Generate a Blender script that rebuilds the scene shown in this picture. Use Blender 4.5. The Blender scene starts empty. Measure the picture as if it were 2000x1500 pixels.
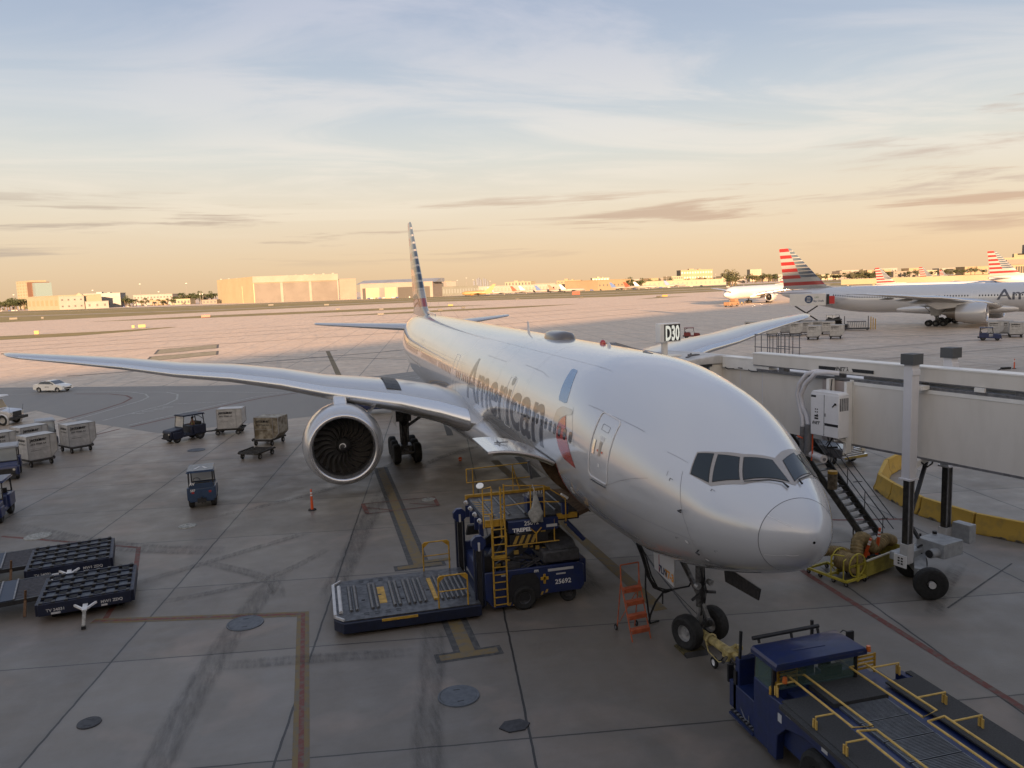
import bpy, bmesh, math, random
import numpy as np
from math import sin, cos, pi, radians as rad
from mathutils import Matrix, Vector
random.seed(7)
S = bpy.context.scene
# ------------------------------------------------------------------ camera
CAM = (-11.017, -15.530, 11.354)
Rv = Vector((0.968318, -0.247106, -0.03603)); Uv = Vector((0.06531, 0.111338, 0.991634)); Fv = Vector((0.241027, 0.962571, -0.12395))
cd = bpy.data.cameras.new('camera'); cam = bpy.data.objects.new('camera', cd); S.collection.objects.link(cam)
mw = Matrix.Identity(4)
for i in range(3):
    mw[i][0], mw[i][1], mw[i][2], mw[i][3] = Rv[i], Uv[i], -Fv[i], CAM[i]
cam.matrix_world = mw
cd.sensor_width = 36; cd.lens = 1537.88 * 36 / 2000; cd.clip_start = .3; cd.clip_end = 60000
S.camera = cam
# ------------------------------------------------------------------ light
SUN_EL = 8.5; SUN_DIR = Vector((-.13, -.99, 0)).normalized()   # horizontal direction towards the sun
sd = bpy.data.lights.new('sun', 'SUN'); sd.energy = 4.6; sd.angle = rad(.6); sd.color = (1, .61, .33)
so = bpy.data.objects.new('sun', sd); S.collection.objects.link(so)
toward = Vector((SUN_DIR.x * cos(rad(SUN_EL)), SUN_DIR.y * cos(rad(SUN_EL)), sin(rad(SUN_EL))))
so.rotation_euler = toward.to_track_quat('Z', 'Y').to_euler()
so.location = (0, -60, 90)
S.view_settings.view_transform = 'Standard'; S.view_settings.look = 'None'; S.view_settings.gamma = 1
S.view_settings.exposure = 2.15; S.view_settings.use_curve_mapping = False
S.cycles.max_bounces = 6; S.cycles.glossy_bounces = 3; S.cycles.diffuse_bounces = 3; S.cycles.transparent_max_bounces = 10
S.cycles.use_denoising = True
# ------------------------------------------------------------------ sky
W = bpy.data.worlds.new('World'); S.world = W; W.use_nodes = True
nt = W.node_tree; nt.nodes.clear()
def N(t, **k):
    n = nt.nodes.new(t)
    for a, v in k.items(): setattr(n, a, v)
    return n
def L(a, b): nt.links.new(a, b)
def mathn(op, a, b=None, c=None, clamp=False):
    n = N('ShaderNodeMath', operation=op, use_clamp=clamp)
    for i, v in enumerate((a, b, c)):
        if v is None: continue
        if isinstance(v, (int, float)): n.inputs[i].default_value = v
        else: L(v, n.inputs[i])
    return n.outputs[0]
def ramp(fac, stops, interp='LINEAR'):
    n = N('ShaderNodeValToRGB'); cr = n.color_ramp; cr.interpolation = interp
    while len(cr.elements) < len(stops): cr.elements.new(.5)
    for e, (p, c) in zip(cr.elements, stops):
        e.position = p; e.color = (c[0], c[1], c[2], 1) if not isinstance(c, (int, float)) else (c, c, c, 1)
    if fac is not None: L(fac, n.inputs[0])
    return n.outputs[0]
def mixc(f, a, b, mode='MIX'):
    n = N('ShaderNodeMix', data_type='RGBA', blend_type=mode)
    for i, v in ((0, f), (6, a), (7, b)):
        if isinstance(v, (int, float)): n.inputs[i].default_value = v
        elif isinstance(v, tuple): n.inputs[i].default_value = (*v[:3], 1)
        else: L(v, n.inputs[i])
    return n.outputs[2]
def srgb(r, g, b):
    f = lambda v: (v / 255 / 12.92) if v <= 10 else ((v / 255 + .055) / 1.055) ** 2.4
    return (f(r), f(g), f(b))
tc = N('ShaderNodeTexCoord'); sep = N('ShaderNodeSeparateXYZ'); L(tc.outputs['Generated'], sep.inputs[0])
X, Y, Z = sep.outputs
el = mathn('DIVIDE', mathn('ARCSINE', Z), pi / 2)                 # 0..1 over 90 degrees
base = ramp(el, [(0, srgb(240, 206, 166)), (.022, srgb(243, 216, 180)), (.062, srgb(238, 225, 203)), (.10, srgb(220, 221, 214)), (.14, srgb(197, 206, 214)),
                 (.18, srgb(177, 190, 208)), (.221, srgb(163, 177, 201)), (.27, srgb(155, 168, 194)), (.40, srgb(158, 171, 196)), (.6, srgb(170, 180, 200)), (1, srgb(166, 176, 198))])
# towards the left the horizon is greyer and cooler, towards the right warmer
side = mathn('MULTIPLY_ADD', X, .75, .32, clamp=True)
low = ramp(el, [(0, 1), (.05, .4), (.12, 0)])
tint = mixc(side, srgb(232, 230, 226), srgb(255, 247, 236))
base = mixc(mathn('MULTIPLY', low, .8), base, mixc(1.0, base, tint, 'MULTIPLY'))
# high thin cirrus, mapped on a flat layer so that it converges to the horizon
zz = mathn('MAXIMUM', mathn('ADD', Z, .06), .02)
cv = N('ShaderNodeCombineXYZ'); L(mathn('DIVIDE', X, zz), cv.inputs[0]); L(mathn('DIVIDE', Y, zz), cv.inputs[1])
mp = N('ShaderNodeMapping'); L(cv.outputs[0], mp.inputs[0]); mp.inputs['Rotation'].default_value = (0, 0, rad(24)); mp.inputs['Scale'].default_value = (.75, 1.5, 1)
n1 = N('ShaderNodeTexNoise'); L(mp.outputs[0], n1.inputs['Vector'])
for k, v in (('Scale', .7), ('Detail', 10), ('Roughness', .6), ('Distortion', .9)): n1.inputs[k].default_value = v
n1b = N('ShaderNodeTexNoise'); L(cv.outputs[0], n1b.inputs['Vector']); n1b.inputs['Scale'].default_value = .28; n1b.inputs['Detail'].default_value = 3
cir = mathn('MULTIPLY', ramp(n1.outputs[0], [(.40, 0), (.62, 1)], 'EASE'), ramp(n1b.outputs[0], [(.34, 0), (.54, 1)], 'EASE'))
cir = mathn('MULTIPLY', cir, ramp(el, [(.03, 0), (.09, .6), (.3, .7), (.7, .4)]))
ccol = ramp(el, [(.05, srgb(252, 236, 212)), (.12, srgb(238, 232, 224)), (.2, srgb(206, 208, 220)), (.4, srgb(200, 204, 218))])
base = mixc(cir, base, ccol)
# low streaky stratocumulus banks near the horizon
def streak(sc, zs, lo, hi, off, elr):
    m2 = N('ShaderNodeMapping'); L(tc.outputs['Generated'], m2.inputs[0]); m2.inputs['Scale'].default_value = (sc, sc, zs); m2.inputs['Location'].default_value = off
    n2 = N('ShaderNodeTexNoise'); L(m2.outputs[0], n2.inputs['Vector'])
    for k, v in (('Scale', 1), ('Detail', 8), ('Roughness', .6), ('Distortion', .3)): n2.inputs[k].default_value = v
    return n2.outputs[0], mathn('MULTIPLY', ramp(n2.outputs[0], [(lo, 0), (hi, 1)], 'EASE'), ramp(el, elr))
nz, st = streak(2.6, 46, .53, .64, (3.1, .4, 1.0), [(.018, 0), (.032, 1), (.06, 1), (.085, 0)])
scol = mixc(side, srgb(186, 172, 158), srgb(212, 176, 148))
base = mixc(mathn('MULTIPLY', st, .8), base, scol)
nz, st2 = streak(3.4, 38, .54, .68, (7.3, 2.4, .2), [(.045, 0), (.06, 1), (.11, .8), (.15, 0)])
st2 = mathn('MULTIPLY', st2, mathn('MULTIPLY_ADD', X, 2.2, -.75, clamp=True))
base = mixc(mathn('MULTIPLY', st2, .85), base, srgb(196, 172, 158))
# rest of the sky: warm and brighter towards the sun behind the camera
sx = mathn('ADD', mathn('MULTIPLY', X, SUN_DIR.x), mathn('MULTIPLY', Y, SUN_DIR.y))
back = mathn('POWER', mathn('MAXIMUM', sx, 0), 2)
base = mixc(mathn('MULTIPLY', back, ramp(el, [(0, .9), (.3, .8), (.6, 0)])), base, (2.1, 1.62, 1.1))
skyt = N('ShaderNodeTexSky', sky_type='NISHITA', sun_disc=False, sun_elevation=rad(SUN_EL), sun_rotation=math.atan2(SUN_DIR.x, SUN_DIR.y), dust_density=2.0)
sc1 = N('ShaderNodeVectorMath', operation='SCALE'); L(base, sc1.inputs[0]); sc1.inputs[3].default_value = 2.26
addn = N('ShaderNodeVectorMath', operation='MULTIPLY_ADD'); L(skyt.outputs[0], addn.inputs[0]); addn.inputs[1].default_value = (.006, .006, .006); L(sc1.outputs[0], addn.inputs[2])
bg = N('ShaderNodeBackground'); L(addn.outputs[0], bg.inputs[0]); bg.inputs[1].default_value = .1
wo = N('ShaderNodeOutputWorld'); L(bg.outputs[0], wo.inputs[0])
# ------------------------------------------------------------------ materials
MATS = {}
def M(name, base=(.5, .5, .5), rough=.6, metal=0, coat=0, var=0, vs=3, bump=0, bs=30, col2=None, cr=(.4, .6), emit=0, spec=.5, stretch=None, alpha=1, trans=0):
    """procedural Principled material: base colour, noise mottling towards col2, fine bump"""
    global nt
    if name in MATS: return MATS[name]
    m = bpy.data.materials.new(name); m.use_nodes = True; MATS[name] = m
    nt = m.node_tree; p = nt.nodes['Principled BSDF']
    p.inputs['Base Color'].default_value = (*base, 1); p.inputs['Roughness'].default_value = rough; p.inputs['Metallic'].default_value = metal
    p.inputs['Coat Weight'].default_value = coat; p.inputs['Coat Roughness'].default_value = .06; p.inputs['Specular IOR Level'].default_value = spec
    p.inputs['Alpha'].default_value = alpha; p.inputs['Transmission Weight'].default_value = trans
    if emit: p.inputs['Emission Color'].default_value = (*base, 1); p.inputs['Emission Strength'].default_value = emit
    if var or col2 or bump:
        t = N('ShaderNodeTexCoord'); co = t.outputs['Object']
        if stretch:
            mm = N('ShaderNodeMapping'); L(co, mm.inputs[0]); mm.inputs['Scale'].default_value = stretch; co = mm.outputs[0]
        if var or col2:
            n = N('ShaderNodeTexNoise'); L(co, n.inputs['Vector']); n.inputs['Scale'].default_value = vs; n.inputs['Detail'].default_value = 7; n.inputs['Roughness'].default_value = .6
            c2 = col2 or tuple(v * (1 - var) for v in base)
            L(mixc(ramp(n.outputs[0], [(cr[0], 0), (cr[1], 1)]), base, c2), p.inputs['Base Color'])
            r = mathn('MULTIPLY_ADD', n.outputs[0], .3, max(rough - .15, .02), clamp=True); L(r, p.inputs['Roughness'])
        if bump:
            n = N('ShaderNodeTexNoise'); L(co, n.inputs['Vector']); n.inputs['Scale'].default_value = bs; n.inputs['Detail'].default_value = 4
            b = N('ShaderNodeBump'); L(n.outputs[0], b.inputs['Height']); b.inputs['Strength'].default_value = bump; b.inputs['Distance'].default_value = .02; L(b.outputs[0], p.inputs['Normal'])
    return m
# ------------------------------------------------------------------ mesh helpers
COL = S.collection
class MB:
    def __init__(s, T=None): s.v = []; s.f = []; s.m = []; s.T = T
    def add(s, vs, fs, m=0):
        o = len(s.v)
        if s.T is not None: vs = [tuple(s.T @ Vector(v)) for v in vs]
        s.v += [tuple(v) for v in vs]; s.f += [tuple(i + o for i in f) for f in fs]; s.m += [m] * len(fs); return s
    def box(s, x0, x1, y0, y1, z0, z1, m=0):
        return s.add([(x0, y0, z0), (x1, y0, z0), (x1, y1, z0), (x0, y1, z0), (x0, y0, z1), (x1, y0, z1), (x1, y1, z1), (x0, y1, z1)],
                     [(0, 3, 2, 1), (4, 5, 6, 7), (0, 1, 5, 4), (1, 2, 6, 5), (2, 3, 7, 6), (3, 0, 4, 7)], m)
    def bar(s, p, q, w, h=None, m=0, up=(0, 0, 1)):
        h = h or w; p = Vector(p); q = Vector(q); d = (q - p).normalized(); u = Vector(up)
        if abs(d.dot(u)) > .98: u = Vector((0, 1, 0))
        a = d.cross(u).normalized(); b = a.cross(d).normalized()
        c = [(-1, -1), (1, -1), (1, 1), (-1, 1)]
        vs = [p + a * (i * w / 2) + b * (j * h / 2) for i, j in c] + [q + a * (i * w / 2) + b * (j * h / 2) for i, j in c]
        return s.add(vs, [(0, 1, 2, 3), (7, 6, 5, 4), (0, 4, 5, 1), (1, 5, 6, 2), (2, 6, 7, 3), (3, 7, 4, 0)], m)
    def tube(s, pts, r, n=8, m=0, cap=True):
        pts = [Vector(p) for p in pts]; vs = []; fs = []; prev = None
        for i, p in enumerate(pts):
            d = (pts[min(i + 1, len(pts) - 1)] - pts[max(i - 1, 0)]).normalized()
            if prev is None:
                u = Vector((0, 0, 1)) if abs(d.z) < .9 else Vector((1, 0, 0)); a = d.cross(u).normalized()
            else: a = (prev - d * prev.dot(d)).normalized()
            prev = a; b = d.cross(a); rr = r[i] if isinstance(r, (list, tuple)) else r
            vs += [p + (a * cos(2 * pi * k / n) + b * sin(2 * pi * k / n)) * rr for k in range(n)]
        for i in range(len(pts) - 1):
            for k in range(n): fs.append((i * n + k, i * n + (k + 1) % n, (i + 1) * n + (k + 1) % n, (i + 1) * n + k))
        if cap: fs += [tuple(range(n))[::-1], tuple(range((len(pts) - 1) * n, len(pts) * n))]
        return s.add(vs, fs, m)
    def cyl(s, p, q, r, r2=None, n=16, m=0): return s.tube([p, q], [r, r if r2 is None else r2], n, m)
    def lathe(s, prof, o, ax, n=32, m=0, close=False):
        o = Vector(o); ax = Vector(ax).normalized(); u = Vector((0, 0, 1)) if abs(ax.z) < .9 else Vector((1, 0, 0))
        a = ax.cross(u).normalized(); b = ax.cross(a); vs = []; fs = []
        for r, h in prof: vs += [o + ax * h + (a * cos(2 * pi * k / n) + b * sin(2 * pi * k / n)) * r for k in range(n)]
        for i in range(len(prof) - 1):
            for k in range(n): fs.append((i * n + k, i * n + (k + 1) % n, (i + 1) * n + (k + 1) % n, (i + 1) * n + k))
        return s.add(vs, fs, m)
    def disc(s, o, ax, r, n=24, m=0): return s.tube([o, Vector(o) + Vector(ax).normalized() * .004], r, n, m)
    def wheel(s, o, ax, r, w, m=0, m2=1, n=28, hub=.5):
        """tyre with rounded shoulders and a recessed rim, axis through o"""
        h = w / 2
        s.lathe([(r * hub, -h * .75), (r * .8, -h), (r * .95, -h * .8), (r, -h * .45), (r, h * .45), (r * .95, h * .8), (r * .8, h), (r * hub, h * .75)], o, ax, n, m)
        s.lathe([(0.001, -h * .45), (r * hub * .35, -h * .45), (r * hub * .45, -h * .25), (r * hub * .85, -h * .35), (r * hub, -h * .75)], o, ax, n, m2)
        s.lathe([(r * hub, h * .75), (r * hub * .85, h * .35), (r * hub * .45, h * .25), (r * hub * .35, h * .45), (0.001, h * .45)], o, ax, n, m2); return s
    def prism(s, poly, axis, a0, a1, m=0):
        """poly in the plane normal to axis (0,1,2), extruded a0..a1"""
        def P(u, v, w): return ((w, u, v), (u, w, v), (u, v, w))[axis]
        n = len(poly); vs = [P(u, v, a0) for u, v in poly] + [P(u, v, a1) for u, v in poly]
        return s.add(vs, [tuple(range(n))[::-1], tuple(range(n, 2 * n))] + [(i, (i + 1) % n, n + (i + 1) % n, n + i) for i in range(n)], m)
    def build(s, name, mats, parent=None, smooth=None, loc=None, rotz=0, bevel=0, recalc=True):
        me = bpy.data.meshes.new(name); me.from_pydata(s.v, [], s.f)
        for mt in (mats if isinstance(mats, (list, tuple)) else [mats]): me.materials.append(mt)
        me.polygons.foreach_set('material_index', s.m)
        if recalc:
            bm = bmesh.new(); bm.from_mesh(me); bmesh.ops.recalc_face_normals(bm, faces=bm.faces); bm.to_mesh(me); bm.free()
        if smooth:
            me.polygons.foreach_set('use_smooth', [True] * len(me.polygons)); me.set_sharp_from_angle(angle=rad(smooth))
        me.update()
        o = bpy.data.objects.new(name, me); COL.objects.link(o)
        if parent: o.parent = parent
        if loc: o.location = loc
        if rotz: o.rotation_euler.z = rotz
        if bevel:
            b = o.modifiers.new('bevel', 'BEVEL'); b.width = bevel; b.segments = 2; b.limit_method = 'ANGLE'; b.angle_limit = rad(40)
            me.polygons.foreach_set('use_smooth', [True] * len(me.polygons)); me.set_sharp_from_angle(angle=rad(35))
        return o
def bits(b, name, mats, parent, **k):
    """each loose piece collected in b becomes an object of its own"""
    p = list(range(len(b.v)))
    def find(i):
        while p[i] != i: p[i] = p[p[i]]; i = p[i]
        return i
    for f in b.f:
        for i in f[1:]: p[find(i)] = find(f[0])
    g = {}
    for f, m in zip(b.f, b.m): g.setdefault(find(f[0]), []).append((f, m))
    for fs in g.values():
        ids = sorted({i for f, m in fs for i in f}); mp_ = {i: n for n, i in enumerate(ids)}; q = MB(); q.v = [b.v[i] for i in ids]; q.f = [tuple(mp_[i] for i in f) for f, m in fs]; q.m = [m for f, m in fs]; q.build(name, mats, parent, **k)
def tag(o, label=None, cat=None, group=None, kind=None):
    if label: o['label'] = label
    if cat: o['category'] = cat
    if group: o['group'] = group
    if kind: o['kind'] = kind
    return o
def thing(name, label, cat, loc=(0, 0, 0), rotz=0, group=None, scale=1):
    o = bpy.data.objects.new(name, None); COL.objects.link(o); o.empty_display_size = .2
    o.location = loc; o.rotation_euler.z = rotz; o.scale = (scale,) * 3
    return tag(o, label, cat, group)
KIDS = {}
def copy_tree(o, parent=None, skip=()):
    c = o.copy(); COL.objects.link(c); c.parent = parent
    for ch in [x for x in bpy.data.objects if x.parent == o and x.name.split('.')[0] not in skip]: copy_tree(ch, c, skip)
    return c
def dup(src, loc, rotz=0, label=None, group=None, scale=None, skip=(), name=None):
    c = copy_tree(src, None, skip); c.location = loc; c.rotation_euler.z = rotz
    if scale: c.scale = (scale,) * 3
    if label: c['label'] = label
    if group: c['group'] = group
    if name: c.name = name
    return c
TXT = {}
def text(s, size, parent, mat, mtx, name='lettering', bold=.0, ext=.0, shear=0, align='CENTER', sx=1):
    """a word as real geometry; mtx maps the text plane (x right, y up) into the parent"""
    k = (s, size, bold, ext, shear, align, sx)
    if k not in TXT:
        cu = bpy.data.curves.new('t', 'FONT'); cu.body = s; cu.size = size; cu.offset = bold * size; cu.extrude = ext; cu.shear = shear; cu.align_x = align; cu.resolution_u = 3
        to = bpy.data.objects.new('t', cu); COL.objects.link(to)
        me = bpy.data.meshes.new_from_object(to); bpy.data.objects.remove(to); bpy.data.curves.remove(cu)
        for v in me.vertices: v.co.x *= sx
        me.name = 'lettering'; TXT[k] = me
    me = TXT[k].copy(); me.materials.clear(); me.materials.append(mat)
    o = bpy.data.objects.new(name, me); COL.objects.link(o); o.parent = parent; o.matrix_local = mtx; return o
def frame(o, xr, up):
    """matrix with origin o, text direction xr, up vector up"""
    xr = Vector(xr).normalized(); up = Vector(up).normalized(); n = xr.cross(up); m = Matrix.Identity(4)
    for i in range(3): m[i][0], m[i][1], m[i][2], m[i][3] = xr[i], up[i], n[i], o[i]
    return m
# shared paints
NAVY = M('navy_paint', (.009, .021, .10), .42, coat=.2, vs=3.5, col2=(.016, .026, .07), cr=(.35, .7), bump=.05, bs=25)
DNAVY = M('dark_navy_paint', (.007, .012, .035), .5, var=.3, vs=4)
BLACK = M('black_steel', (.02, .02, .022), .5, var=.3, vs=6)
RUB = M('tyre_rubber', (.018, .018, .018), .8, var=.3, vs=9, bump=.3, bs=40)
YEL = M('yellow_paint', (.52, .30, .035), .5, var=.3, vs=5)
GREY = M('grey_steel', (.22, .22, .23), .45, .3, var=.3, vs=5)
LGREY = M('light_grey_paint', (.52, .52, .52), .5, var=.12, vs=3)
WHITE = M('white_paint', (.72, .72, .72), .45, var=.08, vs=3)
RIM = M('wheel_rim_metal', (.38, .38, .38), .4, .5, var=.2, vs=8)
CHROME = M('polished_metal', (.75, .75, .76), .12, 1)
GLASS = M('dark_glass', (.015, .02, .025), .04, coat=.5, spec=.8)
ORANGE = M('orange_plastic', (.62, .09, .02), .5, var=.15, vs=6)
WLET = M('white_lettering', (.75, .75, .75), .6)
BLET = M('black_lettering', (.02, .02, .02), .6)
# ================================================================== ground and setting
def gp(px, D, z=0):
    """point at height z seen in picture column px at depth D from the camera"""
    a = (px - 1000) / 1537.88; v = ((z - CAM[2]) / D - Fv.z - Rv.z * a) / Uv.z
    p = Vector(CAM) + D * (Fv + Rv * a + Uv * v); return (p.x, p.y)
def ground_mat():
    global nt
    m = bpy.data.materials.new('apron_concrete'); m.use_nodes = True; nt = m.node_tree; p = nt.nodes['Principled BSDF']
    t = N('ShaderNodeTexCoord'); O = t.outputs['Object']; s = N('ShaderNodeSeparateXYZ'); L(O, s.inputs[0]); x, y, z = s.outputs
    c, q = cos(rad(8.8)), sin(rad(8.8))
    wob = N('ShaderNodeTexNoise'); L(O, wob.inputs['Vector']); wob.inputs['Scale'].default_value = 1.3; wob.inputs['Detail'].default_value = 5
    w = mathn('MULTIPLY', mathn('SUBTRACT', wob.outputs[0], .5), .012)
    u = mathn('ADD', mathn('MULTIPLY_ADD', mathn('SUBTRACT', mathn('MULTIPLY', x, c), mathn('MULTIPLY', y, q)), 1 / 6.31, .35 / 6.31), w)
    v = mathn('ADD', mathn('MULTIPLY_ADD', mathn('ADD', mathn('MULTIPLY', x, q), mathn('MULTIPLY', y, c)), 1 / 6.24, -1.5 / 6.24), w)
    du = mathn('ABSOLUTE', mathn('SUBTRACT', mathn('FRACT', mathn('ADD', u, .5)), .5)); dv = mathn('ABSOLUTE', mathn('SUBTRACT', mathn('FRACT', mathn('ADD', v, .5)), .5))
    j = mathn('MAXIMUM', mathn('LESS_THAN', du, .0052), mathn('MULTIPLY', mathn('LESS_THAN', dv, .0045), .85))
    jw = mathn('MAXIMUM', ramp(du, [(0, 1), (.03, 0)]), ramp(dv, [(0, 1), (.022, 0)]))
    cb = N('ShaderNodeCombineXYZ'); L(mathn('FLOOR', mathn('ADD', u, .0)), cb.inputs[0]); L(mathn('FLOOR', v), cb.inputs[1])
    wn = N('ShaderNodeTexWhiteNoise', noise_dimensions='2D'); L(cb.outputs[0], wn.inputs['Vector'])
    def noise(sc, d=7, r=.6, scale=(1, 1, 1), rot=0, dist=0):
        mm = N('ShaderNodeMapping'); L(O, mm.inputs[0]); mm.inputs['Scale'].default_value = scale; mm.inputs['Rotation'].default_value = (0, 0, rot)
        n = N('ShaderNodeTexNoise'); L(mm.outputs[0], n.inputs['Vector']); n.inputs['Scale'].default_value = sc; n.inputs['Detail'].default_value = d; n.inputs['Roughness'].default_value = r; n.inputs['Distortion'].default_value = dist
        return n.outputs[0]
    col = mixc(ramp(noise(.11, 8, .65), [(.35, 0), (.65, 1)]), (.355, .335, .30), (.26, .25, .232))
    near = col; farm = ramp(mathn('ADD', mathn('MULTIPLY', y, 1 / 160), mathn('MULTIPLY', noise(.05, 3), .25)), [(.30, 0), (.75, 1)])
    col = mixc(farm, mixc(1.0, near, (.52, .48, .445), 'MULTIPLY'), mixc(ramp(noise(.11, 8, .65), [(.35, 0), (.65, 1)]), (.64, .50, .375), (.53, .42, .32)))  # far concrete is paler; sunlit peach is also put into its colour
    col = mixc(mathn('MULTIPLY', ramp(noise(.8, 9, .7), [(.45, 0), (.75, 1)]), .6), col, (.20, .185, .165))
    col = mixc(mathn('MULTIPLY', ramp(noise(1.0, 8, .7, (.06, 1.6, 1), rad(-9)), [(.48, 0), (.72, 1)]), .55), col, (.17, .16, .15))     # broom / rubber streaks across
    col = mixc(mathn('MULTIPLY', ramp(noise(.55, 6, .6, (1, .07, 1), rad(-9)), [(.55, 0), (.75, 1)]), .45), col, (.16, .15, .145))
    col = mixc(mathn('MULTIPLY', ramp(noise(2.6, 5, .8), [(.66, 0), (.76, 1)]), .5), col, (.12, .11, .1))                            # drips and spots
    col = mixc(mathn('MULTIPLY', ramp(noise(.3, 4, .5, dist=.6), [(.55, 0), (.7, 1)]), .28), col, (.40, .30, .24))                      # rusty blush
    col = mixc(mathn('MULTIPLY', mathn('SUBTRACT', wn.outputs[0], .5), .3), col, mixc(wn.outputs[0], (.16, .16, .16), (.42, .40, .37)))
    col = mixc(mathn('MULTIPLY', jw, .28), col, (.13, .125, .12))
    col = mixc(j, col, (.028, .027, .026))
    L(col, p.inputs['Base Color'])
    L(ramp(noise(.6, 6, .6), [(.3, .36), (.7, .62)]), p.inputs['Roughness'])
    b = N('ShaderNodeBump'); L(noise(9, 6, .7), b.inputs['Height']); b.inputs['Strength'].default_value = .25; b.inputs['Distance'].default_value = .02; L(b.outputs[0], p.inputs['Normal'])
    return m
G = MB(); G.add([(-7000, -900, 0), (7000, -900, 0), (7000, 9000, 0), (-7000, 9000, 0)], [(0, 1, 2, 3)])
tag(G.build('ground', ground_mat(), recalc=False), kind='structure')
def sheet(name, poly, z, mat, kind='structure'):
    m = MB(); m.add([(a, b, z) for a, b in poly], [tuple(range(len(poly)))])
    bm = None; o = m.build(name, mat, recalc=False); me = o.data
    if len(me.polygons) and me.polygons[0].normal.z < 0: me.flip_normals()
    return tag(o, kind=kind)
def strip(name, pts, w, z, mat, closed=False, kind='structure'):
    """painted line of width w along pts"""
    P = [Vector((a, b)) for a, b in pts]; vs = []; n = len(P)
    for i in range(n):
        a = P[(i - 1) % n] if closed or i else P[i]; b = P[(i + 1) % n] if closed or i < n - 1 else P[i]
        d1 = (P[i] - a).normalized() if (P[i] - a).length > 1e-6 else (b - P[i]).normalized()
        d2 = (b - P[i]).normalized() if (b - P[i]).length > 1e-6 else d1
        d = (d1 + d2).normalized(); k = max(.5, d.dot(d2)); nn = Vector((-d.y, d.x)) * (w / 2 / k)
        vs += [(P[i] + nn).to_3d() + Vector((0, 0, z)), (P[i] - nn).to_3d() + Vector((0, 0, z))]
    m = MB(); r = n if closed else n - 1
    m.add(vs, [(2 * i, 2 * i + 1, (2 * i + 3) % (2 * n), (2 * i + 2) % (2 * n)) for i in range(r)])
    o = m.build(name, mat, recalc=False)
    if o.data.polygons[0].normal.z < 0: o.data.flip_normals()
    return tag(o, kind=kind)
GRASS = M('grass_turf', (.105, .10, .030), .9, vs=.08, col2=(.19, .155, .06), cr=(.35, .62))
GRASS2 = M('dry_grass', (.17, .14, .06), .9, vs=.05, col2=(.10, .10, .035), cr=(.35, .62))
ASPH = M('asphalt_surface', (.17, .16, .15), .62, vs=.5, col2=(.225, .215, .2), cr=(.3, .7), bump=.3, bs=40, stretch=(1, .25, 1))
RUNW = M('runway_surface', (.30, .27, .24), .7, vs=.05, col2=(.22, .2, .18))
# airfield seen across the apron: grass islands, taxiways and the runway beyond
sheet('grass_infield', [(-384.5, 754.2), (-199.2, 539.8), (-86.7, 603.2), (71.6, 667.0), (216.2, 557.0), (329.2, 600.0), (700, 660), (900, 900), (387.9, 800), (258.1, 782.5), (102.4, 919.4), (-129.2, 954.2), (-409.9, 1065.8), (-682.8, 1171.4)], .03, GRASS)
sheet('taxiway', [(-445.6, 900), (-276.7, 769.9), (-89.3, 680), (102, 740), (216, 640), (420, 660), (420, 690), (216, 665), (102, 765), (-92.0, 706.8), (-312.1, 820), (-445.6, 978.7)], .06, RUNW)
sheet('grass_island', [(-129.1, 461.5), (-66.8, 438.6), (43.8, 438.8), (96.9, 460.3), (52.9, 493.7), (-74.4, 491.1)], .03, GRASS)
sheet('grass_island', [(-151.7, 250.4), (-108.7, 268.1), (-86.9, 273.7), (-74, 290), (-61.7, 314.2), (-66, 318), (-82.9, 305), (-128.0, 300), (-180.4, 290.5)], .03, GRASS)
sheet('grass_island', [(-13.0, 367.1), (34.3, 361.2), (90, 372), (132.8, 395.8), (100.1, 401.5), (40.5, 392)], .03, GRASS)
sheet('grass_island', [(184.5, 442.9), (235.4, 471.3), (220.5, 483.4)], .03, GRASS)
sheet('grass_field', [(-900, 1300), (-410, 1080), (-129, 968), (102, 935), (262, 800), (420, 830), (1200, 1100), (1600, 1500), (400, 1020), (-130, 1080), (-700, 1500)], .045, GRASS2)
# service road asphalt crossing behind the airliner
sheet('service_road', [(-64.8, 105.0), (-60, 73), (-41.8, 74), (-40.0, 77.2), (-33.4, 67.0), (-24.1, 55.6), (-19.8, 56.9), (-11.1, 59.1), (-0.4, 61.9), (9.9, 68.2), (24, 78), (31, 92), (24, 100), (4.4, 94.8), (-9.6, 86.6), (-24.6, 91.5), (-53.1, 105.8)], .004, ASPH)
LINEW = M('worn_white_line', (.40, .40, .38), .7, var=.45, vs=5, cr=(.45, .6))
LINER = M('worn_red_line', (.15, .045, .035), .75, vs=5, col2=(.13, .10, .085), cr=(.45, .62))
LINEY = M('worn_yellow_line', (.17, .12, .05), .75, vs=3.5, col2=(.13, .115, .09), cr=(.45, .62))
LINEB = M('black_outline_paint', (.045, .045, .045), .7, vs=5, col2=(.1, .095, .09), cr=(.45, .65))
def arc(cx, cy, rx, ry, a0, a1, n=14, rot=0):
    return [(cx + rx * cos(rad(a0 + (a1 - a0) * i / n)) * cos(rot) - ry * sin(rad(a0 + (a1 - a0) * i / n)) * sin(rot),
             cy + rx * cos(rad(a0 + (a1 - a0) * i / n)) * sin(rot) + ry * sin(rad(a0 + (a1 - a0) * i / n)) * cos(rot)) for i in range(n + 1)]
strip('road_marking', [(-60, 96), (-43.6, 94.8), (-36.5, 92.2), (-33.5, 90), (-31, 86.5), (-30, 83), (-30.2, 80), (-31.3, 76.2), (-33.3, 69.4), (-34.3, 66.5)], .22, .012, LINEW)
strip('road_marking', [(-40, 91.5), (-35.5, 89), (-33, 86), (-31.8, 83), (-31.9, 79), (-33, 74), (-35.2, 67.5)], .28, .012, LINER)
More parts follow.
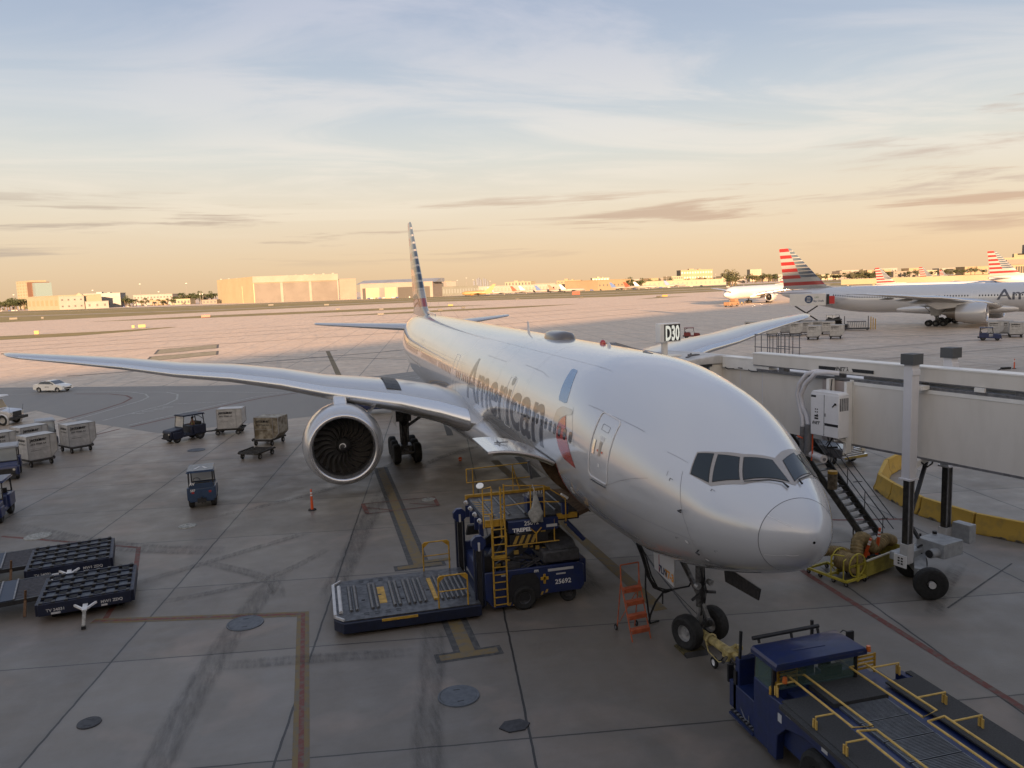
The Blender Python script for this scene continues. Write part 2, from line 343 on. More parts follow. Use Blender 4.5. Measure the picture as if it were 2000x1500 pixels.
strip('road_marking', [(-30.9, 65.9), (-28.6, 71), (-26.8, 75.0), (-26.3, 79), (-27, 84), (-28.7, 87.0), (-33, 89.6)], .22, .012, LINEW)
strip('road_marking', [(-27.8, 61.6), (-24, 67.5), (-21, 72), (-17.8, 76.4), (-10.9, 81.2), (4, 91)], .22, .012, LINEW)
strip('road_marking', [(-27.4, 60.4), (-23.4, 66.4), (-20.2, 71), (-16.8, 75.2), (-10, 79.9)], .3, .012, LINER)
strip('road_marking', [(-26.3, 75), (-20.5, 74)], .2, .012, LINEW)
strip('road_marking', [(-28.8, 88.3), (-18, 80.8), (-10, 76)], .2, .012, LINEW)
strip('road_marking', [(-60, 105), (-42, 98.5), (-25, 91), (-11, 84.5)], .2, .012, LINEW)
strip('road_marking', [(-10, 84.2), (5.4, 93.5), (14, 99)], .22, .012, LINEW)
strip('road_marking', [(-7, 81.5), (8, 89.7), (22, 97)], .2, .012, LINEW)
for a, b in (((1.3, 84), (3.2, 87)), ((2.6, 83.5), (4.5, 86.5))): strip('road_marking', [a, b], .3, .013, LINEW)
strip('road_marking', [(-28.1, 59.8), (-30.8, 55.2), (-34, 49)], .22, .012, LINER)
for i in range(4): strip('road_marking', [(-29.2 + i * .8, 69.6 + i * 1.1), (-27.9 + i * .75, 69.2 + i * 1.1)], .4, .013, LINEW)
# stop bars and lead-in lines of the stands
def tee(x, y, L1, w=.46, bar=.92, yb=None):
    strip('stand_marking', [(x - bar - .14, y), (x + bar + .14, y)], .62, .006, LINEB); strip('stand_marking', [(x, y + .1), (x, y + L1)], w + .42, .0095, LINEB)
    strip('stand_marking', [(x - bar, y), (x + bar, y)], .36, .013, LINEY); strip('stand_marking', [(x, y + .1), (x, y + L1)], w, .0165, LINEY)
tee(-6.95, 7.5, 6.4)
tee(-7.35, 15.9, 19.0)
strip('stand_marking', [(-7.4, 16.35), (-6.0, 16.3)], .3, .021, LINEY)
strip('stand_marking', [(.06, 8.6), (.0, 34)], .5, .006, LINEY)
strip('stand_marking', [(1.33, 28.5), (1.75, 34.5)], .55, .006, LINEB)
strip('stand_marking', [(-1.2, 44), (-.2, 53)], .5, .006, LINEB)
strip('stand_marking', [(-7.86, 90), (-8.41, 141.2)], .75, .006, LINEY); strip('stand_marking', [(-10.2, 142.4), (-6.6, 141.6)], .8, .011, LINEB)
strip('stand_marking', [(-22, 138), (-4, 122), (6, 110)], .35, .006, LINEB)
strip('stand_marking', [(-9.05, 26.43), (-5.17, 26.42), (-5.21, 24.6), (-8.86, 24.42)], .09, .024, LINER, closed=True)
for a, b, w in (((-9.0, 26.4), (-8.9, 24.5), .22), ((-5.2, 26.4), (-5.2, 24.6), .2), ((-8.85, 25.6), (-7.6, 24.6), .08), ((-6.6, 25.6), (-5.3, 24.8), .08)): strip('stand_marking', [a, b], w, .028, LINER)
# red service limit lines with yellow border
strip('limit_line', [(-26.5, 27.2), (-19.5, 22.85)], .2, .006, LINER); strip('limit_line', [(-19.44, 22.9), (-18.9, 19.5), (-18.9, 14.4)], .2, .0065, LINER)
strip('limit_line', [(-19.3, 14.3), (-12.0, 12.45), (-11.95, -8)], .42, .006, LINEY); strip('limit_line', [(-19.3, 14.3), (-12.0, 12.45), (-11.95, -8)], .14, .0105, LINER)
strip('limit_line', [(6.8, 10.6), (6.67, 9.39), (6.19, -.12), (5.7, -9)], .24, .006, LINER)
strip('limit_line', [(14, 21), (16.5, 27), (20, 36)], .3, .006, LINER)
strip('limit_line', [(9.2, 17), (12.2, 15.2), (15.0, 14.3)], .22, .006, LINER)
sheet('joint_seal', [(9.2, 5.6), (14.6, 8.2), (14.58, 8.26), (9.17, 5.66)], .006, LINEB)
# holding position patches out on the apron
for q in ([(-42.7, 159.0), (-31.6, 168.8), (-32.9, 182.3), (-44.5, 174.0)], [(-40.8, 140.1), (-29.4, 147.7), (-30.5, 158.9), (-42.2, 152.1)]):
    sheet('painted_patch', q, .02, M('patch_paint', (.19, .18, .12), .8, vs=.7, col2=(.27, .25, .2), cr=(.45, .6))); strip('painted_patch', q, .45, .03, LINEB, closed=True)
# aircraft lead-in curves on the far apron
for pts in ([(-90, 196), (-40, 214), (30, 243), (120, 290)], [(-95, 216), (-10, 250), (100, 310)], [(-60, 178), (0, 192), (60, 221), (130, 262)], [(-100, 240), (-40, 268), (60, 300), (190, 352)], [(-48, 118), (-20, 124), (0, 131), (30, 146)]):
    strip('taxi_line', pts, .7, .02, LINEB)
# rubber left by tyres: see-through marks on the concrete
def tyre_mat():
    global nt
    m = bpy.data.materials.new('tyre_marks'); m.use_nodes = True; nt = m.node_tree; p = nt.nodes['Principled BSDF']
    p.inputs['Base Color'].default_value = (.06, .058, .056, 1); p.inputs['Roughness'].default_value = .6
    t = N('ShaderNodeTexCoord'); mm = N('ShaderNodeMapping'); L(t.outputs['Object'], mm.inputs[0]); mm.inputs['Scale'].default_value = (4, .7, 1)
    n = N('ShaderNodeTexNoise'); L(mm.outputs[0], n.inputs['Vector']); n.inputs['Scale'].default_value = 1.6; n.inputs['Detail'].default_value = 8; n.inputs['Roughness'].default_value = .65
    at = N('ShaderNodeAttribute', attribute_name='fade'); L(mathn('MULTIPLY', ramp(n.outputs[0], [(.36, .06), (.66, .42)]), at.outputs['Fac']), p.inputs['Alpha']); return m
def soft_strip(name, pts, w, z, mat):
    P = [Vector(q) for q in pts]; D = []
    for i in range(len(P) - 1):
        a, b, c, d = P[max(i - 1, 0)], P[i], P[i + 1], P[min(i + 2, len(P) - 1)]
        for j in range(8): t = j / 8; D.append(.5 * ((2 * b) + (c - a) * t + (2 * a - 5 * b + 4 * c - d) * t * t + (3 * b - a - 3 * c + d) * t ** 3))
    D.append(P[-1]); vs = []; al = []; n = len(D)
    for i, p in enumerate(D):
        q = (D[min(i + 1, n - 1)] - D[max(i - 1, 0)]).normalized(); m_ = Vector((-q.y, q.x)); e = min(1, i / 4, (n - 1 - i) / 4)
        for k, f in ((-.62, 0), (-.36, 1), (-.05, .7), (.05, .55), (.36, 1), (.62, 0)): vs.append(((p + m_ * k * w).x, (p + m_ * k * w).y, z)); al.append(f * e)
    b = MB(); b.add(vs, [(6 * i + k, 6 * i + 6 + k, 6 * i + 7 + k, 6 * i + 1 + k) for i in range(n - 1) for k in range(5)]); o = b.build(name, mat, recalc=False); me = o.data
    if me.polygons[0].normal.z < 0: me.flip_normals()
    a_ = me.attributes.new('fade', 'FLOAT', 'POINT'); a_.data.foreach_set('value', al); return tag(o, kind='structure')
TY = tyre_mat()
for pts, w in (([(-15.7, 0), (-15.2, 6), (-14.2, 12), (-12.8, 17.5)], .75), ([(-9.2, -1), (-8.9, 3), (-8.35, 6), (-7.6, 10.5)], .7), ([(-14.8, 9.2), (-11.5, 8.7), (-8.4, 8.1)], .55),
               ([(-11.2, 13), (-10.3, 17), (-8.8, 24), (-7, 31)], .8), ([(-16.5, 19.8), (-13.5, 16.6), (-12.9, 14)], .5), ([(-18.8, 17.6), (-14, 20.8), (-11.6, 22.4)], .45), ([(-17.6, 15.2), (-13.6, 16.4), (-10.8, 19.6)], .4),
               ([(-1.6, 10.2), (-1.2, 14), (.4, 22)], .7), ([(-5.5, 33), (-2.5, 37), (3, 41)], .5), ([(-27, 29.3), (-20.5, 23.4), (-15, 20.6)], 1.0), ([(-18, 26), (-10, 31), (-3, 41)], .4), ([(-40, 124), (0, 118), (45, 112)], 1.2),
               ([(40, 120), (85, 104), (130, 84)], 1.3), ([(20, 62), (60, 72), (110, 78)], 1.0), ([(30, 82), (70, 86), (120, 92)], 1.4), ([(8.2, 5.2), (10, 6.8), (13, 9)], .5)):
    soft_strip('tyre_mark', pts, w * 1.1, .032, TY)
def lid(x, y, r, m, ring=None, name='manhole_cover', label=''):
    b = MB(); b.lathe([(0.001, .034), (r * .86, .034), (r * .88, .03), (r * .93, .03), (r * .95, .034), (r, .034), (r + .01, 0)], (x, y, 0), (0, 0, 1), 40)
    for k in (-1, 1): b.box(x - .09, x + .09, y + k * r * .55 - .02, y + k * r * .55 + .02, .03, .0385, 1)
    o = b.build(name, [m, BLACK]); return tag(o, label, 'manhole cover', 'covers set in the apron concrete')
LIDM = M('cover_grey', (.10, .112, .13), .6, var=.2, vs=6); LIDD = M('cover_dark', (.045, .045, .05), .6, var=.3, vs=6); LIDW = M('cover_pale', (.33, .33, .30), .7, var=.4, vs=9)
lid(-7.72, 5.09, .58, LIDM, label='large round blue grey cover in the concrete below the painted stop bar')
lid(-13.95, 12.27, .62, LIDM, label='large round blue grey cover beside the corner of the red and yellow line')
lid(-17.57, 6.82, .3, LIDD, label='small dark round cover alone on the bare lower left concrete')
lid(-17.71, 25.6, .42, LIDW, label='pale ringed cover in front of the parked tractor seen from behind')
lid(-24.7, 26.5, .6, LIDW, label='pale ringed cover beside the red line above the pallet dollies')
lid(-20.0, 46.4, .62, LIDM, label='dark ringed cover between the two blue tractors')
lid(-5.5, 26.0, .36, LIDW, label='pale cover inside the red painted box on the stand')
b = MB(); b.prism([(.42 * cos(k * pi / 3), .3 * sin(k * pi / 3)) for k in range(6)], 2, 0, .033); tag(b.build('floor_plate', LIDD, loc=(-6.6, 3.15, 0)), 'small dark six sided plate set in the concrete at bottom centre', 'floor plate')
# the terminal the photograph is taken from, behind the camera: low pier, plus an unseen block added and shaped to shade the stand
b = MB(); b.box(-95, 34, -40, -17.2, 0, 9.6); b.box(-95, 34, -40, -17.4, 11.9, 14.2, 0); b.box(-95, 34, -40, -18.0, 9.6, 11.9, 1)
for k in range(40): b.box(-93 + k * 3.2, -92.8 + k * 3.2, -17.9, -17.5, 9.6, 11.9, 2)
b.add([(-280.5, -386.5, 0), (-200.5, -331.3, 0), (161.5, -81.5, 0), (201.5, -141.5, 0), (-240.5, -446.5, 0), (-280.5, -386.5, 58), (-200.5, -331.3, 58), (161.5, -81.5, 58), (201.5, -141.5, 58), (-240.5, -446.5, 58)],
      [(0, 1, 6, 5), (1, 2, 7, 6), (2, 3, 8, 7), (3, 4, 9, 8), (4, 0, 5, 9), (5, 6, 7, 8, 9)], 0)
tag(b.build('terminal_and_shade_block', [M('terminal_wall', (.30, .29, .27), .7, var=.1, vs=.2), GLASS, GREY]), kind='structure')
# ================================================================== airliner
ZC = 5.8
ST = [(0, -.649, -.649, 0), (.12, -.307, -1.04, .381), (.5, .088, -1.473, .856), (1, .405, -1.725, 1.229), (2, .922, -2.089, 1.803), (3, 1.546, -2.402, 2.13), (4, 2.07, -2.663, 2.448), (5, 2.446, -2.874, 2.672),
      (6.5, 2.776, -3.072, 2.895), (8, 3.0, -3.08, 3.06), (10, 3.1, -3.1, 3.1), (50, 3.1, -3.1, 3.1), (54, 3.1, -2.95, 3.08), (58, 3.08, -2.5, 2.9), (62, 3.0, -1.7, 2.5), (66, 2.85, -.8, 1.9), (70, 2.55, .3, 1.1), (72, 2.3, .9, .6), (73, 2.0, 1.3, .25)]
def pchip(X, Y, x):
    X = np.array(X, float); Y = np.array(Y, float); h = np.diff(X); d = np.diff(Y) / h; m = np.zeros(len(X))
    for i in range(1, len(X) - 1):
        if d[i - 1] * d[i] > 0:
            w1 = 2 * h[i] + h[i - 1]; w2 = h[i] + 2 * h[i - 1]; m[i] = (w1 + w2) / (w1 / d[i - 1] + w2 / d[i])
    m[0] = d[0]; m[-1] = d[-1]
    i = np.clip(np.searchsorted(X, x, side='right') - 1, 0, len(h) - 1); t = (x - X[i]) / h[i]
    return (2 * t ** 3 - 3 * t ** 2 + 1) * Y[i] + (t ** 3 - 2 * t ** 2 + t) * h[i] * m[i] + (-2 * t ** 3 + 3 * t ** 2) * Y[i + 1] + (t ** 3 - t ** 2) * h[i] * m[i + 1]
SQ = [math.sqrt(a[0]) for a in ST]
def prof(s):
    q = np.sqrt(np.maximum(s, 0)); return [pchip(SQ, [a[k] for a in ST], q) for k in (1, 2, 3)]
def P0(s, a):
    """point on the fuselage skin: s metres behind the nose, a degrees from the crown towards starboard"""
    s = np.asarray(s, float); a = np.radians(a); t, b, w = prof(s); m = (t + b) / 2; h = (t - b) / 2
    return np.stack(np.broadcast_arrays(-w * np.sin(a), s, ZC + m + h * np.cos(a)), -1)
def surf(s, a, off=0):
    s = np.asarray(s, float); a = np.asarray(a, float); p = P0(s, a)
    if off:
        e = .02; ds = P0(s + e, a) - P0(np.maximum(s - e, 0), a); da = P0(s, a + .5) - P0(s, a - .5); n = np.cross(ds, da)
        n /= np.maximum(np.linalg.norm(n, axis=-1, keepdims=True), 1e-9); c = P0(s, a) - np.stack(np.broadcast_arrays(0 * s, s, ZC + 0 * s), -1)
        n *= np.sign(np.sum(n * c, -1, keepdims=True)); p = p + n * off
    return p
def decal(poly, off, mat, name, parent, step=.22, m2=None):
    """polygon given in (s, angle) laid on the skin"""
    K = 3.1 * pi / 180; bm = bmesh.new(); f = bm.faces.new([bm.verts.new((s, a * K, 0)) for s, a in poly])
    return lay(bm, off, mat, name, parent, step)
def lay(bm, off, mat, name, parent, step=.22):
    K = 3.1 * pi / 180; xs = [v.co.x for v in bm.verts]; ys = [v.co.y for v in bm.verts]
    for ax, lo, hi in ((0, min(xs), max(xs)), (1, min(ys), max(ys))):
        st = step * (1.6 if ax == 0 else 1); k = math.floor(lo / st) + 1
        while k * st < hi:
            co = (k * st, 0, 0) if ax == 0 else (0, k * st, 0); no = (1, 0, 0) if ax == 0 else (0, 1, 0)
            bmesh.ops.bisect_plane(bm, geom=bm.verts[:] + bm.edges[:] + bm.faces[:], plane_co=co, plane_no=no); k += 1
    bmesh.ops.triangulate(bm, faces=bm.faces[:]); bm.verts.ensure_lookup_table()
    c = np.array([v.co[:] for v in bm.verts]); p = surf(c[:, 0], c[:, 1] / K, off)
    for v, q in zip(bm.verts, p): v.co = q
    bmesh.ops.recalc_face_normals(bm, faces=bm.faces)
    me = bpy.data.meshes.new(name); bm.to_mesh(me); bm.free(); me.materials.append(mat); me.polygons.foreach_set('use_smooth', [True] * len(me.polygons))
    # make normals point outwards
    me.update(); f = me.polygons[0]; c0 = Vector((0, f.center.y, ZC))
    if f.normal.dot(f.center - c0) < 0: me.flip_normals()
    o = bpy.data.objects.new(name, me); COL.objects.link(o); o.parent = parent; return o
def loop_strip(poly, w, off, mat, name, parent, n=0):
    """closed raised outline following (s, angle) points; w in metres"""
    K = 3.1 * pi / 180; P = [Vector((s, a * K)) for s, a in poly]; c = sum(P, Vector((0, 0))) / len(P); dens = []
    for i in range(len(P)):
        a, b = P[i], P[(i + 1) % len(P)]; k = max(1, int((b - a).length / .12)); dens += [a.lerp(b, t / k) for t in range(k)]
    vs = []
    for i, p in enumerate(dens):
        d = (dens[(i + 1) % len(dens)] - dens[i - 1]).normalized(); nn = Vector((-d.y, d.x)) * (w / 2)
        for q, o in ((p + nn, 0.002), (p + nn * .7, off), (p - nn * .7, off), (p - nn, 0.002)): vs.append(surf(q.x, q.y / K, o))
    n = len(dens); fs = [(4 * i + k, 4 * i + k + 1, 4 * ((i + 1) % n) + k + 1, 4 * ((i + 1) % n) + k) for i in range(n) for k in range(3)]
    return MB().add(vs, fs).build(name, mat, parent, smooth=50)
def rrect(s0, s1, a0, a1, r, n=5):
    K = 3.1 * pi / 180; A0, A1 = a0 * K, a1 * K; out = []
    for cx, cy, st in ((s1 - r, A1 - r, 0), (s0 + r, A1 - r, 90), (s0 + r, A0 + r, 180), (s1 - r, A0 + r, 270)):
        out += [(cx + r * cos(rad(st + 90 * k / n)), (cy + r * sin(rad(st + 90 * k / n))) / K) for k in range(n + 1)]
    return out
SKIN = M('silver_mica_skin', (.60, .61, .63), .24, .3, coat=1)
RADM = M('radome_skin', (.56, .57, .59), .24, .15, coat=1)
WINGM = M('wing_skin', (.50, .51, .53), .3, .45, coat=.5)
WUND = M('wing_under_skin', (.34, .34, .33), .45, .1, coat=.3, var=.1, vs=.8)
SLATM = M('bare_slat_metal', (.72, .73, .75), .2, .9)
TITLE = M('title_grey', (.06, .065, .09), .3, 0, coat=.8)
FRAMEM = M('window_frame_paint', (.34, .31, .285), .4, .2, coat=.5)
SEAM = M('seam_line', (.12, .12, .13), .6)
WINDM = M('cabin_window_glass', (.03, .032, .038), .12, coat=1)
CAVM = M('hold_lining', (.20, .125, .07), .7, var=.5, vs=4); DRED = M('door_edge_red', (.30, .03, .02), .6)
BLUEE = M('emblem_blue', (.035, .16, .36), .25, .2, coat=1); REDE = M('emblem_red', (.42, .035, .03), .25, .1, coat=1); GREYE = M('emblem_grey', (.42, .42, .42), .25, .3, coat=1)
GEARM = M('gear_steel', (.16, .16, .16), .45, .5, var=.5, vs=8); GEARD = M('gear_dark', (.05, .05, .055), .5, .3, var=.4, vs=8)
def fin_mat():
    global nt
    m = bpy.data.materials.new('tail_stripes'); m.use_nodes = True; nt = m.node_tree; p = nt.nodes['Principled BSDF']
    t = N('ShaderNodeTexCoord'); s = N('ShaderNodeSeparateXYZ'); L(t.outputs['Object'], s.inputs[0]); x, y, z = s.outputs
    zz = mathn('ADD', mathn('SUBTRACT', 18.60, z), mathn('MULTIPLY', mathn('SUBTRACT', y, 70), -.02))         # metres below the tip
    r = mathn('MULTIPLY', mathn('LESS_THAN', mathn('FRACT', mathn('DIVIDE', zz, 1.66)), .5), mathn('LESS_THAN', zz, 7.5))
    b = mathn('MULTIPLY', mathn('LESS_THAN', mathn('FRACT', mathn('DIVIDE', zz, .83)), .74), mathn('LESS_THAN', zz, 7.5))
    bound = mathn('SUBTRACT', 71.6, mathn('MULTIPLY', zz, .44))                                                 # red behind, blue ahead
    isr = mathn('GREATER_THAN', y, bound); bl = mathn('GREATER_THAN', y, mathn('SUBTRACT', 70.05, mathn('MULTIPLY', zz, .985)))
    grad = mathn('MULTIPLY_ADD', mathn('SUBTRACT', bound, y), .32, .12, clamp=True)
    blue = mixc(grad, (.12, .16, .19), (.012, .025, .06))
    low = mathn('MULTIPLY', mathn('GREATER_THAN', zz, 8.3), mathn('LESS_THAN', zz, 9.15))
    white = (.30, .30, .30)
    c = mixc(mathn('MULTIPLY', b, bl), white, blue); c2 = mixc(r, white, (.30, .02, .02)); c = mixc(isr, c, c2); c = mixc(low, c, (.28, .02, .02)); L(c, p.inputs['Base Color'])
    p.inputs['Roughness'].default_value = .35; p.inputs['Metallic'].default_value = .15; p.inputs['Coat Weight'].default_value = .7; return m
FINM = fin_mat()
def airfoil(n=14):
    """closed loop of (chord fraction, thickness fraction): lower TE -> LE -> upper TE"""
    xs = [.5 * (1 - cos(pi * i / n)) for i in range(n + 1)]
    yt = lambda x: .6 * (.2969 * math.sqrt(x) - .126 * x - .3516 * x * x + .2843 * x ** 3 - .1036 * x ** 4)
    cam_ = lambda x: .02 * sin(pi * x) + (.012 * x * x)
    return [(x, cam_(x) - yt(x)) for x in xs[::-1]] + [(x, cam_(x) + yt(x)) for x in xs[1:]]
AF = airfoil()
def wing_mesh(secs, side, lo=0, hi=None, vertical=False):
    """secs: (span, sLE, zLE, chord, thickness, twist deg). returns verts, faces"""
    m = MB(); n = len(AF); idx = list(range(n)) if hi is None else [i for i in range(n) if AF[i][0] <= hi]
    vs = []
    for sp, sl, zl, ch, th, tw in secs:
        for i in idx:
            x, y = AF[i]; y *= th; X = x * ch; Yy = y * ch; c, q = cos(rad(tw)), sin(rad(tw))
            a, b = sl + X * c + Yy * q, zl - X * q + Yy * c
            vs.append((Yy, sl + X, sp) if vertical else (side * sp, a, b))
    k = len(idx); fs = []
    for j in range(len(secs) - 1):
        for i in range(k - (0 if hi is None else 1)): fs.append((j * k + i, j * k + (i + 1) % k, (j + 1) * k + (i + 1) % k, (j + 1) * k + i))
    if hi is None or True: fs += [tuple(range(k))[::-1], tuple(range((len(secs) - 1) * k, len(secs) * k))]
    m.add(vs, fs); return m
LEZ = [(2.0, 3.95), (3.1, 4.12), (5, 4.75), (7.1, 5.15), (10, 5.5), (13, 6.05), (16, 6.42), (19.5, 6.65), (24, 7.2), (28, 7.5), (31, 7.75), (32.4, 7.85)]
def lez(x): return float(np.interp(x, [a for a, b in LEZ], [b for a, b in LEZ]))
def wing_secs():
    out = []
    for x in (2.0, 3.1, 4.5, 6.5, 8.5, 10.5, 13, 16, 19.5, 23, 26.5, 29, 30.4):
        le = 25.5 + (x - 3.1) * .68; te = 39.0 + (x - 3.1) * .08 if x < 10.5 else 39.6 + (x - 10.5) * .357
        th = float(np.interp(x, [2, 10.5, 30.4], [1.30, 1.06, .95])); tw = float(np.interp(x, [2, 6.5, 10.5, 30.4], [2.0, 1.4, .8, -1.5]))
        out.append((x, le, lez(x), te - le, th, tw))
    out += [(31.5, 45.35, 7.8, 2.0, .9, -1.5), (32.1, 46.6, 7.84, 1.2, .9, -1.5), (32.4, 47.6, 7.86, .5, .9, -1.5)]
    return out
def gear_wheels(m_name, parent, pts, ax, r, w):
    for p in pts:
        b = MB(); b.wheel(p, ax, r, w, 0, 1, 28, .46); b.build('wheel', [RUB, RIM], parent, smooth=40)
def make_airliner(loc, label, full=True):
    A = thing('airliner', label, 'airliner', loc, 0, 'passenger jets on the airfield')
    # --- fuselage, with the forward hold doorway left open on the starboard side
    ss = sorted(set([0.72, .85, 1, 1.2, 1.45, 1.75, 2.1, 2.5, 3, 3.5, 4, 4.6, 5.3, 6, 7, 8, 9, 10, 10.5, 13.25, 16, 20, 25, 30, 35, 40, 45, 50, 52, 54, 56, 58, 60, 62, 64, 66, 68, 69.5, 71, 72, 73]))
    aa = [i * 3.75 for i in range(96)]; aa = sorted(set(aa + [103.0, 149.0])); aa = [a for a in aa if a not in (101.25, 105.0, 150.0)]
    na = len(aa); SS, AA = np.meshgrid(ss, aa, indexing='ij'); V = P0(SS.ravel(), AA.ravel())
    fs = []
    for i in range(len(ss) - 1):
        for k in range(na):
            if full and 10.45 < ss[i] < 13.2 and 102.9 <= aa[k] < 148.9: continue
            fs.append((i * na + k, i * na + (k + 1) % na, (i + 1) * na + (k + 1) % na, (i + 1) * na + k))
    fs.append(tuple(range((len(ss) - 1) * na, len(ss) * na)))
    fu = MB().add(V, fs).build('fuselage', SKIN, A, smooth=60)
    # radome
    s2 = [0.001, .01, .03, .06, .1, .16, .24, .33, .44, .56, .705]; SS, AA = np.meshgrid(s2, aa, indexing='ij'); V = P0(SS.ravel(), AA.ravel())
    MB().add(V, [(i * na + k, i * na + (k + 1) % na, (i + 1) * na + (k + 1) % na, (i + 1) * na + k) for i in range(len(s2) - 1) for k in range(na)]).build('nose_cone', RADM, A, smooth=60)
    MB().add(list(surf(.703, np.array(aa), -.004)) + list(surf(.722, np.array(aa), -.004)), [(k, (k + 1) % na, na + (k + 1) % na, na + k) for k in range(na)]).build('nose_cone_seam', SEAM, A)
    # belly fairing
    sg = np.linspace(22.5, 46, 34); vs = []; nb = 40
    for s in sg:
        q = min(1, max(0, math.sin(pi * (s - 22.5) / 23.5)) ** .55); hw = 2.2 + 1.45 * q; zb = 2.95 - .72 * q; zt = 4.0 + 1.0 * q
        for k in range(nb):
            t = 2 * pi * k / nb; c, d = cos(t), sin(t); e = .75
            vs.append((hw * abs(c) ** e * (1 if c > 0 else -1), s, (zt + zb) / 2 + (zt - zb) / 2 * abs(d) ** e * (1 if d > 0 else -1)))
    MB().add(vs, [(i * nb + k, i * nb + (k + 1) % nb, (i + 1) * nb + (k + 1) % nb, (i + 1) * nb + k) for i in range(len(sg) - 1) for k in range(nb)]).build('belly_fairing', SKIN, A, smooth=60)
    # --- wings
    secs = wing_secs()
    for side in (-1, 1):
        w = wing_mesh(secs, side).build('wing', [WINGM, WUND], A, smooth=35)
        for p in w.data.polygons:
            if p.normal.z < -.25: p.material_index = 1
        sl = [(x, le - .012 * ch / 9, z, ch, th * 1.012, tw) for x, le, z, ch, th, tw in secs if 3.0 < x < 31]
        wing_mesh(sl, side, hi=.07).build('slat', SLATM, w, smooth=60)
        for x, l, r in ((5.6, 4.5, .42), (11.6, 4.0, .36), (16.2, 3.4, .3), (21.5, 2.8, .24)):
            te = 39.6 + (x - 10.5) * .357 if x > 10.5 else 39.2; z = lez(x) - .35
            fb = MB(); fb.lathe([(.01, 0), (r * .7, l * .15), (r, l * .4), (r * .8, l * .75), (.01, l * 1.1)], (side * x, te - l * .75, z), (0, 1, -.03), 14); fb.build('flap_fairing', WUND, w, smooth=60)
        b = MB(); b.box(side * 32.25 - .1, side * 32.25 + .1, 46.9, 47.6, 7.86, 7.9); b.build('tip_light', GLASS, w)
        # --- engine
        ex, ey, ez = side * 9.78, 26.9, 3.0
        e = MB(); e.lathe([(1.80, .06), (1.90, .12), (2.06, .45), (2.17, 1.1), (2.2, 2.0), (2.12, 3.2), (1.93, 4.3), (1.68, 5.5), (1.60, 5.52), (1.5, 4.6)], (ex, ey, ez), (0, 1, 0), 64, 0)
        eng = e.build('engine', [M('nacelle_paint', (.48, .485, .50), .28, .35, coat=1)], A, smooth=50)
        MB().lathe([(1.60, .62), (1.61, .3), (1.655, .1), (1.72, .015), (1.78, 0), (1.84, .03), (1.905, .14)], (ex, ey, ez), (0, 1, 0), 64).build('inlet_lip', M('lip_metal', (.62, .62, .64), .26, .85), eng, smooth=60)
        MB().lathe([(1.60, .62), (1.58, 1.0), (1.60, 1.7), (.2, 1.72)], (ex, ey, ez), (0, 1, 0), 64).build('inlet_barrel', M('inlet_lining', (.03, .028, .027), .55, var=.1, vs=2), eng, smooth=60)
        f = MB(); nb2 = 22
        for k in range(nb2):
            t0 = 2 * pi * k / nb2; vs = []
            for i in range(9):
                q = i / 8; r = .42 + 1.17 * q; sweep = .13 * sin(q * pi * 1.5) - .05 * q; ch = .03 + .022 * q; tw_ = .34
                for o in (-1, 1):
                    t = t0 + sweep + o * ch / max(r, .6) * 1.55; vs.append((ex + r * sin(t), ey + 1.16 + o * (.20 - .07 * q), ez + r * cos(t)))
            f.add(vs, [(2 * i, 2 * i + 1, 2 * i + 3, 2 * i + 2) for i in range(8)])
        f.build('fan', M('fan_blade_grey', (.26, .26, .27), .3, .7), eng, smooth=60)
        sp = MB(); sp.lathe([(.002, .62), (.1, .66), (.26, .84), (.38, 1.05), (.45, 1.25)], (ex, ey, ez), (0, 1, 0), 32)
        pts = []
        for i in range(26):
            t = i / 25; an = -1.0 + 4.9 * t; r = .045 + .20 * t; hy = .62 + (.018 if r < .1 else .04 + (r - .1) * 1.12); pts.append((ex + r * cos(an), ey + hy - .025, ez + r * sin(an)))
        sp.tube(pts, [.008 + .022 * sin(pi * i / 25) for i in range(26)], 6, 1)
        sp.build('spinner', [M('spinner_black', (.03, .03, .03), .4), WLET], eng, smooth=60)
        MB().lathe([(1.28, 5.3), (1.18, 6.0), (.95, 7.0), (.8, 7.4), (.72, 7.4), (.5, 7.6), (.06, 8.9)], (ex, ey, ez), (0, 1, 0), 40).build('exhaust', M('exhaust_metal', (.22, .2, .18), .4, .8), eng, smooth=50)
        py = MB(); zt = lez(9.78)
        pl = [(28.2, 2.0), (29.6, 2.42), (31.3, zt - ez + .1), (38, zt - ez - .1), (38.4, zt - ez - .55), (36, .7), (31.8, 1.2)]
        for hw, gl in ((.38, 0),): py.prism([(a, ez + b2) for a, b2 in pl], 0, ex - hw, ex + hw)
        py.build('pylon', SKIN, eng, bevel=.12)
        MB().add([(ex - side * 1.45, ey + 1.2, ez + 1.45), (ex - side * 1.4, ey + 2.6, ez + 1.5), (ex - side * 2.1, ey + 2.7, ez + 2.0), (ex - side * 1.85, ey + 1.9, ez + 1.85)], [(0, 1, 2, 3)]).build('strake', SKIN, eng)
        # --- stabiliser
        st = [(.6, 63.6, 7.35, 6.6, 1.0, 0), (1.5, 64.3, 7.4, 6.1, .95, 0), (10.5, 71.0, 7.98, 2.4, .85, 0), (10.76, 71.6, 8.0, 1.7, .8, 0)]
        wing_mesh(st, side).build('stabilizer', WINGM, A, smooth=35)
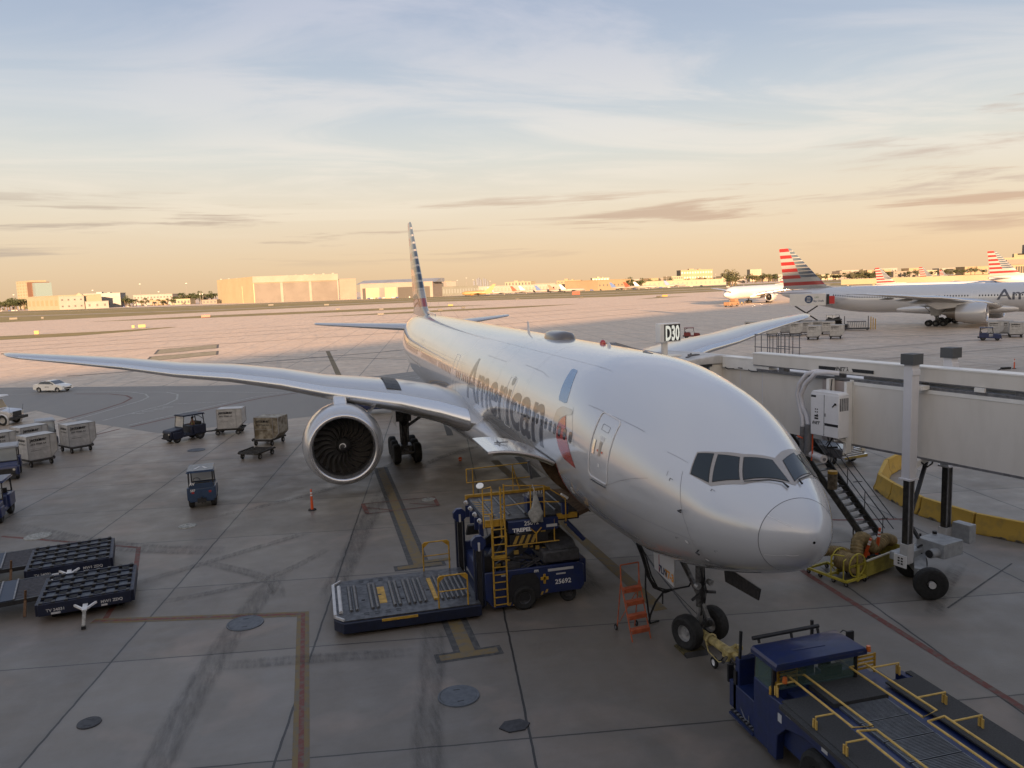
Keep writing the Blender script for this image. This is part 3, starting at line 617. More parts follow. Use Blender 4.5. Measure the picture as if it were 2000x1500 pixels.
        # --- main gear
        gx = side * 5.49; g = MB(); g.cyl((gx, 37.1, 4.4), (gx, 37.1, 1.0), .28, .24, 14); g.box(gx - .5, gx + .5, 36.7, 37.0, 2.6, 4.2); g.bar((gx - .3, 36.7, 4.2), (gx - .25, 36.7, 1.2), .1); g.bar((gx + .3, 36.7, 4.2), (gx + .25, 36.7, 1.2), .1); g.box(gx - .45, gx + .45, 36.4, 37.6, .55, 1.0); g.cyl((gx, 37.1, 1.7), (gx, 37.1, .8), .12, n=12); g.bar((gx, 35.6, .72), (gx, 38.6, .64), .26, .3)
        g.bar((gx, 36.9, 2.1), (gx - side * 2.4, 36.6, 3.7), .2); g.bar((gx, 37.0, 2.3), (gx, 34.9, 3.9), .16); g.bar((gx, 37.2, 1.9), (gx, 39.4, 4.1), .14)
        for yy in (35.65, 37.1, 38.55): g.cyl((gx - .72, yy, .66), (gx + .72, yy, .66), .1, n=10)
        for i in range(7): g.tube([(gx + .16 * cos(i), 36.85, 3.8 - i * .1), (gx + .22 * cos(i * 2.1), 36.8, 2.4), (gx + .15 * sin(i), 36.7, 1.0)], .025, 5, 1)
        gr = g.build('main_gear', [GEARM, GEARD], A, smooth=40)
        for yy in (35.65, 37.1, 38.55):
            for o in (-.68, .68):
                w_ = MB(); w_.wheel((gx + o, yy, .66), (1, 0, 0), .66, .5, 0, 1, 30, .42); w_.build('wheel', [RUB, GEARM], gr, smooth=40)
        d = MB(); d.add([(gx + side * .75, 35.8, 4.3), (gx + side * .75, 38.4, 4.3), (gx + side * .55, 38.1, 2.3), (gx + side * .55, 36.1, 2.3)], [(0, 1, 2, 3)]); d.build('gear_door', WUND, gr)
    # --- fin
    fv = [(8.6, 59.0, 0, 14.0, .30, 0), (8.95, 61.2, 0, 11.6, .62, 0), (9.4, 62.4, 0, 10.3, .74, 0), (12, 64.85, 0, 8.15, .78, 0), (15, 67.65, 0, 5.75, .8, 0), (18.3, 70.75, 0, 3.1, .8, 0), (18.6, 71.2, 0, 2.5, .6, 0)]
    wing_mesh(fv, 1, vertical=True).build('fin', FINM, A, smooth=35)
    MB().bar((0, 56.5, 8.92), (0, 62.0, 9.1), .10, .22).build('dorsal_fillet', SKIN, A)
    MB().box(-.28, .28, 72.8, 73.3, 7.4, 7.9).build('tail_outlet', GEARD, A)
    # --- nose gear, steered a little
    T = Matrix.Translation((.12, 5.87, 0)) @ Matrix.Rotation(rad(19), 4, 'Z')
    g = MB(T); g.cyl((0, 0, 2.9), (0, 0, 1.25), .14, .13, 14); g.cyl((0, 0, 1.3), (0, 0, .5), .09, n=12, m=2); g.cyl((-.6, 0, .56), (.6, 0, .56), .09, n=10)
    g.bar((0, -.05, 1.5), (0, .95, 2.75), .12); g.bar((0, -.1, 1.35), (0, -.32, .95), .14, .1); g.bar((0, -.32, .95), (0, -.08, .6), .14, .1)
    for k in (-1, 1): g.cyl((k * .18, -.12, 1.7), (k * .5, -.16, 1.62), .05, n=8, m=1); g.lathe([(.02, -.14), (.09, -.12), (.11, 0), (.1, .03), (.02, .03)], (k * .27, -.2, 2.0), (0, -1, -.2), 14, 2)
    for i in range(6): g.tube([(.1 * cos(i * 2), -.1, 2.5), (.17 * sin(i * 3), -.17, 1.8), (.12 * cos(i), -.12, 1.0)], .016, 5, 1)
    ng = g.build('nose_gear', [GEARM, GEARD, RIM], A, smooth=40)
    for k in (-1, 1):
        w_ = MB(T); w_.wheel((k * .56, 0, .545), (1, 0, 0), .545, .42, 0, 1, 32, .46); w_.build('wheel', [RUB, RIM], ng, smooth=40)
    d = MB(); d.add([(-.52, 6.05, 2.72), (-.52, 7.55, 2.72), (-.62, 7.45, 1.9), (-.62, 6.2, 1.86)], [(0, 1, 2, 3)]); dd = MB(); dd.prism([(6.02, 2.80), (7.6, 2.80), (7.5, 1.98), (6.1, 1.88)], 0, -.66, -.63)
    gd = dd.build('gear_door', M('gear_door_paint', (.52, .52, .52), .4, coat=.4), ng)
    MB().box(-.665, -.661, 7.12, 7.16, 1.98, 2.8).build('door_stripe', M('red_thin_line', (.35, .03, .03), .5), ng)
    if full:
        text('7LN', .34, ng, M('door_navy_text', (.02, .03, .08), .5), frame((-.668, 6.86, 2.02), (0, -1, 0), (0, 0, 1)), bold=.03)
        text('77-3', .34, ng, M('door_amber_text', (.62, .26, .03), .5), frame((-.668, 6.38, 2.02), (0, -1, 0), (0, 0, 1)), bold=.05)
    MB().prism([(3.1, 2.78), (5.1, 2.78), (5.0, 2.30), (3.2, 2.42)], 0, .50, .54).build('gear_door', GEARD, ng)
    # --- flight deck windows
    fr = [(2.79, 58.5), (3.0, 42.0), (2.66, 31.5), (2.28, 14.5), (2.03, -8), (2.28, -18), (2.56, -33), (2.75, -45), (3.08, -56), (2.85, -70), (2.2, -66), (1.70, -43.5), (1.08, -9.5), (1.30, 10), (1.56, 35), (2.12, 54.5)]
    cf = decal(fr, .006, FRAMEM, 'cockpit_frame', A, .12)
    wins = [[(2.183, 16.1), (1.95, -3.6), (1.21, -4.5), (1.66, 31.0)], [(2.56, 31.8), (2.24, 19.8), (1.735, 33.9), (2.157, 50.4)], [(2.944, 42.6), (2.655, 34.2), (2.24, 53.0), (2.753, 57.4)],
            [(1.95, -14.2), (2.40, -32.6), (1.83, -40.8), (1.23, -12.2)], [(2.60, -44), (2.34, -34.8), (1.83, -46.5), (2.2, -62)], [(3.0, -54), (2.72, -46), (2.32, -65), (2.8, -69)]]
    for q in wins:
        c = np.mean(np.array(q), 0); big = [tuple(c + (np.array(v) - c) * 1.06) for v in q]
        g_ = decal(big, .012, M('window_seal', (.03, .03, .03), .6), 'cockpit_window', A, .12); decal(q, .017, M('flightdeck_glass', (.012, .02, .026), .03, spec=.6), 'pane', g_, .12)
    # --- passenger and service doors on the starboard side
    for s0, s1, a0, a1, nm in ((5.98, 7.14, 55.5, 95.2, 1), (16.75, 17.85, 59, 99.5, 0), (29.9, 31.0, 59, 99.5, 0), (45.2, 46.3, 59, 99.5, 0), (60.6, 61.6, 59, 97, 0)):
        if not full and nm == 0 and s0 > 40: continue
        rr = rrect(s0, s1, a0, a1, .16)
        dr = loop_strip(rr, .055 if nm else .03, .022 if nm else .008, M('door_frame_white', (.66, .66, .67), .35, .1, coat=.5), 'door', A)
        if nm and full:
            decal([(s0 + .5, 72), (s0 + .64, 72), (s0 + .64, 80.5), (s0 + .5, 80.5)], .014, FRAMEM, 'door_window', dr); decal([(s1 - .28, 72.5), (s1 - .16, 72.5), (s1 - .16, 81), (s1 - .28, 81)], .02, CHROME, 'handle', dr)
            loop_strip(rrect(6.34, 6.78, 61.8, 65.4, .03, 2), .012, .008, SEAM, 'placard', dr); decal([(6.42, 69), (6.66, 69), (6.66, 71.4), (6.42, 71.4)], .008, WHITE, 'placard', dr)
            for a_ in (77.2,):
                for s_ in (6.40, 6.66): decal([(s_ - .05, a_), (s_ + .05, a_), (s_ + .05, a_ + 1.2), (s_ - .05, a_ + 1.2)], .009, REDE, 'placard', dr)
            decal([(6.46, 85), (6.56, 85), (6.56, 87), (6.46, 87)], .008, WHITE, 'placard', dr)
            b = MB(); q = surf(np.linspace(s0 + .1, s1 - .1, 6), 97.2, 0); q2 = surf(np.linspace(s0 + .1, s1 - .1, 6), 97.0, .07)
            b.add(list(q) + list(q2), [(i, i + 1, 7 + i, 6 + i) for i in range(5)]); b.build('sill', GEARD, dr)
    # --- cabin windows
    s = 8.74; i = 0; wi = []
    while s < 60.2:
        if not any(a < s < b for a, b in ((16.3, 18.3), (23.6, 25.2), (29.6, 31.3), (36.2, 37.0), (44.8, 46.7))): wi.append(s)
        s += .548
    for s in wi:
        ac = 79.8 if s < 54 else 79.8 - (s - 54) * 1.3
        o = decal(rrect(s - .135, s + .135, ac - 3.6, ac + 3.6, .11, 3), .011, WINDM, 'cabin_window', A, .5)
    # --- titles and emblem
    K = 3.1 * pi / 180
    def title(word, s0, s1, a_base, a_cap):
        cu = bpy.data.curves.new('t', 'FONT'); cu.body = word; cu.size = 1; cu.offset = .012; cu.resolution_u = 5; to = bpy.data.objects.new('t', cu); COL.objects.link(to)
        dg = bpy.context.evaluated_depsgraph_get(); me = bpy.data.meshes.new_from_object(to.evaluated_get(dg)); bpy.data.objects.remove(to)
        bm = bmesh.new(); bm.from_mesh(me); xs = [v.co.x for v in bm.verts]; x0, x1 = min(xs), max(xs); cap = .72
        for v in bm.verts: v.co = Vector((s0 + (s1 - s0) * (v.co.x - x0) / (x1 - x0), (a_base + (a_cap - a_base) * v.co.y / cap) * K, 0))
        bmesh.ops.dissolve_limit(bm, angle_limit=.001, verts=bm.verts[:], edges=bm.edges[:]); return lay(bm, .006, TITLE, 'title_lettering', A, .25)
    title('American', 26.45, 11.75, 96.8, 53.5)
    decal([(11.72, 38.6), (11.6, 37.4), (11.17, 37.6), (11.05, 38.5), (10.8, 43), (10.5, 48.6), (10.2, 54.5), (9.96, 61.2), (10.2, 62), (10.81, 61.7), (11.0, 59), (11.2, 54), (11.38, 49), (11.55, 44)], .007, BLUEE, 'emblem', A)
    decal([(10.75, 80), (10.7, 73), (10.62, 67.5), (10.35, 65), (10.1, 63.9), (9.32, 63.6), (9.1, 64.6), (9.14, 67), (9.55, 68.4), (9.85, 70.4), (10.08, 73), (10.2, 79)], .007, GREYE, 'emblem', A)
    decal([(10.16, 80), (10.1, 75.5), (9.9, 71.6), (9.58, 68.8), (9.35, 74), (9.05, 81.1), (8.6, 89.5), (8.2, 96.8), (8.75, 96.3), (9.36, 95.2), (9.8, 90.5), (10.08, 85)], .009, REDE, 'emblem', A)
    if full:
        # open forward hold: recess, raised door
        h = MB(); x0, x1 = -2.75, 1.2
        ang = np.linspace(103, 149, 12); F1 = surf(10.5, ang, 0); F2 = surf(13.25, ang, 0)
        for Fq, yy in ((F1, 10.5), (F2, 13.25)):
            vs = list(Fq) + [(x1, yy, p[2]) for p in Fq]; h.add(vs, [(k, k + 1, 13 + k, 12 + k) for k in range(11)])
        h.add([F1[0], F2[0], (x1, 13.25, F2[0][2]), (x1, 10.5, F1[0][2])], [(0, 1, 2, 3)]); h.add([F1[-1], F2[-1], (x1, 13.25, F2[-1][2]), (x1, 10.5, F1[-1][2])], [(0, 1, 2, 3)], 1)
        h.add([(x1, 10.5, F1[0][2]), (x1, 13.25, F1[0][2]), (x1, 13.25, F1[-1][2]), (x1, 10.5, F1[-1][2])], [(0, 1, 2, 3)])
        for k in range(5): h.bar((x1 - .1, 10.8 + k * .55, 3.3), (x1 - .1, 10.8 + k * .55, 5.0), .06, m=1)
        h.build('cargo_hold', [CAVM, GREY], A)
        # door panel: arc from the hinge outwards, curved like the skin
        arcp = []
        for k in range(13):
            t = k / 12; arcp.append((-3.06 - 2.38 * t, 5.14 + 1.30 * t - .74 * t * t))
        d = MB(); n = 13; vs = []
        for yy in (10.55, 13.2):
            for x, z in arcp: vs.append((x, yy, z))
            for x, z in arcp: vs.append((x + .02, yy, z - .10))
        fs = [(k, k + 1, 26 + k + 1, 26 + k) for k in range(12)] + [(13 + k, 39 + k, 39 + k + 1, 13 + k + 1) for k in range(12)]
        fs += [(k, 13 + k, 14 + k, k + 1) for k in range(12)] + [(26 + k, 27 + k, 40 + k, 39 + k) for k in range(12)] + [(12, 25, 51, 38), (0, 26, 39, 13)]
        d.add(vs, fs); cdoor = d.build('cargo_door', [SKIN], A, smooth=35)
        r = MB()
        for yy in (10.75, 11.4, 12.1, 12.9): r.tube([(x + .02, yy, z - .16) for x, z in arcp[:-1]], .05, 6)
        r.build('door_ribs', M('rib_primer', (.30, .29, .24), .6), cdoor); rm = MB(); rm.tube([(x + .0, 10.5, z - .05) for x, z in arcp], .04, 6); rm.tube([(x, 13.25, z - .05) for x, z in arcp], .035, 6); bits(rm, 'door_edge', M('door_edge_metal', (.45, .42, .40), .4, .5), cdoor)
        ht = MB(); ht.bar((-4.75, 11.6, 5.74), (-4.75, 12.1, 5.74), .04, .03); ht.bar((-4.9, 11.85, 5.73), (-4.4, 11.85, 5.72), .03, .03); ht.build('latch', SEAM, cdoor)
        decal([(10.42, 104), (10.5, 102.5), (10.5, 149), (10.40, 149)], .008, DRED, 'doorway_edge', A)
        # roof fittings
        dm = MB(); dm.lathe([(.001, 0), (.001, 0)], (0, 0, 0), (0, 0, 1), 4)
        dm = MB(); nn = 28; rows = []
        for j, (sc, zz_) in enumerate(((1.0, 0), (.98, .1), (.93, .22), (.84, .32), (.5, .37), (.02, .375))):
            for k in range(nn):
                t = 2 * pi * k / nn; cx = cos(t); rows.append((.58 * sc * abs(sin(t)) ** .8 * (1 if sin(t) > 0 else -1), 19.1 + 1.4 * sc * abs(cx) ** .8 * (1 if cx > 0 else -1), ZC + 3.06 - .09 * abs(sin(t)) * sc + zz_))
        dm.add(rows, [(j * nn + k, j * nn + (k + 1) % nn, (j + 1) * nn + (k + 1) % nn, (j + 1) * nn + k) for j in range(5) for k in range(nn)])
        dm.build('antenna_dome', M('dome_grey', (.11, .10, .10), .3, .1, coat=.6), A, smooth=60)
        b = MB(); b.lathe([(.13, -.03), (.13, .06), (.09, .14), (.01, .18)], (0.25, 14.2, ZC + 3.09), (0, 0, 1), 16); b.build('beacon', M('beacon_red', (.4, .02, .02), .15, coat=1), A, smooth=50)
        for yy, hh in ((24.2, .55), (12.6, .14)):
            b = MB(); b.prism([(yy, ZC + 3.05), (yy + .42, ZC + 3.05), (yy + .42, ZC + 3.1 + hh), (yy + .26, ZC + 3.1 + hh)], 0, -.02, .02); b.build('antenna', WHITE, A)
        b = MB(); b.bar((.15, 9.3, ZC + 3.06), (.15, 9.9, ZC + 3.1), .12, .05); b.build('antenna', GREY, A)
        # small hull details: wipers, probes, ports, panel lines, lightning strips
        def line(pts, w, mat, name, off=.006):
            K2 = 3.1 * pi / 180; P = [Vector((s_, a_ * K2)) for s_, a_ in pts]; D = []
            for a_, b_ in zip(P[:-1], P[1:]):
                k = max(1, int((b_ - a_).length / .2)); D += [a_.lerp(b_, t / k) for t in range(k)]
            D.append(P[-1]); vs = []
            for i_, p_ in enumerate(D):
                d_ = (D[min(i_ + 1, len(D) - 1)] - D[max(i_ - 1, 0)]).normalized(); n_ = Vector((-d_.y, d_.x)) * w / 2
                for q_ in (p_ + n_, p_ - n_): vs.append(surf(q_.x, q_.y / K2, off))
            return MB().add(vs, [(2 * i_, 2 * i_ + 1, 2 * i_ + 3, 2 * i_ + 2) for i_ in range(len(D) - 1)]).build(name, mat, A)
        STRIP = M('lightning_strip', (.75, .75, .76), .4, .2)
        line([(.70, 50.4), (.55, 49.3), (.425, 48.3), (.28, 46.6), (.16, 44.8)], .028, STRIP, 'lightning_strip', .008); line([(.65, 113.5), (.45, 116), (.289, 118.7), (.15, 134)], .028, STRIP, 'lightning_strip', .008)
        for pts in ([(8.2, 56.5), (4.8, 53.5)], [(3.7, 55.5), (3.0, 52.5)], [(7.2, 105), (4.6, 108), (2.4, 112)], [(3.4, 66), (3.4, 69.5)], [(6.2, 97), (4.0, 78)], [(3.0, 60), (2.55, 100), (2.5, 150)], [(17, 46), (14.3, 47), (13.2, 49.5)], [(24, 49), (20, 49)], [(9.2, 62), (8.3, 84)]):
            line(pts, .012, M('panel_line', (.2, .2, .215), .5), 'panel_line', .003)
        SEAM2 = M('lap_seam', (.44, .445, .46), .35, .2)
        for s_ in (15.2, 19.9, 22.3, 28.5, 34.6, 41.0, 47.5, 53.5, 58.5, 63.0): line([(s_, 2), (s_, 50), (s_, 98) if 9 < s_ < 14 else (s_, 150)], .012, SEAM2, 'panel_line', .002)
        for a_ in (30, 66, 108): line([(8.7 if a_ != 66 else 27.5, a_), (30, a_), (52, a_)] if a_ != 108 else [(13.6, a_), (22, a_)], .012, SEAM2, 'panel_line', .002)
        for s_, a_, w_, h_ in ((3.165, 69.6, .1, 2), (1.954, 56.0, .1, 2), (3.069, 114.5, .1, 2), (1.772, 117.2, .1, 2.2)):
            line([(s_, a_), (s_ + w_, a_), (s_ + w_, a_ + h_)], .022, SEAM, 'jack_mark', .008)
        for s_, a_ in ((2.76, 115.6), (2.478, 134.0)): decal(rrect(s_ - .05, s_ + .05, a_ - 1.6, a_ + 1.6, .04, 3), .02, WHITE, 'static_port', A, .5)
        for s_, a_ in ((2.732, 87.7), (2.5, 122.4)):
            p = surf(s_, a_, 0); q = surf(s_, a_, .1); b = MB(); b.tube([p, q, q + np.array([0, -.16, 0])], .022, 8); b.build('pitot_probe', GEARD, A)
        for pts in ([(1.60, 33), (1.33, 14), (1.17, 4), (1.0, 2)], [(1.75, -40.5), (1.45, -28), (1.26, -17), (1.12, -18)]):
            P3 = [surf(s_, a_, .05) for s_, a_ in pts]; b = MB(); b.tube(P3, [.012, .014, .018, .03], 6); b.build('wiper', BLACK, A)
        b = MB(); b.box(-.35, -.05, 10.0, 10.28, 2.36, 2.72); b.build('power_hatch', GREY, A)
        b = MB(); b.prism([(24.5, 5.35), (28, 5.7), (28, 5.72), (24.5, 5.37)], 0, -3.6, -3.2)
        # dark walkway patch on the wing
        wp = MB(); vs = []
        for x_ in (6.35, 7.15):
            for t in np.linspace(.10, .52, 10):
                le = 25.5 + (x_ - 3.1) * .68; ch = 39.2 - le; i_ = int(np.argmin([abs(a[0] - t) + (9 if a[1] < 0 else 0) for a in AF])); th_ = 1.18; tw_ = 1.4
                yt = np.interp(t, [a[0] for a in AF[14:]], [a[1] for a in AF[14:]]) * th_ * ch; Xq = t * ch
                vs.append((-x_, le + Xq * cos(rad(tw_)) + yt * sin(rad(tw_)), lez(x_) - Xq * sin(rad(tw_)) + yt * cos(rad(tw_)) + .03))
        wp.add(vs, [(i_, i_ + 1, 11 + i_, 10 + i_) for i_ in range(9)]); wp.build('walkway_patch', BLACK, A)
    return A
MAIN = make_airliner((0, 0, 0), 'large silver airliner at the stand, nose towards the viewer, hold door open')
# ================================================================== cargo loader at the open hold
def WB(root):
    return MB((Matrix.Translation(root.location) @ Matrix.Rotation(root.rotation_euler.z, 4, 'Z')).inverted())
def fr(root, o, xr, up):
    return (Matrix.Translation(root.location) @ Matrix.Rotation(root.rotation_euler.z, 4, 'Z')).inverted() @ frame(o, xr, up)
DECK = M('worn_deck_steel', (.095, .095, .10), .38, .4, var=.5, vs=5); ROLL = M('roller_steel', (.15, .15, .155), .4, .4, var=.25, vs=8)
HAZY = M('hazard_yellow', (.42, .27, .06), .6, var=.25, vs=9); DGREY = M('dark_grey_paint', (.06, .06, .065), .6, var=.4, vs=5)
LO = thing('cargo_loader', 'blue container loader with yellow railings raised to the open hold', 'cargo loader', (-6, 12, 0))
b = WB(LO); b.prism([(-10.95, 10.35), (-10.65, 9.9), (-6.0, 9.9), (-6.0, 13.85), (-10.65, 13.85), (-10.95, 13.4)], 2, .14, .50); b.box(-6.0, -5.8, 10.4, 13.4, .2, .5)
lp = b.build('lower_platform', DNAVY, LO, bevel=.02)
b = WB(LO); b.prism([(-10.9, 10.4), (-10.6, 10.02), (-6.02, 10.02), (-6.02, 13.74), (-10.6, 13.74), (-10.9, 13.36)], 2, .5, .545); b.build('deck_plate', DECK, lp)
b = WB(LO)
xs = [-10.35, -10.15, -9.62, -9.45, -8.86, -8.68, -8.36, -8.18, -7.98, -7.8, -7.2, -7.0, -6.82, -6.64, -6.46, -6.28]
for x in xs: b.cyl((x, 10.75, .565), (x, 13.05, .565), .05, n=10)
b.build('rollers', ROLL, lp, smooth=40)
b = WB(LO)
for x in xs: b.box(x - .085, x - .055, 10.7, 13.1, .545, .548); b.box(x + .055, x + .08, 10.7, 13.1, .545, .548)
for i in range(4):
    for y in (10.3, 10.45, 13.35, 13.5): b.box(-9.95 + i * .36, -9.78 + i * .36, y, y + .07, .545, .55)
for x, y in ((-9.9, 11.6), (-8.55, 12.4), (-8.55, 11.3), (-9.3, 11.9), (-7.6, 11.8)): b.box(x - .06, x + .06, y, y + .1, .545, .56)
b.build('deck_slots', BLACK, lp)
b = WB(LO); b.box(-9.36, -9.10, 11.15, 12.7, .545, .553); b.box(-7.50, -7.36, 10.82, 12.85, .545, .6); b.box(-9.4, -8.2, 9.88, 9.91, .42, .5); bits(b, 'yellow_plate', YEL, lp)
b = WB(LO); b.bar((-10.9, 10.45, .57), (-10.9, 13.3, .57), .1, .12); b.bar((-10.9, 10.42, .56), (-10.62, 10.06, .56), .06, .08); b.bar((-10.9, 13.35, .56), (-10.62, 13.7, .56), .06, .08); b.cyl((-10.7, 10.7, .57), (-10.7, 13.1, .57), .07, n=10); b.build('end_stop', LGREY, lp)
for y in (10.05, 13.8):
    b = WB(LO); b.tube([(-7.45, y, .5), (-7.45, y, 1.6), (-7.38, y, 1.66), (-6.5, y, 1.66), (-6.44, y, 1.6), (-6.44, y, .5)], .028, 8); b.tube([(-7.45, y, 1.12), (-6.44, y, 1.12)], .022, 6)
    b.add([(-7.44, y, 1.64), (-7.2, y, 1.64), (-7.44, y, 1.42)], [(0, 1, 2)]); b.add([(-6.45, y, 1.64), (-6.7, y, 1.64), (-6.45, y, 1.42)], [(0, 1, 2)]); b.build('handrail', YEL, LO, smooth=40)
for y in (10.4, 14.0):
    b = WB(LO); b.box(-6.02, -5.86, y - .09, y + .09, .3, 2.4); b.box(-6.12, -6.06, y - .1, y + .1, .3, 2.35, 1); b.box(-5.82, -5.76, y - .1, y + .1, .3, 2.35, 1); b.cyl((-6.09, y, .4), (-6.09, y, 2.4), .02, n=6, m=2); b.cyl((-5.8, y, .4), (-5.8, y, 2.4), .02, n=6, m=2)
    b.prism([(-5.94 + .27 * cos(rad(22.5 + 45 * k)), 2.56 + .27 * sin(rad(22.5 + 45 * k))) for k in range(8)], 1, y - .1, y + .1, 3); b.bar((-5.94, y - .12, 2.3), (-5.94, y - .12, 2.6), .07, .05, 4)
    b.build('lift_mast', [BLACK, DNAVY, GREY, NAVY, LGREY], LO)
b = WB(LO); b.box(-5.75, -5.35, 10.5, 10.7, .35, 2.0); b.prism([(-5.8, 1.9), (-5.3, 1.9), (-5.35, 2.25), (-5.7, 2.25)], 1, 13.4, 13.6)
for k in range(4): b.cyl((-5.7 + k * .13, 10.75, .5), (-5.7 + k * .13, 10.75, 1.95 - k * .1), .025, n=6, m=1)
bits(b, 'lift_cylinder', [BLACK, LGREY], LO)
# chassis
b = WB(LO); b.prism([(-5.78, .5), (-5.5, .16), (-4.5, .16), (-3.6, .46), (-2.3, .46), (-2.15, .62), (-2.15, 1.38), (-2.3, 1.48), (-5.78, 1.48)], 1, 10.25, 10.36)
b.prism([(-5.78, .5), (-5.5, .16), (-4.5, .16), (-3.6, .46), (-2.3, .46), (-2.15, .62), (-2.15, 1.38), (-2.3, 1.48), (-5.78, 1.48)], 1, 13.95, 14.05); b.box(-5.75, -2.2, 10.36, 13.95, .45, 1.15); b.box(-2.2, -1.95, 10.6, 13.8, .55, 1.45)
ch = b.build('chassis', NAVY, LO, bevel=.03)
b = WB(LO); b.prism([(-4.95, .35), (-4.95, 1.0), (-4.8, 1.3), (-4.0, 1.3), (-3.82, 1.0), (-3.82, .35)], 1, 10.2, 10.25); b.build('wheel_arch', BLACK, ch)
for x in (-4.4,):
    for y in (10.28, 14.0): b = WB(LO); b.wheel((x, y, .44), (0, 1, 0), .44, .3, 0, 1, 28, .5); b.build('wheel', [RUB, DGREY], ch, smooth=40)
for x in (-2.7,):
    for y in (10.5, 13.8): b = WB(LO); b.wheel((x, y, .3), (0, 1, 0), .3, .26, 0, 1, 24, .5); b.build('wheel', [RUB, DGREY], ch, smooth=40)
b = WB(LO); b.box(-3.6, -2.25, 10.4, 13.9, 1.48, 1.95); b.prism([(10.4, 1.95), (13.9, 1.95), (13.5, 2.15), (10.9, 2.15)], 0, -3.4, -2.3); b.build('engine_cover', DGREY, LO, bevel=.08)
b = WB(LO)
for k in range(9): b.add([(-5.0 + k * .17, 10.242, .2 + max(0, k * .17 - .45) * .34), (-4.92 + k * .17, 10.242, .2 + max(0, k * .17 - .45) * .34), (-4.86 + k * .17, 10.242, .32 + max(0, k * .17 - .45) * .34), (-4.94 + k * .17, 10.242, .32 + max(0, k * .17 - .45) * .34)], [(0, 1, 2, 3)])
b.build('hazard_stripes', HAZY, ch)
b = WB(LO); b.box(-3.5, -2.55, 10.235, 10.25, 1.27, 1.36); b.box(-3.2, -2.85, 10.235, 10.25, 1.12, 1.17); b.box(-5.2, -5.05, 10.235, 10.25, 1.3, 1.36); b.box(-4.0, -3.85, 10.235, 10.25, 1.33, 1.39); bits(b, 'placard', LGREY, ch)
b = WB(LO); b.box(-3.78, -3.5, 10.2, 10.25, 1.0, 1.1); b.box(-3.68, -3.6, 10.2, 10.25, .86, 1.2); b.build('latch', YEL, ch)
text('25692', .24, ch, WLET, fr(LO, (-2.95, 10.235, .78), (1, 0, 0), (0, 0, 1)), bold=.02); text('CIM', .1, ch, WLET, fr(LO, (-3.93, 10.232, 1.3), (1, 0, 0), (0, 0, 1)))
# scissors
b = WB(LO)
for y in (10.9, 13.5): b.bar((-5.4, y, 1.3), (-2.9, y, 2.85), .12, .26); b.bar((-5.2, y + .15, 2.8), (-2.7, y + .15, 1.4), .12, .26)
b.cyl((-5.3, 10.9, 1.4), (-5.3, 13.5, 1.4), .08); b.cyl((-5.2, 11.3, 1.5), (-4.2, 12.2, 2.5), .12, n=12); b.cyl((-5.6, 11.2, 1.2), (-5.0, 11.8, 1.9), .14, n=12)
sc_ = b.build('scissor_lift', BLACK, LO)
b = WB(LO)
for k in range(7): b.box(-5.25 + k * .34, -5.08 + k * .34, 10.8, 10.84, 1.42 + k * .21, 1.56 + k * .21)
for k in range(6): b.box(-4.0 + k * .24, -3.86 + k * .24, 10.84, 10.88, 2.02 - k * .1, 2.16 - k * .1)
b.build('hazard_plates', HAZY, sc_)
b = WB(LO); random.seed(3)
for k in range(14): b.tube([(-5.3 + random.random() * 2.6, 10.6 + random.random() * .9, 1.2), (-5.2 + random.random() * 2.6, 10.6 + random.random() * .9, 1.75), (-5.1 + random.random() * 2.6, 10.7 + random.random(), 1.3)], .03, 5)
b.box(-5.0, -4.4, 10.6, 11.2, 1.15, 1.6); b.build('hydraulic_hoses', DGREY, LO)
# raised bridge platform
b = WB(LO); b.box(-5.55, -2.05, 10.95, 14.4, 2.86, 3.06); b.box(-4.75, -2.9, 10.78, 10.95, 2.62, 3.04, 1); up_ = b.build('bridge_platform', [DNAVY, NAVY], LO, bevel=.015)
b = WB(LO); b.box(-5.5, -2.06, 11.0, 14.35, 3.06, 3.1); b.build('deck_plate', DECK, up_)
b = WB(LO)
for x in (-5.15, -4.55, -3.95, -3.35, -2.8, -2.4): b.cyl((x, 11.4, 3.12), (x, 13.9, 3.12), .045, n=10); b.box(x + .06, x + .1, 11.4, 13.9, 3.1, 3.104, 1)
b.build('rollers', [ROLL, BLACK], up_, smooth=40)
b = WB(LO)
for k in range(7): b.add([(-5.45, 11.6 + k * .34, 3.103), (-5.0, 11.3 + k * .34, 3.103), (-5.0, 11.39 + k * .34, 3.103), (-5.45, 11.69 + k * .34, 3.103)], [(0, 1, 2, 3)])
b.build('deck_stripes', YEL, up_)
b = WB(LO); b.box(-5.6, -2.1, 14.36, 14.48, 3.0, 3.2); b.box(-5.56, -4.85, 10.86, 10.98, 2.92, 3.16); b.box(-2.9, -2.15, 10.86, 10.98, 2.94, 3.12); bits(b, 'side_beam', YEL, up_)
for i in range(4):
    b = WB(LO); y = 11.2 + i * .85; b.box(-5.72, -5.56, y, y + .09, 2.5, 2.95); b.wheel((-5.66, y + .3, 3.0), (0, 1, 0), .07, .1, 1, 2, 12); b.cyl((-5.62, y + .14, 3.02), (-5.62, y + .4, 3.02), .05, n=8, m=1); b.build('guide_roller', [NAVY, LGREY, YEL], up_)
b = WB(LO); b.add([(-2.05, 10.95, 3.12), (-1.62, 10.95, 3.22), (-1.62, 13.9, 3.22), (-2.05, 14.3, 3.12), (-2.05, 10.95, 2.95), (-1.62, 10.95, 3.1), (-1.62, 13.9, 3.1), (-2.05, 14.3, 2.95)], [(0, 1, 2, 3), (4, 7, 6, 5), (0, 4, 5, 1), (1, 5, 6, 2), (2, 6, 7, 3), (0, 3, 7, 4)])
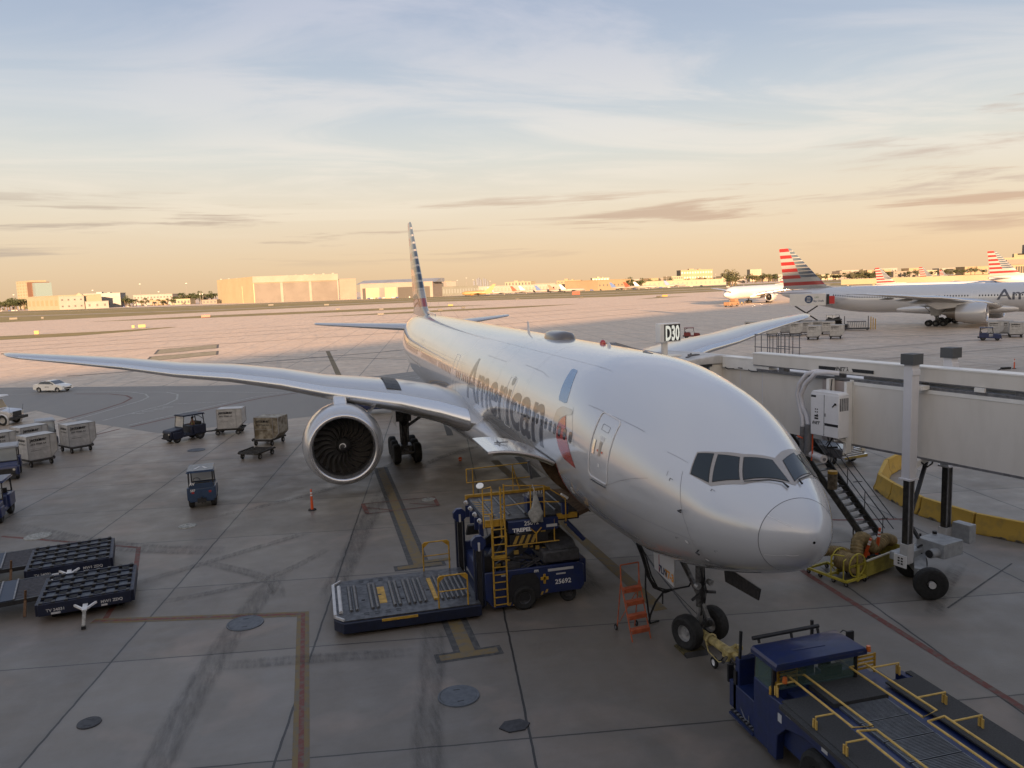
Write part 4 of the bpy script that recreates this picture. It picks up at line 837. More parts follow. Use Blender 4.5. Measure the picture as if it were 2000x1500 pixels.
b.box(-1.66, -1.56, 10.95, 13.95, 3.06, 3.2, 1); b.build('bridge_flap', [M('rusty_flap', (.15, .095, .055), .7, var=.4, vs=6), BLACK], up_)
b = WB(LO); b.cyl((-2.6, 10.85, 2.85), (-1.95, 10.75, 2.12), .09, n=12); b.build('support_leg', NAVY, up_)
b = WB(LO)
for k in range(4): b.add([(-4.62 + k * .22, 10.77, 2.22), (-4.5 + k * .22, 10.77, 2.22), (-4.36 + k * .22, 10.77, 2.52), (-4.48 + k * .22, 10.77, 2.52)], [(0, 1, 2, 3)], 1)
b.box(-4.7, -3.3, 10.78, 10.84, 2.2, 2.56); b.build('hazard_board', [BLACK, HAZY], up_)
text('25612', .22, up_, WLET, fr(LO, (-3.9, 10.77, 2.87), (1, 0, 0), (0, 0, 1)), bold=.01); text('TREPEL', .19, up_, WLET, fr(LO, (-4.25, 10.77, 2.66), (1, 0, 0), (0, 0, 1)), bold=.05, sx=1.15)
b = WB(LO); b.box(-3.35, -2.95, 10.765, 10.78, 2.72, 2.82); b.build('placard', LGREY, up_)
# ladders and railings on the bridge
def rail(name, pts, posts, par, r=.024):
    b = WB(LO)
    for p in pts: b.tube(p, r, 6)
    for p in posts: b.tube(p, r, 6)
    return b.build(name, YEL, par, smooth=40)
b = WB(LO)
for x in (-5.5, -5.03): b.box(x - .025, x + .025, 10.08, 10.13, .3, 3.1)
for k in range(11): b.box(-5.5, -5.03, 10.08, 10.12, .34 + k * .27, .37 + k * .27)
for x in (-5.5, -5.03): b.tube([(x, 10.12, 3.05), (x, 10.3, 3.5), (x, 10.9, 3.4)], .02, 6)
b.box(-5.52, -5.0, 10.05, 10.3, 2.02, 2.06); b.build('access_ladder', YEL, LO)
rail('ladder_cage', [[(-5.46, 10.15, 2.0), (-5.46, 10.15, 4.5)], [(-5.76, 10.2, 3.1), (-5.76, 10.2, 4.5), (-5.46, 10.15, 4.55)], [(-5.76, 10.2, 4.1), (-5.46, 10.15, 4.1)], [(-5.76, 10.2, 3.6), (-5.46, 10.15, 3.6)]], [], LO)
b = WB(LO)
for x, y in ((-5.08, 10.45), (-4.88, 10.75)): b.tube([(x, y, 2.6), (x, y, 4.45)], .03, 6)
for k in range(6): b.tube([(-5.08, 10.45, 3.0 + k * .26), (-4.88, 10.75, 3.0 + k * .26)], .018, 6)
b.build('gate_ladder', YEL, LO, smooth=40)
rail('guard_rail', [[(-4.88, 10.8, 3.65), (-3.85, 10.8, 3.7), (-2.85, 10.8, 3.6)], [(-4.88, 10.75, 4.4), (-3.4, 10.8, 4.25), (-2.6, 10.8, 3.7), (-2.6, 10.8, 2.7)], [(-4.85, 10.72, 2.2), (-2.9, 10.72, 2.2)]], [[(-3.9, 10.8, 3.1), (-3.9, 10.8, 4.3)], [(-3.4, 10.8, 3.1), (-3.4, 10.8, 4.25)], [(-3.05, 10.8, 2.2), (-3.05, 10.8, 3.0)], [(-4.85, 10.72, 2.2), (-4.85, 10.72, 2.7)], [(-3.75, 10.72, 2.2), (-3.75, 10.72, 2.55), (-3.95, 10.72, 2.75)], [(-3.75, 10.72, 2.55), (-3.55, 10.72, 2.75)]], LO)
rail('far_rail', [[(-5.5, 14.45, 4.23), (-2.95, 14.45, 4.27)], [(-5.5, 14.45, 3.68), (-2.9, 14.45, 3.68)], [(-5.5, 14.45, 4.23), (-5.5, 14.45, 3.68)]], [[(-5.25, 14.45, 3.1), (-5.25, 14.45, 4.25)], [(-3.62, 14.45, 3.1), (-3.62, 14.45, 4.27)], [(-3.35, 14.45, 3.2), (-3.62, 14.45, 4.2)]], LO)
b = WB(LO); b.bar((-2.95, 14.45, 4.35), (-2.85, 14.45, 3.6), .1, .1); b.build('rail_post', GREY, LO)
b = WB(LO); b.lathe([(.01, 0), (.13, .02), (.13, .05), (.01, .07)], (-5.85, 10.1, 4.62), (-.3, -.6, 1), 16, 0); b.build('work_lamp', M('lamp_lens', (.85, .85, .8), .2, coat=1), LO)
b = WB(LO); b.box(-3.95, -3.3, 11.1, 11.5, 3.2, 3.75); b.box(-3.9, -3.35, 11.1, 11.5, 3.75, 3.85, 1); b.bar((-3.6, 11.3, 3.1), (-3.6, 11.3, 3.2), .3)
for k in range(6): b.cyl((-3.85 + k * .1, 11.25, 3.85), (-3.85 + k * .1, 11.25, 3.95), .025, n=8, m=2)
b.build('control_console', [NAVY, GREY, LGREY], LO)
b = WB(LO); b.tube([(-2.75, 10.85, 3.85), (-2.5, 10.85, 3.68)], .06, 10); b.build('document_tube', WHITE, LO, smooth=40)
b = WB(LO); b.box(-2.72, -2.5, 10.82, 11.0, 3.1, 3.5); b.build('control_box', NAVY, LO)
# sack hanging from the rail
SK = thing('sack', 'pale grey sack hanging from the yellow railing of the loader', 'sack', (-3.78, 10.62, 3.0))
vs = []; n = 18
for j in range(12):
    t = j / 11; z = 1.1 - t * 1.1; r = .03 + .22 * min(1, t * 1.5) ** 1.2 * (1 - .25 * max(0, t - .8) * 5)
    for k in range(n):
        a = 2 * pi * k / n; rr = r * (1 + .22 * sin(a * 3 + j * .6) * t + .1 * sin(a * 5 - j)); vs.append((rr * cos(a) + .05 * t, rr * sin(a) * .55, z + .03 * sin(a * 2 + j)))
b = MB(); b.add(vs, [(j * n + k, j * n + (k + 1) % n, (j + 1) * n + (k + 1) % n, (j + 1) * n + k) for j in range(11) for k in range(n)] + [tuple(range(11 * n, 12 * n))]); b.build('bag', M('sack_cloth', (.36, .36, .34), .85, var=.25, vs=8, bump=.5, bs=14), SK, smooth=80)
b = MB(); b.tube([(0, 0, 1.08), (-.04, .15, 1.32), (.03, .17, 1.1)], .012, 5); b.build('strap', LGREY, SK)
# ================================================================== pushback tug and tow bar
TG = thing('pushback_tug', 'big low blue pushback tug with yellow folding rails, coupled ahead of the nose gear', 'aircraft tug', (.5, -3, 0))
b = WB(TG); side = [(-.02, .17), (-.02, 1.62), (-.5, 1.66), (-9, 1.66), (-9, .25), (-3.35, .25), (-3.3, .8), (-3.0, 1.2), (-2.4, 1.33), (-1.4, 1.33), (-.75, 1.15), (-.42, .8), (-.38, .17)]
b.prism([(y, z) for y, z in side], 0, -1.22, -1.02); b.prism([(y, z) for y, z in side], 0, 2.3, 2.5)
b.box(-1.02, 2.3, -9, -.05, .5, 1.45); b.box(-.72, 2.0, -9, .2, 1.45, 1.60); body = b.build('body', NAVY, TG, bevel=.02)
b = WB(TG); b.box(-1.16, -.42, -9, -.5, 1.66, 1.70); b.box(1.62, 2.42, -9, -.5, 1.66, 1.70); b.box(-1.3, -1.16, -9, -.6, 1.58, 1.68, 0); b.box(2.44, 2.6, -9, -.2, 1.56, 1.68); b.box(-.15, 1.3, -1.0, .28, 1.60, 1.71); b.build('anti_slip_deck', M('anti_slip_black', (.05, .05, .05), .85, var=.25, vs=30, bump=.3, bs=80), body)
b = WB(TG); random.seed(5)
for k in range(9):
    y0 = -1.75 - k * .74; b.box(-.05, 1.2, y0, y0 + .70, 1.60, 1.655)
    for i in range(16): b.box(-.02, 1.17, y0 + .03 + i * .042, y0 + .045 + i * .042, 1.655, 1.66, 1)
b.box(.1, 1.05, -1.02, -1.6, 1.6, 1.63, 1)
b.build('engine_grille', [M('grille_grey', (.20, .21, .22), .4, .5, var=.2, vs=6), BLACK], body)
b = WB(TG); b.wheel((-1.02, -1.9, .62), (1, 0, 0), .64, .5, 0, 1, 36, .48); b.build('wheel', [RUB, DGREY], TG, smooth=40)
b = WB(TG); b.wheel((2.3, -1.9, .62), (1, 0, 0), .64, .5, 0, 1, 36, .48); b.build('wheel', [RUB, DGREY], TG, smooth=40)
for x in (-1.02, 2.3): b = WB(TG); b.wheel((x, -6.6, .62), (1, 0, 0), .64, .5, 0, 1, 36, .48); b.build('wheel', [RUB, DGREY], TG, smooth=40)
# cab: low navy roof on thin posts, glass all round, open step at the left
b = WB(TG); b.box(-1.1, 1.2, -.05, 1.95, .3, 1.0); b.box(-1.2, -1.08, -.02, .62, .2, 1.74); b.box(-1.05, 1.15, 1.55, 1.75, .35, 1.7); b.box(1.12, 2.3, -.05, 1.5, .3, 1.2); b.box(-1.02, 1.12, -.06, .0, 1.45, 1.72); cab = b.build('cab', NAVY, TG, bevel=.02)
b = WB(TG)
for x, y in ((-1.14, .62), (-1.14, -.1), (1.1, -.1), (1.1, 1.6), (-1.0, 1.6)): b.bar((x, y, 1.6), (x * .98, y - .02, 2.44), .06)
bits(b, 'post', BLACK, cab)
b = WB(TG); rf = [(-1.24, .70), (1.24, .82), (1.28, -.28), (-1.22, -.36)]
b.add([(x, y, 2.42) for x, y in rf] + [(x * .97, y * .97, 2.50) for x, y in rf] + [(x * .8, y * .7 + .05, 2.56) for x, y in rf], [(3, 2, 1, 0), (0, 1, 5, 4), (1, 2, 6, 5), (2, 3, 7, 6), (3, 0, 4, 7), (4, 5, 9, 8), (5, 6, 10, 9), (6, 7, 11, 10), (7, 4, 8, 11), (8, 9, 10, 11)])
b.add([(x, y, 2.34) for x, y in rf] + [(x, y, 2.42) for x, y in rf], [(0, 1, 5, 4), (1, 2, 6, 5), (2, 3, 7, 6), (3, 0, 4, 7)]); b.box(-.55, .35, .02, .08, 2.56, 2.575); b.build('roof', NAVY, cab, bevel=.015)
GG = M('green_tint_glass', (.10, .17, .14), .05, coat=1, alpha=.55)
for q in ([(-1.17, .60, 1.74), (-1.17, -.06, 1.74), (-1.15, -.08, 2.4), (-1.15, .58, 2.4)], [(-.95, -.1, 1.72), (1.08, -.1, 1.72), (1.08, -.12, 2.36), (-.95, -.12, 2.36)], [(-1.0, 1.6, 1.7), (1.1, 1.6, 1.7), (1.1, .8, 2.4), (-1.05, .7, 2.4)], [(1.12, -.05, 1.72), (1.12, 1.5, 1.72), (1.12, .8, 2.4), (1.12, -.05, 2.4)]):
    b = WB(TG); b.add(q, [(0, 1, 2, 3)]); b.build('window', GG, cab)
b = WB(TG); b.box(-.6, -.1, .3, .8, 1.0, 1.35); b.box(-.6, -.1, .12, .25, 1.2, 2.0); b.box(.4, .9, .12, .25, 1.2, 1.95); b.tube([(-.7 + .2 * cos(t * pi / 6), 1.05, 1.65 + .2 * sin(t * pi / 6)) for t in range(13)], .018, 6); b.box(.5, .75, .35, .5, 1.75, 2.0); b.build('seats', BLACK, cab)
b = WB(TG); b.cyl((-1.12, .80, 2.62), (.78, .90, 2.62), .05, n=12)
for x in (-.95, -.05, .7): b.bar((x, .78, 2.48), (x, .82, 2.6), .05)
b.build('light_bar', BLACK, cab, smooth=40)
for x, y, z in ((1.36, -.22, 2.38), (-.95, -.3, 2.0)): b = WB(TG); b.cyl((x, y, z), (x, y, z + .13), .06, .05, 12); b.build('beacon', M('amber_lens', (.62, .15, .03), .3, coat=.5), cab, smooth=40)
b = WB(TG); b.box(-1.18, -.75, .65, 1.75, .22, .28); b.prism([(.6, .2), (1.72, .2), (1.72, .26), (.6, .26)], 0, -1.24, -1.16, 1)
for k in range(7): b.box(-1.16, -.76, .7 + k * .145, .76 + k * .145, .28, .3, 2)
b.build('step', [BLACK, NAVY, GREY], TG)
b = WB(TG); b.box(-1.1, -.7, 1.62, 1.74, .3, 1.35); b.tube([(-1.1, 1.0, .5), (-1.12, .95, .35), (-1.1, 1.2, .32), (-1.08, 1.5, .6), (-1.05, 1.6, 1.0)], .015, 6, 1); b.build('step_panel', [BLACK, GREY], TG)
b = WB(TG); b.tube([(-1.05, 1.7, 1.5), (-.95, 2.1, 1.45), (-.92, 2.2, 1.3)], .03, 6); b.box(-1.0, -.84, 2.17, 2.24, .78, 1.25); b.build('mirror', BLACK, TG)
b = WB(TG); b.tube([(1.2, .8, 2.3), (1.5, .9, 2.4), (1.6, .9, 2.35)], .015, 6); b.box(1.55, 1.75, .8, .86, 2.1, 2.38); b.build('mirror', BLACK, TG)
for pts, w in (([(-.69, -.02), (-.3, -.1), (-.26, -2.4), (-.68, -2.33)], 0), ([(-.68, -2.46), (-.28, -2.54), (-.26, -5.3), (-.68, -5.3)], 0), ([(.93, -.12), (1.38, -.06), (1.42, -2.3), (.95, -2.44)], 0), ([(.93, -2.6), (1.4, -2.54), (1.42, -5.3), (.95, -5.3)], 0)):
    b = WB(TG); P = [(x, y, 1.99) for x, y in pts]; b.tube(P + [P[0], P[1]], .026, 8)
    x_ = pts[0][0]
    for yy in (-.3, -1.75) if pts[0][1] > -1 else (-2.75, -4.6):
        xo = -1.12 if x_ < 0 else 2.2; b.tube([((pts[0][0] if x_ < 0 else pts[1][0]), yy, 1.99), (xo, yy + .05, 1.96), (xo, yy + .05, 1.7)], .022, 6)
        for k in (0, .09): b.bar((xo - .02, yy + k, 1.68), (xo - .02, yy + k, 1.9), .05, .03, up=(1, 0, 0))
    b.build('folding_rail', M('rail_yellow', (.66, .43, .11), .5, var=.2, vs=6), TG, smooth=40)
for x in (-.95, 1.2):
    b = WB(TG)
    for k in range(4): b.bar((x, -.02, 1.84 + k * .1), (x + .5, -.02, 1.86 + k * .1), .03, .05)
    for o in (0, .5): b.bar((x + o, -.02, 1.7), (x + o, -.02, 2.2), .04)
    b.build('step_grille', YEL, TG)
b = WB(TG); b.tube([(-1.15, -.05, 1.6), (-1.15, -.05, 1.78), (-1.0, -.05, 1.86), (-.6, -.05, 1.86)], .05, 8); b.build('hand_hoop', YEL, TG, smooth=40)
for y, z, t_, sz in ((-2.62, .98, 'D30', .27), (-3.3, .66, '25811', .22)): text(t_, sz, TG, WLET, fr(TG, (-1.227, y, z), (0, -1, 0), (0, 0, 1)), bold=.03, shear=.0)
text('TREPEL', .34, TG, WLET, fr(TG, (-1.227, -4.05, 1.12), (0, -1, 0), (0, 0, 1)), bold=.045, sx=1.1)
b = WB(TG); b.box(-1.226, -1.222, -.95, -.75, 1.5, 1.56); b.box(-1.226, -1.222, -2.25, -2.05, 1.42, 1.55); b.box(-1.226, -1.222, -.6, -.45, 1.2, 1.4); bits(b, 'placard', LGREY, TG)
TB = thing('tow_bar', 'cream yellow tow bar between the nose wheels and the blue tug', 'tow bar', (0, 4, 0))
CREAM = M('cream_yellow_paint', (.50, .40, .16), .5, var=.4, vs=7)
b = WB(TB); b.cyl((.02, 5.55, .5), (.06, 3.9, .62), .13, .13, 14); b.cyl((.06, 3.9, .62), (.14, 1.7, .78), .10, .12, 14); b.build('tube', CREAM, TB, smooth=40)
b = WB(TB); b.bar((-.12, 5.6, .48), (-.05, 5.0, .55), .07, .1); b.bar((.15, 5.6, .48), (.12, 5.0, .55), .07, .1); b.lathe([(.16, -.05), (.2, 0), (.16, .05)], (.03, 5.0, .54), (0, 1, -.05), 16); b.bar((-.14, 3.95, .56), (.3, 3.95, .78), .12); b.bar((.3, 3.95, .78), (.22, 3.6, .88), .1); b.box(-.14, .22, 3.7, 4.05, .5, .75); bits(b, 'head', CREAM, TB)
for x in (-.22, .35):
    b = WB(TB); b.wheel((x, 4.35, .17), (1, 0, 0), .17, .11, 0, 1, 20, .55); b.build('wheel', [RUB, WHITE], TB, smooth=40)
b = WB(TB); b.bar((-.22, 4.35, .18), (.35, 4.35, .18), .05); b.bar((.03, 4.35, .18), (.05, 4.1, .5), .07); b.cyl((-.2, 3.7, .62), (-.75, 2.9, .95), .05, n=8); b.tube([(-.1, 5.2, .62), (-.28, 4.6, .4), (-.22, 4.1, .3), (0, 3.6, .55)], .018, 6, 1); b.build('undercarriage', [BLACK, CREAM], TB)
CK = thing('wheel_chock', 'flat dark yellow chock plate under the left nose wheel', 'chock', (-.35, 5.6, 0)); b = WB(CK); b.prism([(5.3, 0), (5.36, .07), (5.95, .07), (6.0, 0)], 0, -.72, .05); b.build('plate', M('dirty_yellow_rubber', (.10, .08, .03), .8, var=.5, vs=8), CK); b = WB(CK); b.prism([(5.12, 0), (5.22, .14), (5.32, 0)], 0, -.72, .0); b.build('wedge', BLACK, CK)
# ================================================================== orange steps and ground power leads
SL = thing('step_ladder', 'orange wheeled step ladder standing beside the nose gear', 'step ladder', (-1.55, 7.1, 0), rotz=rad(6))
b = MB(); OR2 = M('ladder_orange', (.50, .12, .05), .5, var=.25, vs=6)
for x in (-.33, .33): b.tube([(x, -.42, 0), (x, .28, 1.75), (x, .30, 2.3)], .022, 6); b.tube([(x, .62, 0), (x, .30, 1.7)], .02, 6)
b.tube([(-.33, .30, 2.3), (.33, .30, 2.3)], .022, 6); b.build('frame', OR2, SL, smooth=40)
for k, (z, y) in enumerate(((.32, -.3), (.72, -.13), (1.12, .03), (1.5, .18))):
    b = MB(); b.box(-.32, .32, y - .1, y + .1, z, z + .05); b.box(-.32, .32, y - .1, y - .08, z - .08, z); b.build('step', OR2, SL)
for x in (-.38, .38): b = MB(); b.wheel((x, .6, .1), (1, 0, 0), .1, .05, n=16); b.build('wheel', [RUB, GREY], SL, smooth=40)
b = MB(); b.bar((-.3, .5, .3), (.3, .4, 1.3), .02); b.build('brace', OR2, SL)
PC = thing('power_cable', 'thick black ground power leads looping down from under the silver fuselage', 'cable', (-.6, 7.6, 0))
b = WB(PC)
for dx, dz in ((0, 0), (.07, .05), (-.06, .02), (.03, -.05)):
    b.tube([(-.5 + dx, 9.3, 2.6), (-.72 + dx, 8.6, 2.4), (-.85 + dx, 7.9, 2.2 + dz), (-.72 + dx, 7.8, 1.6 + dz), (-.5 + dx, 7.8, 1.2), (-.2 + dx, 7.8, 1.02 + dz), (.1 + dx, 7.7, 1.1), (.42, 7.2, 1.35), (.3, 6.7, 1.8)], .028, 7)
b.tube([(-.22, 7.8, 1.0), (-.5, 7.8, .7), (-.72, 7.75, .3), (-.78, 7.75, .02)], .035, 7); b.tube([(-.24, 7.8, 1.05), (-.25, 7.8, .6)], .025, 6); b.tube([(-.8, 7.9, 2.0), (-.86, 7.8, 1.2), (-.8, 7.75, .5), (-.76, 7.7, .03), (-.4, 7.8, .03)], .03, 7); b.build('lead', RUB, PC, smooth=60)
b = WB(PC); b.tube([(-.75, 8.6, 2.5), (-.3, 7.5, 1.5), (.4, 6.3, .6)], .012, 5); b.build('strap', BLACK, PC)
# ================================================================== passenger bridge at the port side
BT = rad(12.4); BO = Vector((9.65, 8.15, 0))
BR = thing('passenger_bridge', 'beige boarding bridge on two columns with a gate sign on its cab roof', 'boarding bridge', BO, rotz=BT)
# in the bridge's own frame x = e (outwards, to port) and y = a (along, towards the cab)
CRM = M('bridge_cream_paint', (.68, .65, .60), .42, vs=1.3, col2=(.60, .57, .52), cr=(.45, .8), coat=.15, stretch=(1, 1.0, .3)); CRL = M('bridge_light_paint', (.80, .79, .76), .4, var=.08, vs=1.2); CRW = M('bridge_white_grey', (.66, .66, .69), .4, var=.06, vs=1)
DUST = M('bridge_roof', (.58, .57, .56), .5, var=.25, vs=1.5); PIPE = M('pipe_white', (.62, .61, .63), .4, var=.1, vs=3); GALV = M('galvanised', (.16, .16, .17), .45, .5, var=.3, vs=4)
b = MB(); b.box(.35, 2.25, -16, 2.82, 4.6, 7.13); b.box(.33, .35, -16, 2.82, 7.0, 7.13, 1); b.box(.31, .35, -16, 2.84, 4.58, 4.66, 2); b.box(.33, .345, 2.7, 2.84, 4.62, 7.1, 1)
b.build('outer_tunnel', [CRM, CRL, GREY], BR)
b = MB(); b.box(.35, .92, -16, 8.22, 7.42, 7.90); b.box(.33, .94, -16, 8.24, 7.90, 7.95, 1); b.box(.36, .9, -16, 8.2, 7.38, 7.42, 2)
for y in (-14, -10.5, -7, -3.6, .0, 3.6, 6.6): b.box(.45, .8, y - .15, y + .15, 7.12, 7.42, 2)
bm_ = b.build('top_beam', [CRM, CRL, GREY], BR)
b = MB(); b.box(.38, .9, -16, 8.0, 7.13, 7.20); b.box(.36, .40, -16, 8, 7.2, 7.24); b.build('cable_tray', GREY, BR)
for y in (-6.2,):
    b = MB(); b.box(.344, .35, y, y + .012, 4.66, 7.0); b.build('wall_seam', GREY, BR)
b = MB(); b.box(.24, .33, -2.55, -2.2, 7.26, 7.4); b.box(.24, .34, 4.6, 4.9, 7.26, 7.4); bits(b, 'roller_bracket', CRL, bm_)
b = MB(); b.box(1.0, 2.25, -16, 2.8, 7.13, 7.3); b.build('roof_panel', DUST, BR)
b = MB(); b.box(.55, 2.05, 2.6, 10.4, 4.52, 7.08); b.box(.54, .55, 7.8, 7.84, 4.55, 7.05, 1); b.box(.54, .55, 9.2, 9.24, 4.55, 7.05, 1); b.box(.5, .56, 4.3, 4.4, 4.5, 7.1, 1); b.box(.6, 2.0, 2.7, 10.4, 7.08, 7.12, 1); it = b.build('inner_tunnel', [CRM, CRW], BR)
b = MB(); b.box(.40, .55, 2.84, 4.3, 4.6, 7.1); b.box(.34, .42, 2.74, 2.9, 4.4, 7.2, 1); b.build('tunnel_joint', [M('pinkish_panel', (.46, .40, .38), .45, var=.08, vs=2), CRL], BR)
# cab, canopy and corrugated curtain
b = MB(); b.box(-1.9, 2.3, 10.4, 14.2, 4.3, 7.3); b.prism([(-2.0, 7.3), (2.4, 7.3), (2.2, 7.5), (.2, 7.72), (-1.8, 7.6)], 1, 10.3, 14.3, 1); cabp = b.build('cab', [CRM, DUST], BR, bevel=.05)
b = MB()
for k in range(9): b.box(-1.93 + k * .18, -1.84 + k * .18, 10.25, 10.38, 4.8, 7.22)
b.box(-1.95, -.3, 10.2, 10.4, 7.22, 7.34, 1); b.build('shutter', [M('shutter_blue_grey', (.16, .20, .25), .5), BLACK], cabp)
b = MB(); b.add([(-1.9, 10.6, 7.55), (-1.7, 12.4, 7.85), (-3.4, 14.6, 8.35), (-3.8, 13.0, 8.45), (-4.0, 12.4, 8.2), (-1.9, 10.6, 7.2), (-1.7, 12.4, 7.5), (-3.4, 14.6, 8.05), (-3.8, 13.0, 8.12)], [(0, 1, 2, 3), (0, 3, 8, 5), (5, 8, 7, 6), (1, 6, 7, 2), (3, 2, 7, 8), (0, 5, 6, 1)])
b.build('canopy', M('canopy_grey', (.30, .30, .31), .6, var=.15, vs=2), BR)
b = MB(); b.tube([(-1.2, 11.0, 7.66), (-.9, 11.0, 7.72), (-.9, 11.0, 7.85)], .04, 6); b.box(-.7, -.2, 11.2, 11.5, 7.62, 7.75); b.build('roof_fitting', GALV, cabp)
# gate sign
SG = (-1.75, 12.35); b = MB(); b.box(SG[0] - .05, SG[0] + 1.18, SG[1] - .2, SG[1] + .22, 8.34, 9.26); b.box(SG[0] + .2, SG[0] + .5, SG[1] - .05, SG[1] + .12, 7.6, 8.36, 1); b.box(SG[0] - .1, SG[0] + .9, SG[1] - .6, SG[1] + .3, 7.62, 7.72, 1)
sgn = b.build('gate_sign', [CRL, CRM], BR, bevel=.03)
b = MB(); b.box(SG[0] + .17, SG[0] + 1.13, SG[1] - .215, SG[1] - .2, 8.40, 9.2); b.build('sign_face', BLACK, sgn)
text('D30', .98, sgn, M('sign_lettering', (.72, .74, .66), .5, emit=.12), frame((SG[0] + .65, SG[1] - .222, 8.45), (1, 0, 0), (0, 0, 1)), bold=.035, sx=.50)
# roof air conditioning boxes
for y0, y1 in ((8.75, 10.3), (7.3, 8.75)):
    b = MB(); b.box(.42, .95, y0, y1, 7.12, 7.62); b.box(.40, .97, y0 - .02, y1 + .02, 7.6, 7.66, 0); b.box(.55, .72, y1, y1 + .012, 7.4, 7.54, 1)
    b.tube([(.4, y1 - .2, 7.15), (.3, y1 - .5, 7.08), (.42, y1 - .8, 7.12)], .02, 6, 1); b.box(.415, .42, y0 + .2, y0 + .5, 7.15, 7.2, 1)
    b.build('roof_unit', [CRL, BLACK], BR, bevel=.015)
# cage rail on the far side of the roof
b = MB(); x = 2.2
for y in (7.85, 8.1, 8.35, 8.6, 8.85, 9.05, 9.2, 9.6, 10.0): b.cyl((x, y, 7.1), (x, y, 8.6), .02, n=6)
for y in (7.9, 8.3, 8.8, 9.2): b.cyl((x + .7, y, 7.3), (x + .7, y, 8.62), .02, n=6)
for z in (8.6, 8.0): b.tube([(x, 7.8, z), (x, 10.05, z)], .02, 6); b.tube([(x + .7, 7.8, z + .02), (x + .7, 9.3, z + .02)], .02, 6)
b.tube([(x, 7.8, 8.6), (x + .7, 7.8, 8.6)], .02, 6); b.build('roof_cage', GALV, BR)
# name panel on the beam
b = MB(); b.box(.325, .332, 1.81, 4.44, 7.51, 7.64); b.build('name_panel', BLACK, bm_)
def lfr(o, xr, up): return frame(o, xr, up)
b = MB(); b.add([(.318, 3.62, 7.50), (.318, 2.74, 7.50), (.318, 2.82, 7.66), (.318, 3.54, 7.66)], [(0, 1, 2, 3)]); b.build('name_panel_centre', CRM, bm_)
text('INET', .21, bm_, BLACK, frame((.312, 3.36, 7.52), (0, -1, 0), (0, 0, 1)), bold=.03, shear=.35); text('A', .14, bm_, BLACK, frame((.312, 3.0, 7.53), (0, -1, 0), (0, 0, 1)), bold=.04)
b = MB(); b.cyl((.31, 3.02, 7.66), (.318, 3.02, 7.66), .025, n=12); b.build('name_dot', BLACK, bm_)
# power cabinet
b = MB(); b.box(-.6, -.02, 2.6, 3.98, 4.98, 6.66); b.prism([(2.6, 6.66), (4.0, 6.66), (3.9, 6.76), (2.7, 6.76)], 0, -.58, -.05); cbx = b.build('power_cabinet', [M('cabinet_white', (.78, .78, .79), .4, var=.05, vs=2)], BR, bevel=.02)
b = MB(); b.box(-.608, -.6, 3.30, 3.315, 5.0, 6.64, 0)
for i in range(5): b.box(-.606, -.6, 3.62 + (i % 2) * .09, 3.67 + (i % 2) * .09, 6.0 - (i // 2) * .11, 6.05 - (i // 2) * .11)
for z in (5.62, 5.72): b.box(-.606, -.6, 3.6, 3.78, z, z + .07)
b.box(-.606, -.6, 3.72, 3.96, 6.5, 6.58); b.bar((-.62, 2.78, 6.32), (-.62, 2.9, 6.2), .03); b.box(-.63, -.6, 2.72, 2.8, 6.28, 6.36); b.box(-.612, -.6, 3.24, 3.27, 5.78, 5.9)
b.box(-.606, -.6, 2.63, 3.28, 5.42, 5.52); b.build('cabinet_fittings', BLACK, cbx)
text('INET', .17, cbx, BLACK, frame((-.606, 3.72, 5.42), (0, -1, 0), (0, 0, 1)), bold=.03, shear=.35)
b = MB()
for i in range(5): b.box(-.55 + i * .1, -.48 + i * .1, 2.594, 2.6, 6.05, 6.55)
b.build('vent', GREY, cbx)
b = MB(); b.box(-.02, .3, 2.74, 2.86, 4.3, 7.15); b.box(.0, .3, 3.6, 3.75, 6.6, 7.2); b.bar((-.5, 2.7, 4.98), (.1, 2.8, 4.7), .06); b.box(-.55, .1, 2.8, 2.86, 4.85, 4.9); b.build('cabinet_frame', CRL, BR)
b = MB(); b.tube([(-.02, 3.45, 7.2), (-.1, 3.42, 6.9), (-.08, 3.44, 6.7)], .025, 6); b.tube([(-.3, 3.1, 4.98), (-.35, 3.3, 4.6), (-.1, 3.6, 4.4), (.3, 3.4, 4.4)], .03, 6); b.tube([(-.3, 3.4, 5.0), (-.1, 3.5, 4.7), (.2, 3.9, 4.45)], .02, 6); b.build('cabinet_cable', BLACK, BR)
# white looping pipes into grey canisters
for o, pts in ((0, [(.2, 3.9, 7.42), (-.1, 4.15, 7.46), (-.2, 4.55, 7.35), (-.2, 4.95, 6.9), (-.2, 5.05, 6.45), (-.2, 4.95, 6.0), (-.25, 4.72, 5.5), (-.3, 4.65, 5.1)]), (1, [(.2, 3.3, 7.42), (-.1, 3.6, 7.46), (-.2, 4.1, 7.4), (-.2, 4.6, 6.95), (-.2, 4.88, 6.45), (-.2, 4.8, 6.0), (-.25, 4.5, 5.6), (-.3, 4.36, 5.2)])):
    b = MB(); b.tube(pts, .095, 12); b.build('air_pipe', PIPE, BR, smooth=60)
b = MB(); b.cyl((-.3, 4.64, 3.9), (-.3, 4.62, 5.16), .14, n=16); b.cyl((-.35, 4.3, 4.05), (-.35, 4.28, 5.3), .17, n=16); b.cyl((-.3, 4.35, 4.1), (-.4, 3.5, 4.0), .15, n=16, m=1); b.cyl((-.4, 3.5, 4.0), (-.41, 3.46, 4.0), .17, n=16, m=1); b.cyl((-.41, 3.46, 4.0), (-.42, 3.4, 4.0), .06, n=12)
b.build('canister', [GREY, PIPE], BR, smooth=40)
